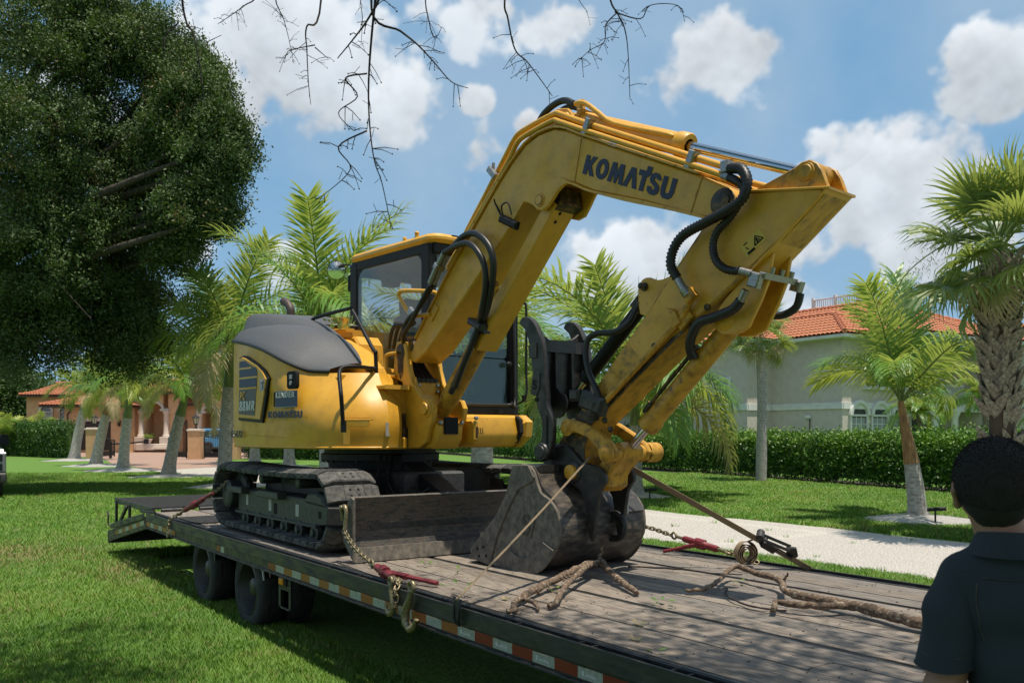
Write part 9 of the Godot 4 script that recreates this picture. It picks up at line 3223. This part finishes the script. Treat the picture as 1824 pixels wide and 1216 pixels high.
# ---------------------------------------------------------------- the man
# bones are [from, to, radius at from, radius at to]; their union is meshed as surface nets
func nets(b: MB, bones: Array, k: float, cell: float, cut_y := -99.0) -> void:
	var lo := Vector3.ONE * 99.0
	var hi := -lo
	for q in bones:
		var r: float = maxf(q[2], q[3]) + cell * 2.0
		for e in 2:
			lo = lo.min(q[e] - Vector3.ONE * r)
			hi = hi.max(q[e] + Vector3.ONE * r)
	lo.y = maxf(lo.y, cut_y)
	var n := Vector3i(((hi - lo) / cell).ceil()) + Vector3i.ONE
	var f := PackedFloat32Array()
	f.resize(n.x * n.y * n.z)
	f.fill(1.0)
	for q in bones:
		var a: Vector3 = q[0]
		var ab: Vector3 = q[1] - a
		var l2 := maxf(ab.length_squared(), 1e-9)
		var r: float = maxf(q[2], q[3]) + k + cell * 2.0
		var i0 := Vector3i(((a.min(q[1]) - Vector3.ONE * r - lo) / cell).floor()).clamp(Vector3i.ZERO, n - Vector3i.ONE)
		var i1 := Vector3i(((a.max(q[1]) + Vector3.ONE * r - lo) / cell).ceil()).clamp(Vector3i.ZERO, n - Vector3i.ONE)
		for z in range(i0.z, i1.z + 1):
			for y in range(i0.y, i1.y + 1):
				for x in range(i0.x, i1.x + 1):
					var p := lo + Vector3(x, y, z) * cell
					var t := clampf((p - a).dot(ab) / l2, 0.0, 1.0)
					var d: float = p.distance_to(a + ab * t) - lerpf(q[2], q[3], t)
					var id := x + n.x * (y + n.y * z)
					var o := f[id]
					var h := maxf(k - absf(o - d), 0.0) / k
					f[id] = minf(o, d) - h * h * k * 0.25
	var at := {}
	for z in n.z - 1:
		for y in n.y - 1:
			for x in n.x - 1:
				var id := x + n.x * (y + n.y * z)
				var s := 0
				var c := [f[id], f[id + 1], f[id + n.x], f[id + n.x + 1], f[id + n.x * n.y], f[id + 1 + n.x * n.y], f[id + n.x + n.x * n.y], f[id + n.x + 1 + n.x * n.y]]
				for v in c:
					if v < 0.0:
						s += 1
				if s == 0 or s == 8:
					continue
				var sum := Vector3.ZERO
				var m := 0
				for e in [[0, 1], [2, 3], [4, 5], [6, 7], [0, 2], [1, 3], [4, 6], [5, 7], [0, 4], [1, 5], [2, 6], [3, 7]]:
					var u: float = c[e[0]]
					var v: float = c[e[1]]
					if (u < 0.0) != (v < 0.0):
						var t := u / (u - v)
						var pa := Vector3(e[0] & 1, (e[0] >> 1) & 1, e[0] >> 2)
						var pb := Vector3(e[1] & 1, (e[1] >> 1) & 1, e[1] >> 2)
						sum += pa.lerp(pb, t)
						m += 1
				var nn := Vector3(c[1] + c[3] + c[5] + c[7] - c[0] - c[2] - c[4] - c[6], c[2] + c[3] + c[6] + c[7] - c[0] - c[1] - c[4] - c[5], c[4] + c[5] + c[6] + c[7] - c[0] - c[1] - c[2] - c[3]).normalized()
				at[id] = [lo + (Vector3(x, y, z) + sum / m) * cell, nn]
	var step := [1, n.x, n.x * n.y]
	for id in at:
		for ax in 3:
			var s0: int = step[ax]
			if (f[id] < 0.0) == (f[id + s0] < 0.0):
				continue
			var s1: int = step[(ax + 1) % 3]
			var s2: int = step[(ax + 2) % 3]
			if at.has(id - s1) and at.has(id - s2) and at.has(id - s1 - s2):
				var A: Array = at[id]
				var B: Array = at[id - s1]
				var C: Array = at[id - s1 - s2]
				var D: Array = at[id - s2]
				b.tri(A[0], B[0], C[0], A[1], B[1], C[1])
				b.tri(A[0], C[0], D[0], A[1], C[1], D[1])

func man() -> void:
	var rt := Vector3(0.582, 0, -0.813).normalized()
	var bk := Vector3(0.813, 0, 0.582).normalized()
	# he stands beside the deck with his back to the camera: x to his right, z towards the viewer
	var w := Transform3D(Basis(rt, Vector3.UP, bk).rotated(Vector3.UP, -0.42), Vector3(0, 0, 3.905) - bk * 2.12 + rt * 1.255)
	var t := thing("person", "man seen from behind in a dark polo shirt watching the excavator", "person", w.origin)
	var V := func(x: float, y: float, z: float) -> Vector3: return Vector3(x, y, z)
	var b := MB.new()
	var hx := -0.082
	# head and neck
	nets(b, [[V.call(hx, 1.585, 0.012), V.call(hx, 1.600, -0.035), 0.082, 0.080], [V.call(hx, 1.565, 0.03), V.call(hx, 1.585, -0.02), 0.074, 0.078], [V.call(hx, 1.51, -0.045), V.call(hx, 1.475, -0.085), 0.058, 0.040], [V.call(hx - 0.035, 1.535, -0.05), V.call(hx + 0.035, 1.535, -0.05), 0.044, 0.044], [V.call(hx, 1.53, -0.115), V.call(hx, 1.555, -0.105), 0.014, 0.010], [V.call(hx, 1.49, 0.0), V.call(-0.045, 1.38, 0.02), 0.056, 0.066], [V.call(-0.03, 1.38, 0.02), V.call(-0.12, 1.36, 0.01), 0.06, 0.05], [V.call(-0.01, 1.38, 0.02), V.call(0.12, 1.36, 0.01), 0.06, 0.05]], 0.022, 0.006)
	for s in [-1.0, 1.0]:
		nets(b, [[V.call(hx + s * 0.078, 1.545, -0.012), V.call(hx + s * 0.088, 1.572, 0.006), 0.009, 0.009], [V.call(hx + s * 0.088, 1.572, 0.006), V.call(hx + s * 0.092, 1.556, 0.022), 0.0085, 0.0075], [V.call(hx + s * 0.092, 1.556, 0.022), V.call(hx + s * 0.084, 1.522, 0.004), 0.0075, 0.0085], [V.call(hx + s * 0.084, 1.522, 0.004), V.call(hx + s * 0.076, 1.530, -0.008), 0.009, 0.009], [V.call(hx + s * 0.080, 1.55, 0.0), V.call(hx + s * 0.082, 1.535, 0.0), 0.009, 0.009]], 0.008, 0.0045)
	# arms with hands, and the legs inside the clothes
	for s in [-1.0, 1.0]:
		var sh: Vector3 = V.call(s * 0.14, 1.335, 0.0)
		var el: Vector3 = V.call(s * 0.20, 1.06, 0.03)
		var wr: Vector3 = V.call(s * 0.20, 0.83, -0.07)
		nets(b, [[V.call(s * 0.05, 1.35, 0.0), sh, 0.06, 0.056], [sh, el, 0.052, 0.043], [el, wr, 0.041, 0.027], [wr, wr + Vector3(0, -0.02, 0), 0.026, 0.026]], 0.03, 0.012)
		var pm := wr + Vector3(0, -0.055, -0.012)
		var hand := [[wr, pm, 0.024, 0.030], [pm + Vector3(0, 0, -0.02), pm + Vector3(0, -0.04, -0.03), 0.016, 0.013], [pm + Vector3(0, 0, 0.02), pm + Vector3(0, -0.035, 0.025), 0.016, 0.012]]
		for i in 4:
			var z := -0.033 + i * 0.021
			var L: float = [0.072, 0.08, 0.074, 0.058][i]
			var k0 := pm + Vector3(0, -0.035, z)
			var k1 := k0 + Vector3(-s * 0.008, -L * 0.5, 0)
			var k2 := k1 + Vector3(-s * 0.018, -L * 0.32, 0)
			hand.append([k0, k1, 0.0095, 0.0088])
			hand.append([k1, k2, 0.0088, 0.0075])
			hand.append([k2, k2 + Vector3(-s * 0.014, -L * 0.16, 0), 0.0075, 0.0065])
		hand.append([pm + Vector3(0, 0.005, -0.03), pm + Vector3(-s * 0.012, -0.03, -0.058), 0.012, 0.010])
		hand.append([pm + Vector3(-s * 0.012, -0.03, -0.058), pm + Vector3(-s * 0.016, -0.058, -0.062), 0.010, 0.008])
		nets(b, hand, 0.007, 0.0045)
		nets(b, [[V.call(s * 0.09, 0.90, 0.0), V.call(s * 0.10, 0.48, 0.0), 0.08, 0.055], [V.call(s * 0.10, 0.48, 0.0), V.call(s * 0.11, 0.09, 0.03), 0.052, 0.035]], 0.03, 0.016)
	var body := obj("body", b, M.skin, t, w)
	# short cropped hair: the skull's own shape, thinning out towards the nape and the ears
	b = MB.new()
	nets(b, [[V.call(hx, 1.585, 0.012), V.call(hx, 1.600, -0.035), 0.082, 0.080], [V.call(hx, 1.565, 0.03), V.call(hx, 1.585, -0.02), 0.074, 0.078], [V.call(hx - 0.012, 1.535, 0.038), V.call(hx + 0.012, 1.535, 0.038), 0.058, 0.058], [V.call(hx, 1.50, 0.022), V.call(hx, 1.53, 0.03), 0.050, 0.058]], 0.022, 0.006, 1.47)
	var hair := MB.new()
	rng.seed = 91
	var hn := noise(14.0, 3, 5)
	var keep := MB.new()
	for i in range(0, b.v.size(), 3):
		var tq := []
		for q in 3:
			var p := b.v[i + q]
			var line := 1.500 + clampf(-p.z, 0.0, 0.10) * 0.75 + absf(p.x - hx) * 0.22
			var th := clampf((p.y - line) / 0.045 + hn.get_noise_3dv(p) * 0.25, -0.6, 1.0) * 0.0085 + 0.0005 + hn.get_noise_3dv(p * 3.0) * 0.0016
			tq.append(p + b.n[i + q] * th)
		keep.tri(tq[0], tq[1], tq[2], b.n[i], b.n[i + 1], b.n[i + 2])
	b = keep
	var ho := obj("hair", b, M.hair, body, w)
	for i in range(0, b.v.size(), 3):
		for q in 2:
			var r1 := rng.randf()
			var r2 := rng.randf() * (1.0 - r1)
			var p := b.v[i] * (1.0 - r1 - r2) + b.v[i + 1] * r1 + b.v[i + 2] * r2
			var n := b.n[i]
			if p.y < 1.512 + clampf(-p.z, 0.0, 0.10) * 0.75 + absf(p.x - hx) * 0.22:
				continue
			var d := (n + Vector3(rng.randfn() * 0.3, -0.35 + rng.randfn() * 0.2, rng.randfn() * 0.3)).normalized() * rng.randf_range(0.003, 0.007)
			var sd := d.cross(Vector3(rng.randfn(), rng.randfn(), rng.randfn())).normalized() * 0.0007
			hair.tri(p - sd, p + sd, p + d, n, n, n)
	obj("stubble", hair, M.hair, ho, w).set_meta("kind", "stuff")
	# polo shirt with collar and seams
	b = MB.new()
	nets(b, [[V.call(-0.06, 1.388, 0.015), V.call(-0.145, 1.345, 0.005), 0.070, 0.064], [V.call(0.0, 1.388, 0.015), V.call(0.165, 1.345, 0.005), 0.070, 0.064], [V.call(-0.055, 1.28, 0.005), V.call(0.09, 1.28, 0.005), 0.110, 0.110], [V.call(-0.045, 1.15, 0.0), V.call(0.08, 1.15, 0.0), 0.110, 0.110], [V.call(-0.045, 1.0, 0.0), V.call(0.075, 1.0, 0.0), 0.110, 0.110], [V.call(-0.05, 0.88, 0.005), V.call(0.08, 0.88, 0.005), 0.110, 0.110]], 0.04, 0.010)
	var sl := MB.new()
	nets(sl, [[V.call(-0.145, 1.347, 0.004), V.call(-0.176, 1.25, 0.012), 0.064, 0.067], [V.call(-0.176, 1.25, 0.012), V.call(-0.192, 1.11, 0.024), 0.067, 0.072], [V.call(0.165, 1.347, 0.004), V.call(0.195, 1.25, 0.012), 0.064, 0.067], [V.call(0.195, 1.25, 0.012), V.call(0.212, 1.11, 0.024), 0.067, 0.072]], 0.02, 0.009)
	for i in sl.v.size():
		if sl.v[i].y < 1.135 - sl.v[i].z * 0.12:
			sl.v[i].y = 1.135 - sl.v[i].z * 0.12 + (sl.v[i].y - 1.135) * 0.04
	b.v.append_array(sl.v)
	b.n.append_array(sl.n)
	b.uv.append_array(sl.uv)
	# folds of the cloth
	for i in b.v.size():
		var p := b.v[i]
		var fold := 0.0045 * sin(p.y * 34.0 + p.x * 26.0 + 2.0 * sin(p.z * 24.0)) * smoothstep(0.03, 0.16, absf(p.x)) + 0.003 * sin(p.x * 50.0 + p.y * 26.0) + 0.004 * sin(p.y * 15.0 - p.x * 40.0 + 1.0) * smoothstep(1.3, 1.1, p.y)
		b.v[i] = p + b.n[i] * fold
	var skin := b
	var shirt := obj("polo_shirt", b, M.shirt, body, w)
	b = MB.new()
	var rows := [[], [], [], []]
	for i in 25:
		var a := TAU * i / 24.0
		var c := Vector3(-0.055, 1.422, 0.012)
		var e := Vector3(cos(a) * 0.066, -0.012 * cos(a) * 0.0, sin(a) * 0.070)
		var up := 0.032 + 0.010 * sin(a)
		rows[0].append(c + e * 1.0 + Vector3(0, -0.02, 0))
		rows[1].append(c + e * 1.02 + Vector3(0, up, 0))
		rows[2].append(c + e * 1.10 + Vector3(0, up + 0.003, 0))
		rows[3].append(c + e * 1.42 + Vector3(0, -0.016, 0))
	b.sheet(rows, Vector3.UP, Vector3(-0.055, 1.40, 0.012))
	obj("collar", b, M.shirt, shirt, w)
	var lines := []
	for s in [-1.0, 1.0]:
		lines.append(curve([V.call(s * 0.112, 1.42, 0.0), V.call(s * 0.122, 1.39, 0.05), V.call(s * 0.126, 1.34, 0.075), V.call(s * 0.126, 1.27, 0.088), V.call(s * 0.118, 1.20, 0.092)], 9))
		var hem := []
		for i in 25:
			var a := TAU * i / 24.0
			hem.append(V.call(s * 0.188 + cos(a) * 0.072, 1.160, 0.02 + sin(a) * 0.072))
		lines.append(hem)
	lines.append(curve([V.call(-0.125, 1.352, 0.07), V.call(-0.06, 1.358, 0.10), V.call(0.07, 1.358, 0.10), V.call(0.14, 1.352, 0.07)], 12))
	b = MB.new()
	for ln in lines:
		var on := []
		for p in ln:
			var best := 9.0
			var at := Vector3.ZERO
			for i in range(0, skin.v.size(), 2):
				var dd: float = skin.v[i].distance_squared_to(p)
				if dd < best:
					best = dd
					at = skin.v[i] + skin.n[i] * 0.0012
			on.append(at)
		for pass_no in 2:
			for i in range(1, on.size() - 1):
				on[i] = (on[i - 1] + on[i] * 2.0 + on[i + 1]) * 0.25
		b.tube(on, 0.0021, 5)
	objs("seam", b, M.frame_grey, shirt, w)
	b = MB.new()
	for s in [-1.0, 1.0]:
		b.tube(curve([V.call(s * 0.095, 0.93, 0.0), V.call(s * 0.10, 0.5, 0.0), V.call(s * 0.11, 0.07, 0.03)], 4), [0.115, 0.112, 0.105, 0.098, 0.09, 0.082, 0.078, 0.078, 0.078], 16)
	b.ball(V.call(0, 0.92, 0.0), Vector3(0.185, 0.12, 0.125), 16, 10)
	obj("trousers", b, M.denim, body, w)
	for s in [-1.0, 1.0]:
		b = MB.new()
		nets(b, [[V.call(s * 0.11, 0.045, 0.05), V.call(s * 0.12, 0.035, -0.15), 0.045, 0.036], [V.call(s * 0.11, 0.07, 0.03), V.call(s * 0.11, 0.12, 0.03), 0.05, 0.05]], 0.03, 0.012, 0.0)
		obj("shoe", b, M.cab_black, body, w)

# ---------------------------------------------------------------- grass
func grass() -> void:
	rng.seed = 900
	var b := MB.new()
	for i in 11:
		var a := rng.randf() * TAU
		var p := Vector3(cos(a), 0, sin(a)) * 0.035 * sqrt(rng.randf())
		var lean := Vector3(rng.randfn() * 0.45, 1.0, rng.randfn() * 0.45).normalized()
		var L := rng.randf_range(0.028, 0.062)
		var side := lean.cross(Vector3(cos(a * 3.0), 0, sin(a * 3.0))).normalized() * 0.0026
		var m := p + lean * L * 0.55
		var tip := m + (lean + Vector3(rng.randfn() * 0.5, -0.1, rng.randfn() * 0.5)).normalized() * L * 0.55
		var n := (side.cross(lean).normalized() + Vector3(0, 0.8, 0)).normalized()
		b.tri(p - side, p + side, m + side * 0.85, n, n, n)
		b.tri(p - side, m + side * 0.85, m - side * 0.85, n, n, n)
		b.tri(m - side * 0.85, m + side * 0.85, tip, n, n, n)
	var clump := mesh_of(b)
	var patch := noise(0.35, 3, 77)
	var fine := noise(1.8, 2, 78)
	var fw := Vector3(-0.813, 0, -0.582).normalized()
	var rt := Vector3(0.582, 0, -0.813).normalized()
	var xf := []
	var col := []
	var tries := 0
	while xf.size() < 210000 and tries < 400000:
		tries += 1
		var d := 3.6 * pow(36.0 / 3.6, rng.randf())
		var u := rng.randf_range(-0.62, 0.62)
		var p := Vector3(0, 0, 3.905) + fw * d + rt * u * d
		if p.z < -5.85 and p.z > -9.85 and rng.randf() < 0.9985:
			continue
		if p.z < hedge_z(p.x) + 0.95:
			continue
		if absf(p.z) < 1.0 and p.x > -12.5:
			continue
		var inbed := false
		for q in BEDS:
			if Vector2(p.x - q[0], p.z - q[1]).length_squared() < q[2] * q[2] * 0.92:
				inbed = true
				break
		if inbed and rng.randf() < 0.985:
			continue
		var dry := patch.get_noise_2d(p.x, p.z) * 0.9 + fine.get_noise_2d(p.x, p.z) * 0.5
		var bare := exp(-(Vector2(p.x + 13.8, (p.z - 2.6) * 1.3)).length_squared() / 1.6) + exp(-(Vector2(p.x + 11.2, (p.z - 1.5) * 2.0)).length_squared() / 0.8) * 0.7
		if rng.randf() < bare * 0.55:
			continue
		var s := rng.randf_range(0.75, 1.25) * (1.0 + d * 0.022)
		var g := Vector3(0.095, 0.225, 0.020).lerp(Vector3(0.185, 0.315, 0.038), clampf(0.45 + dry * 0.7 + rng.randfn() * 0.22, 0, 1))
		if rng.randf() < 0.05 + bare * 0.6 + maxf(0.0, dry - 0.25) * 0.3:
			g = Vector3(0.30, 0.25, 0.105) * rng.randf_range(0.7, 1.1)
		xf.append(Transform3D(Basis(Vector3.UP, rng.randf() * TAU).scaled(Vector3(s * (1.0 + d * 0.03), s * rng.randf_range(0.8, 1.2), s * (1.0 + d * 0.03))), p))
		col.append(Color(g.x, g.y, g.z))
	multi("grass", clump, M.grass, xf, col)
	tag(get_node("grass"), "short mown lawn grass around the trailer and under the palms", "grass")
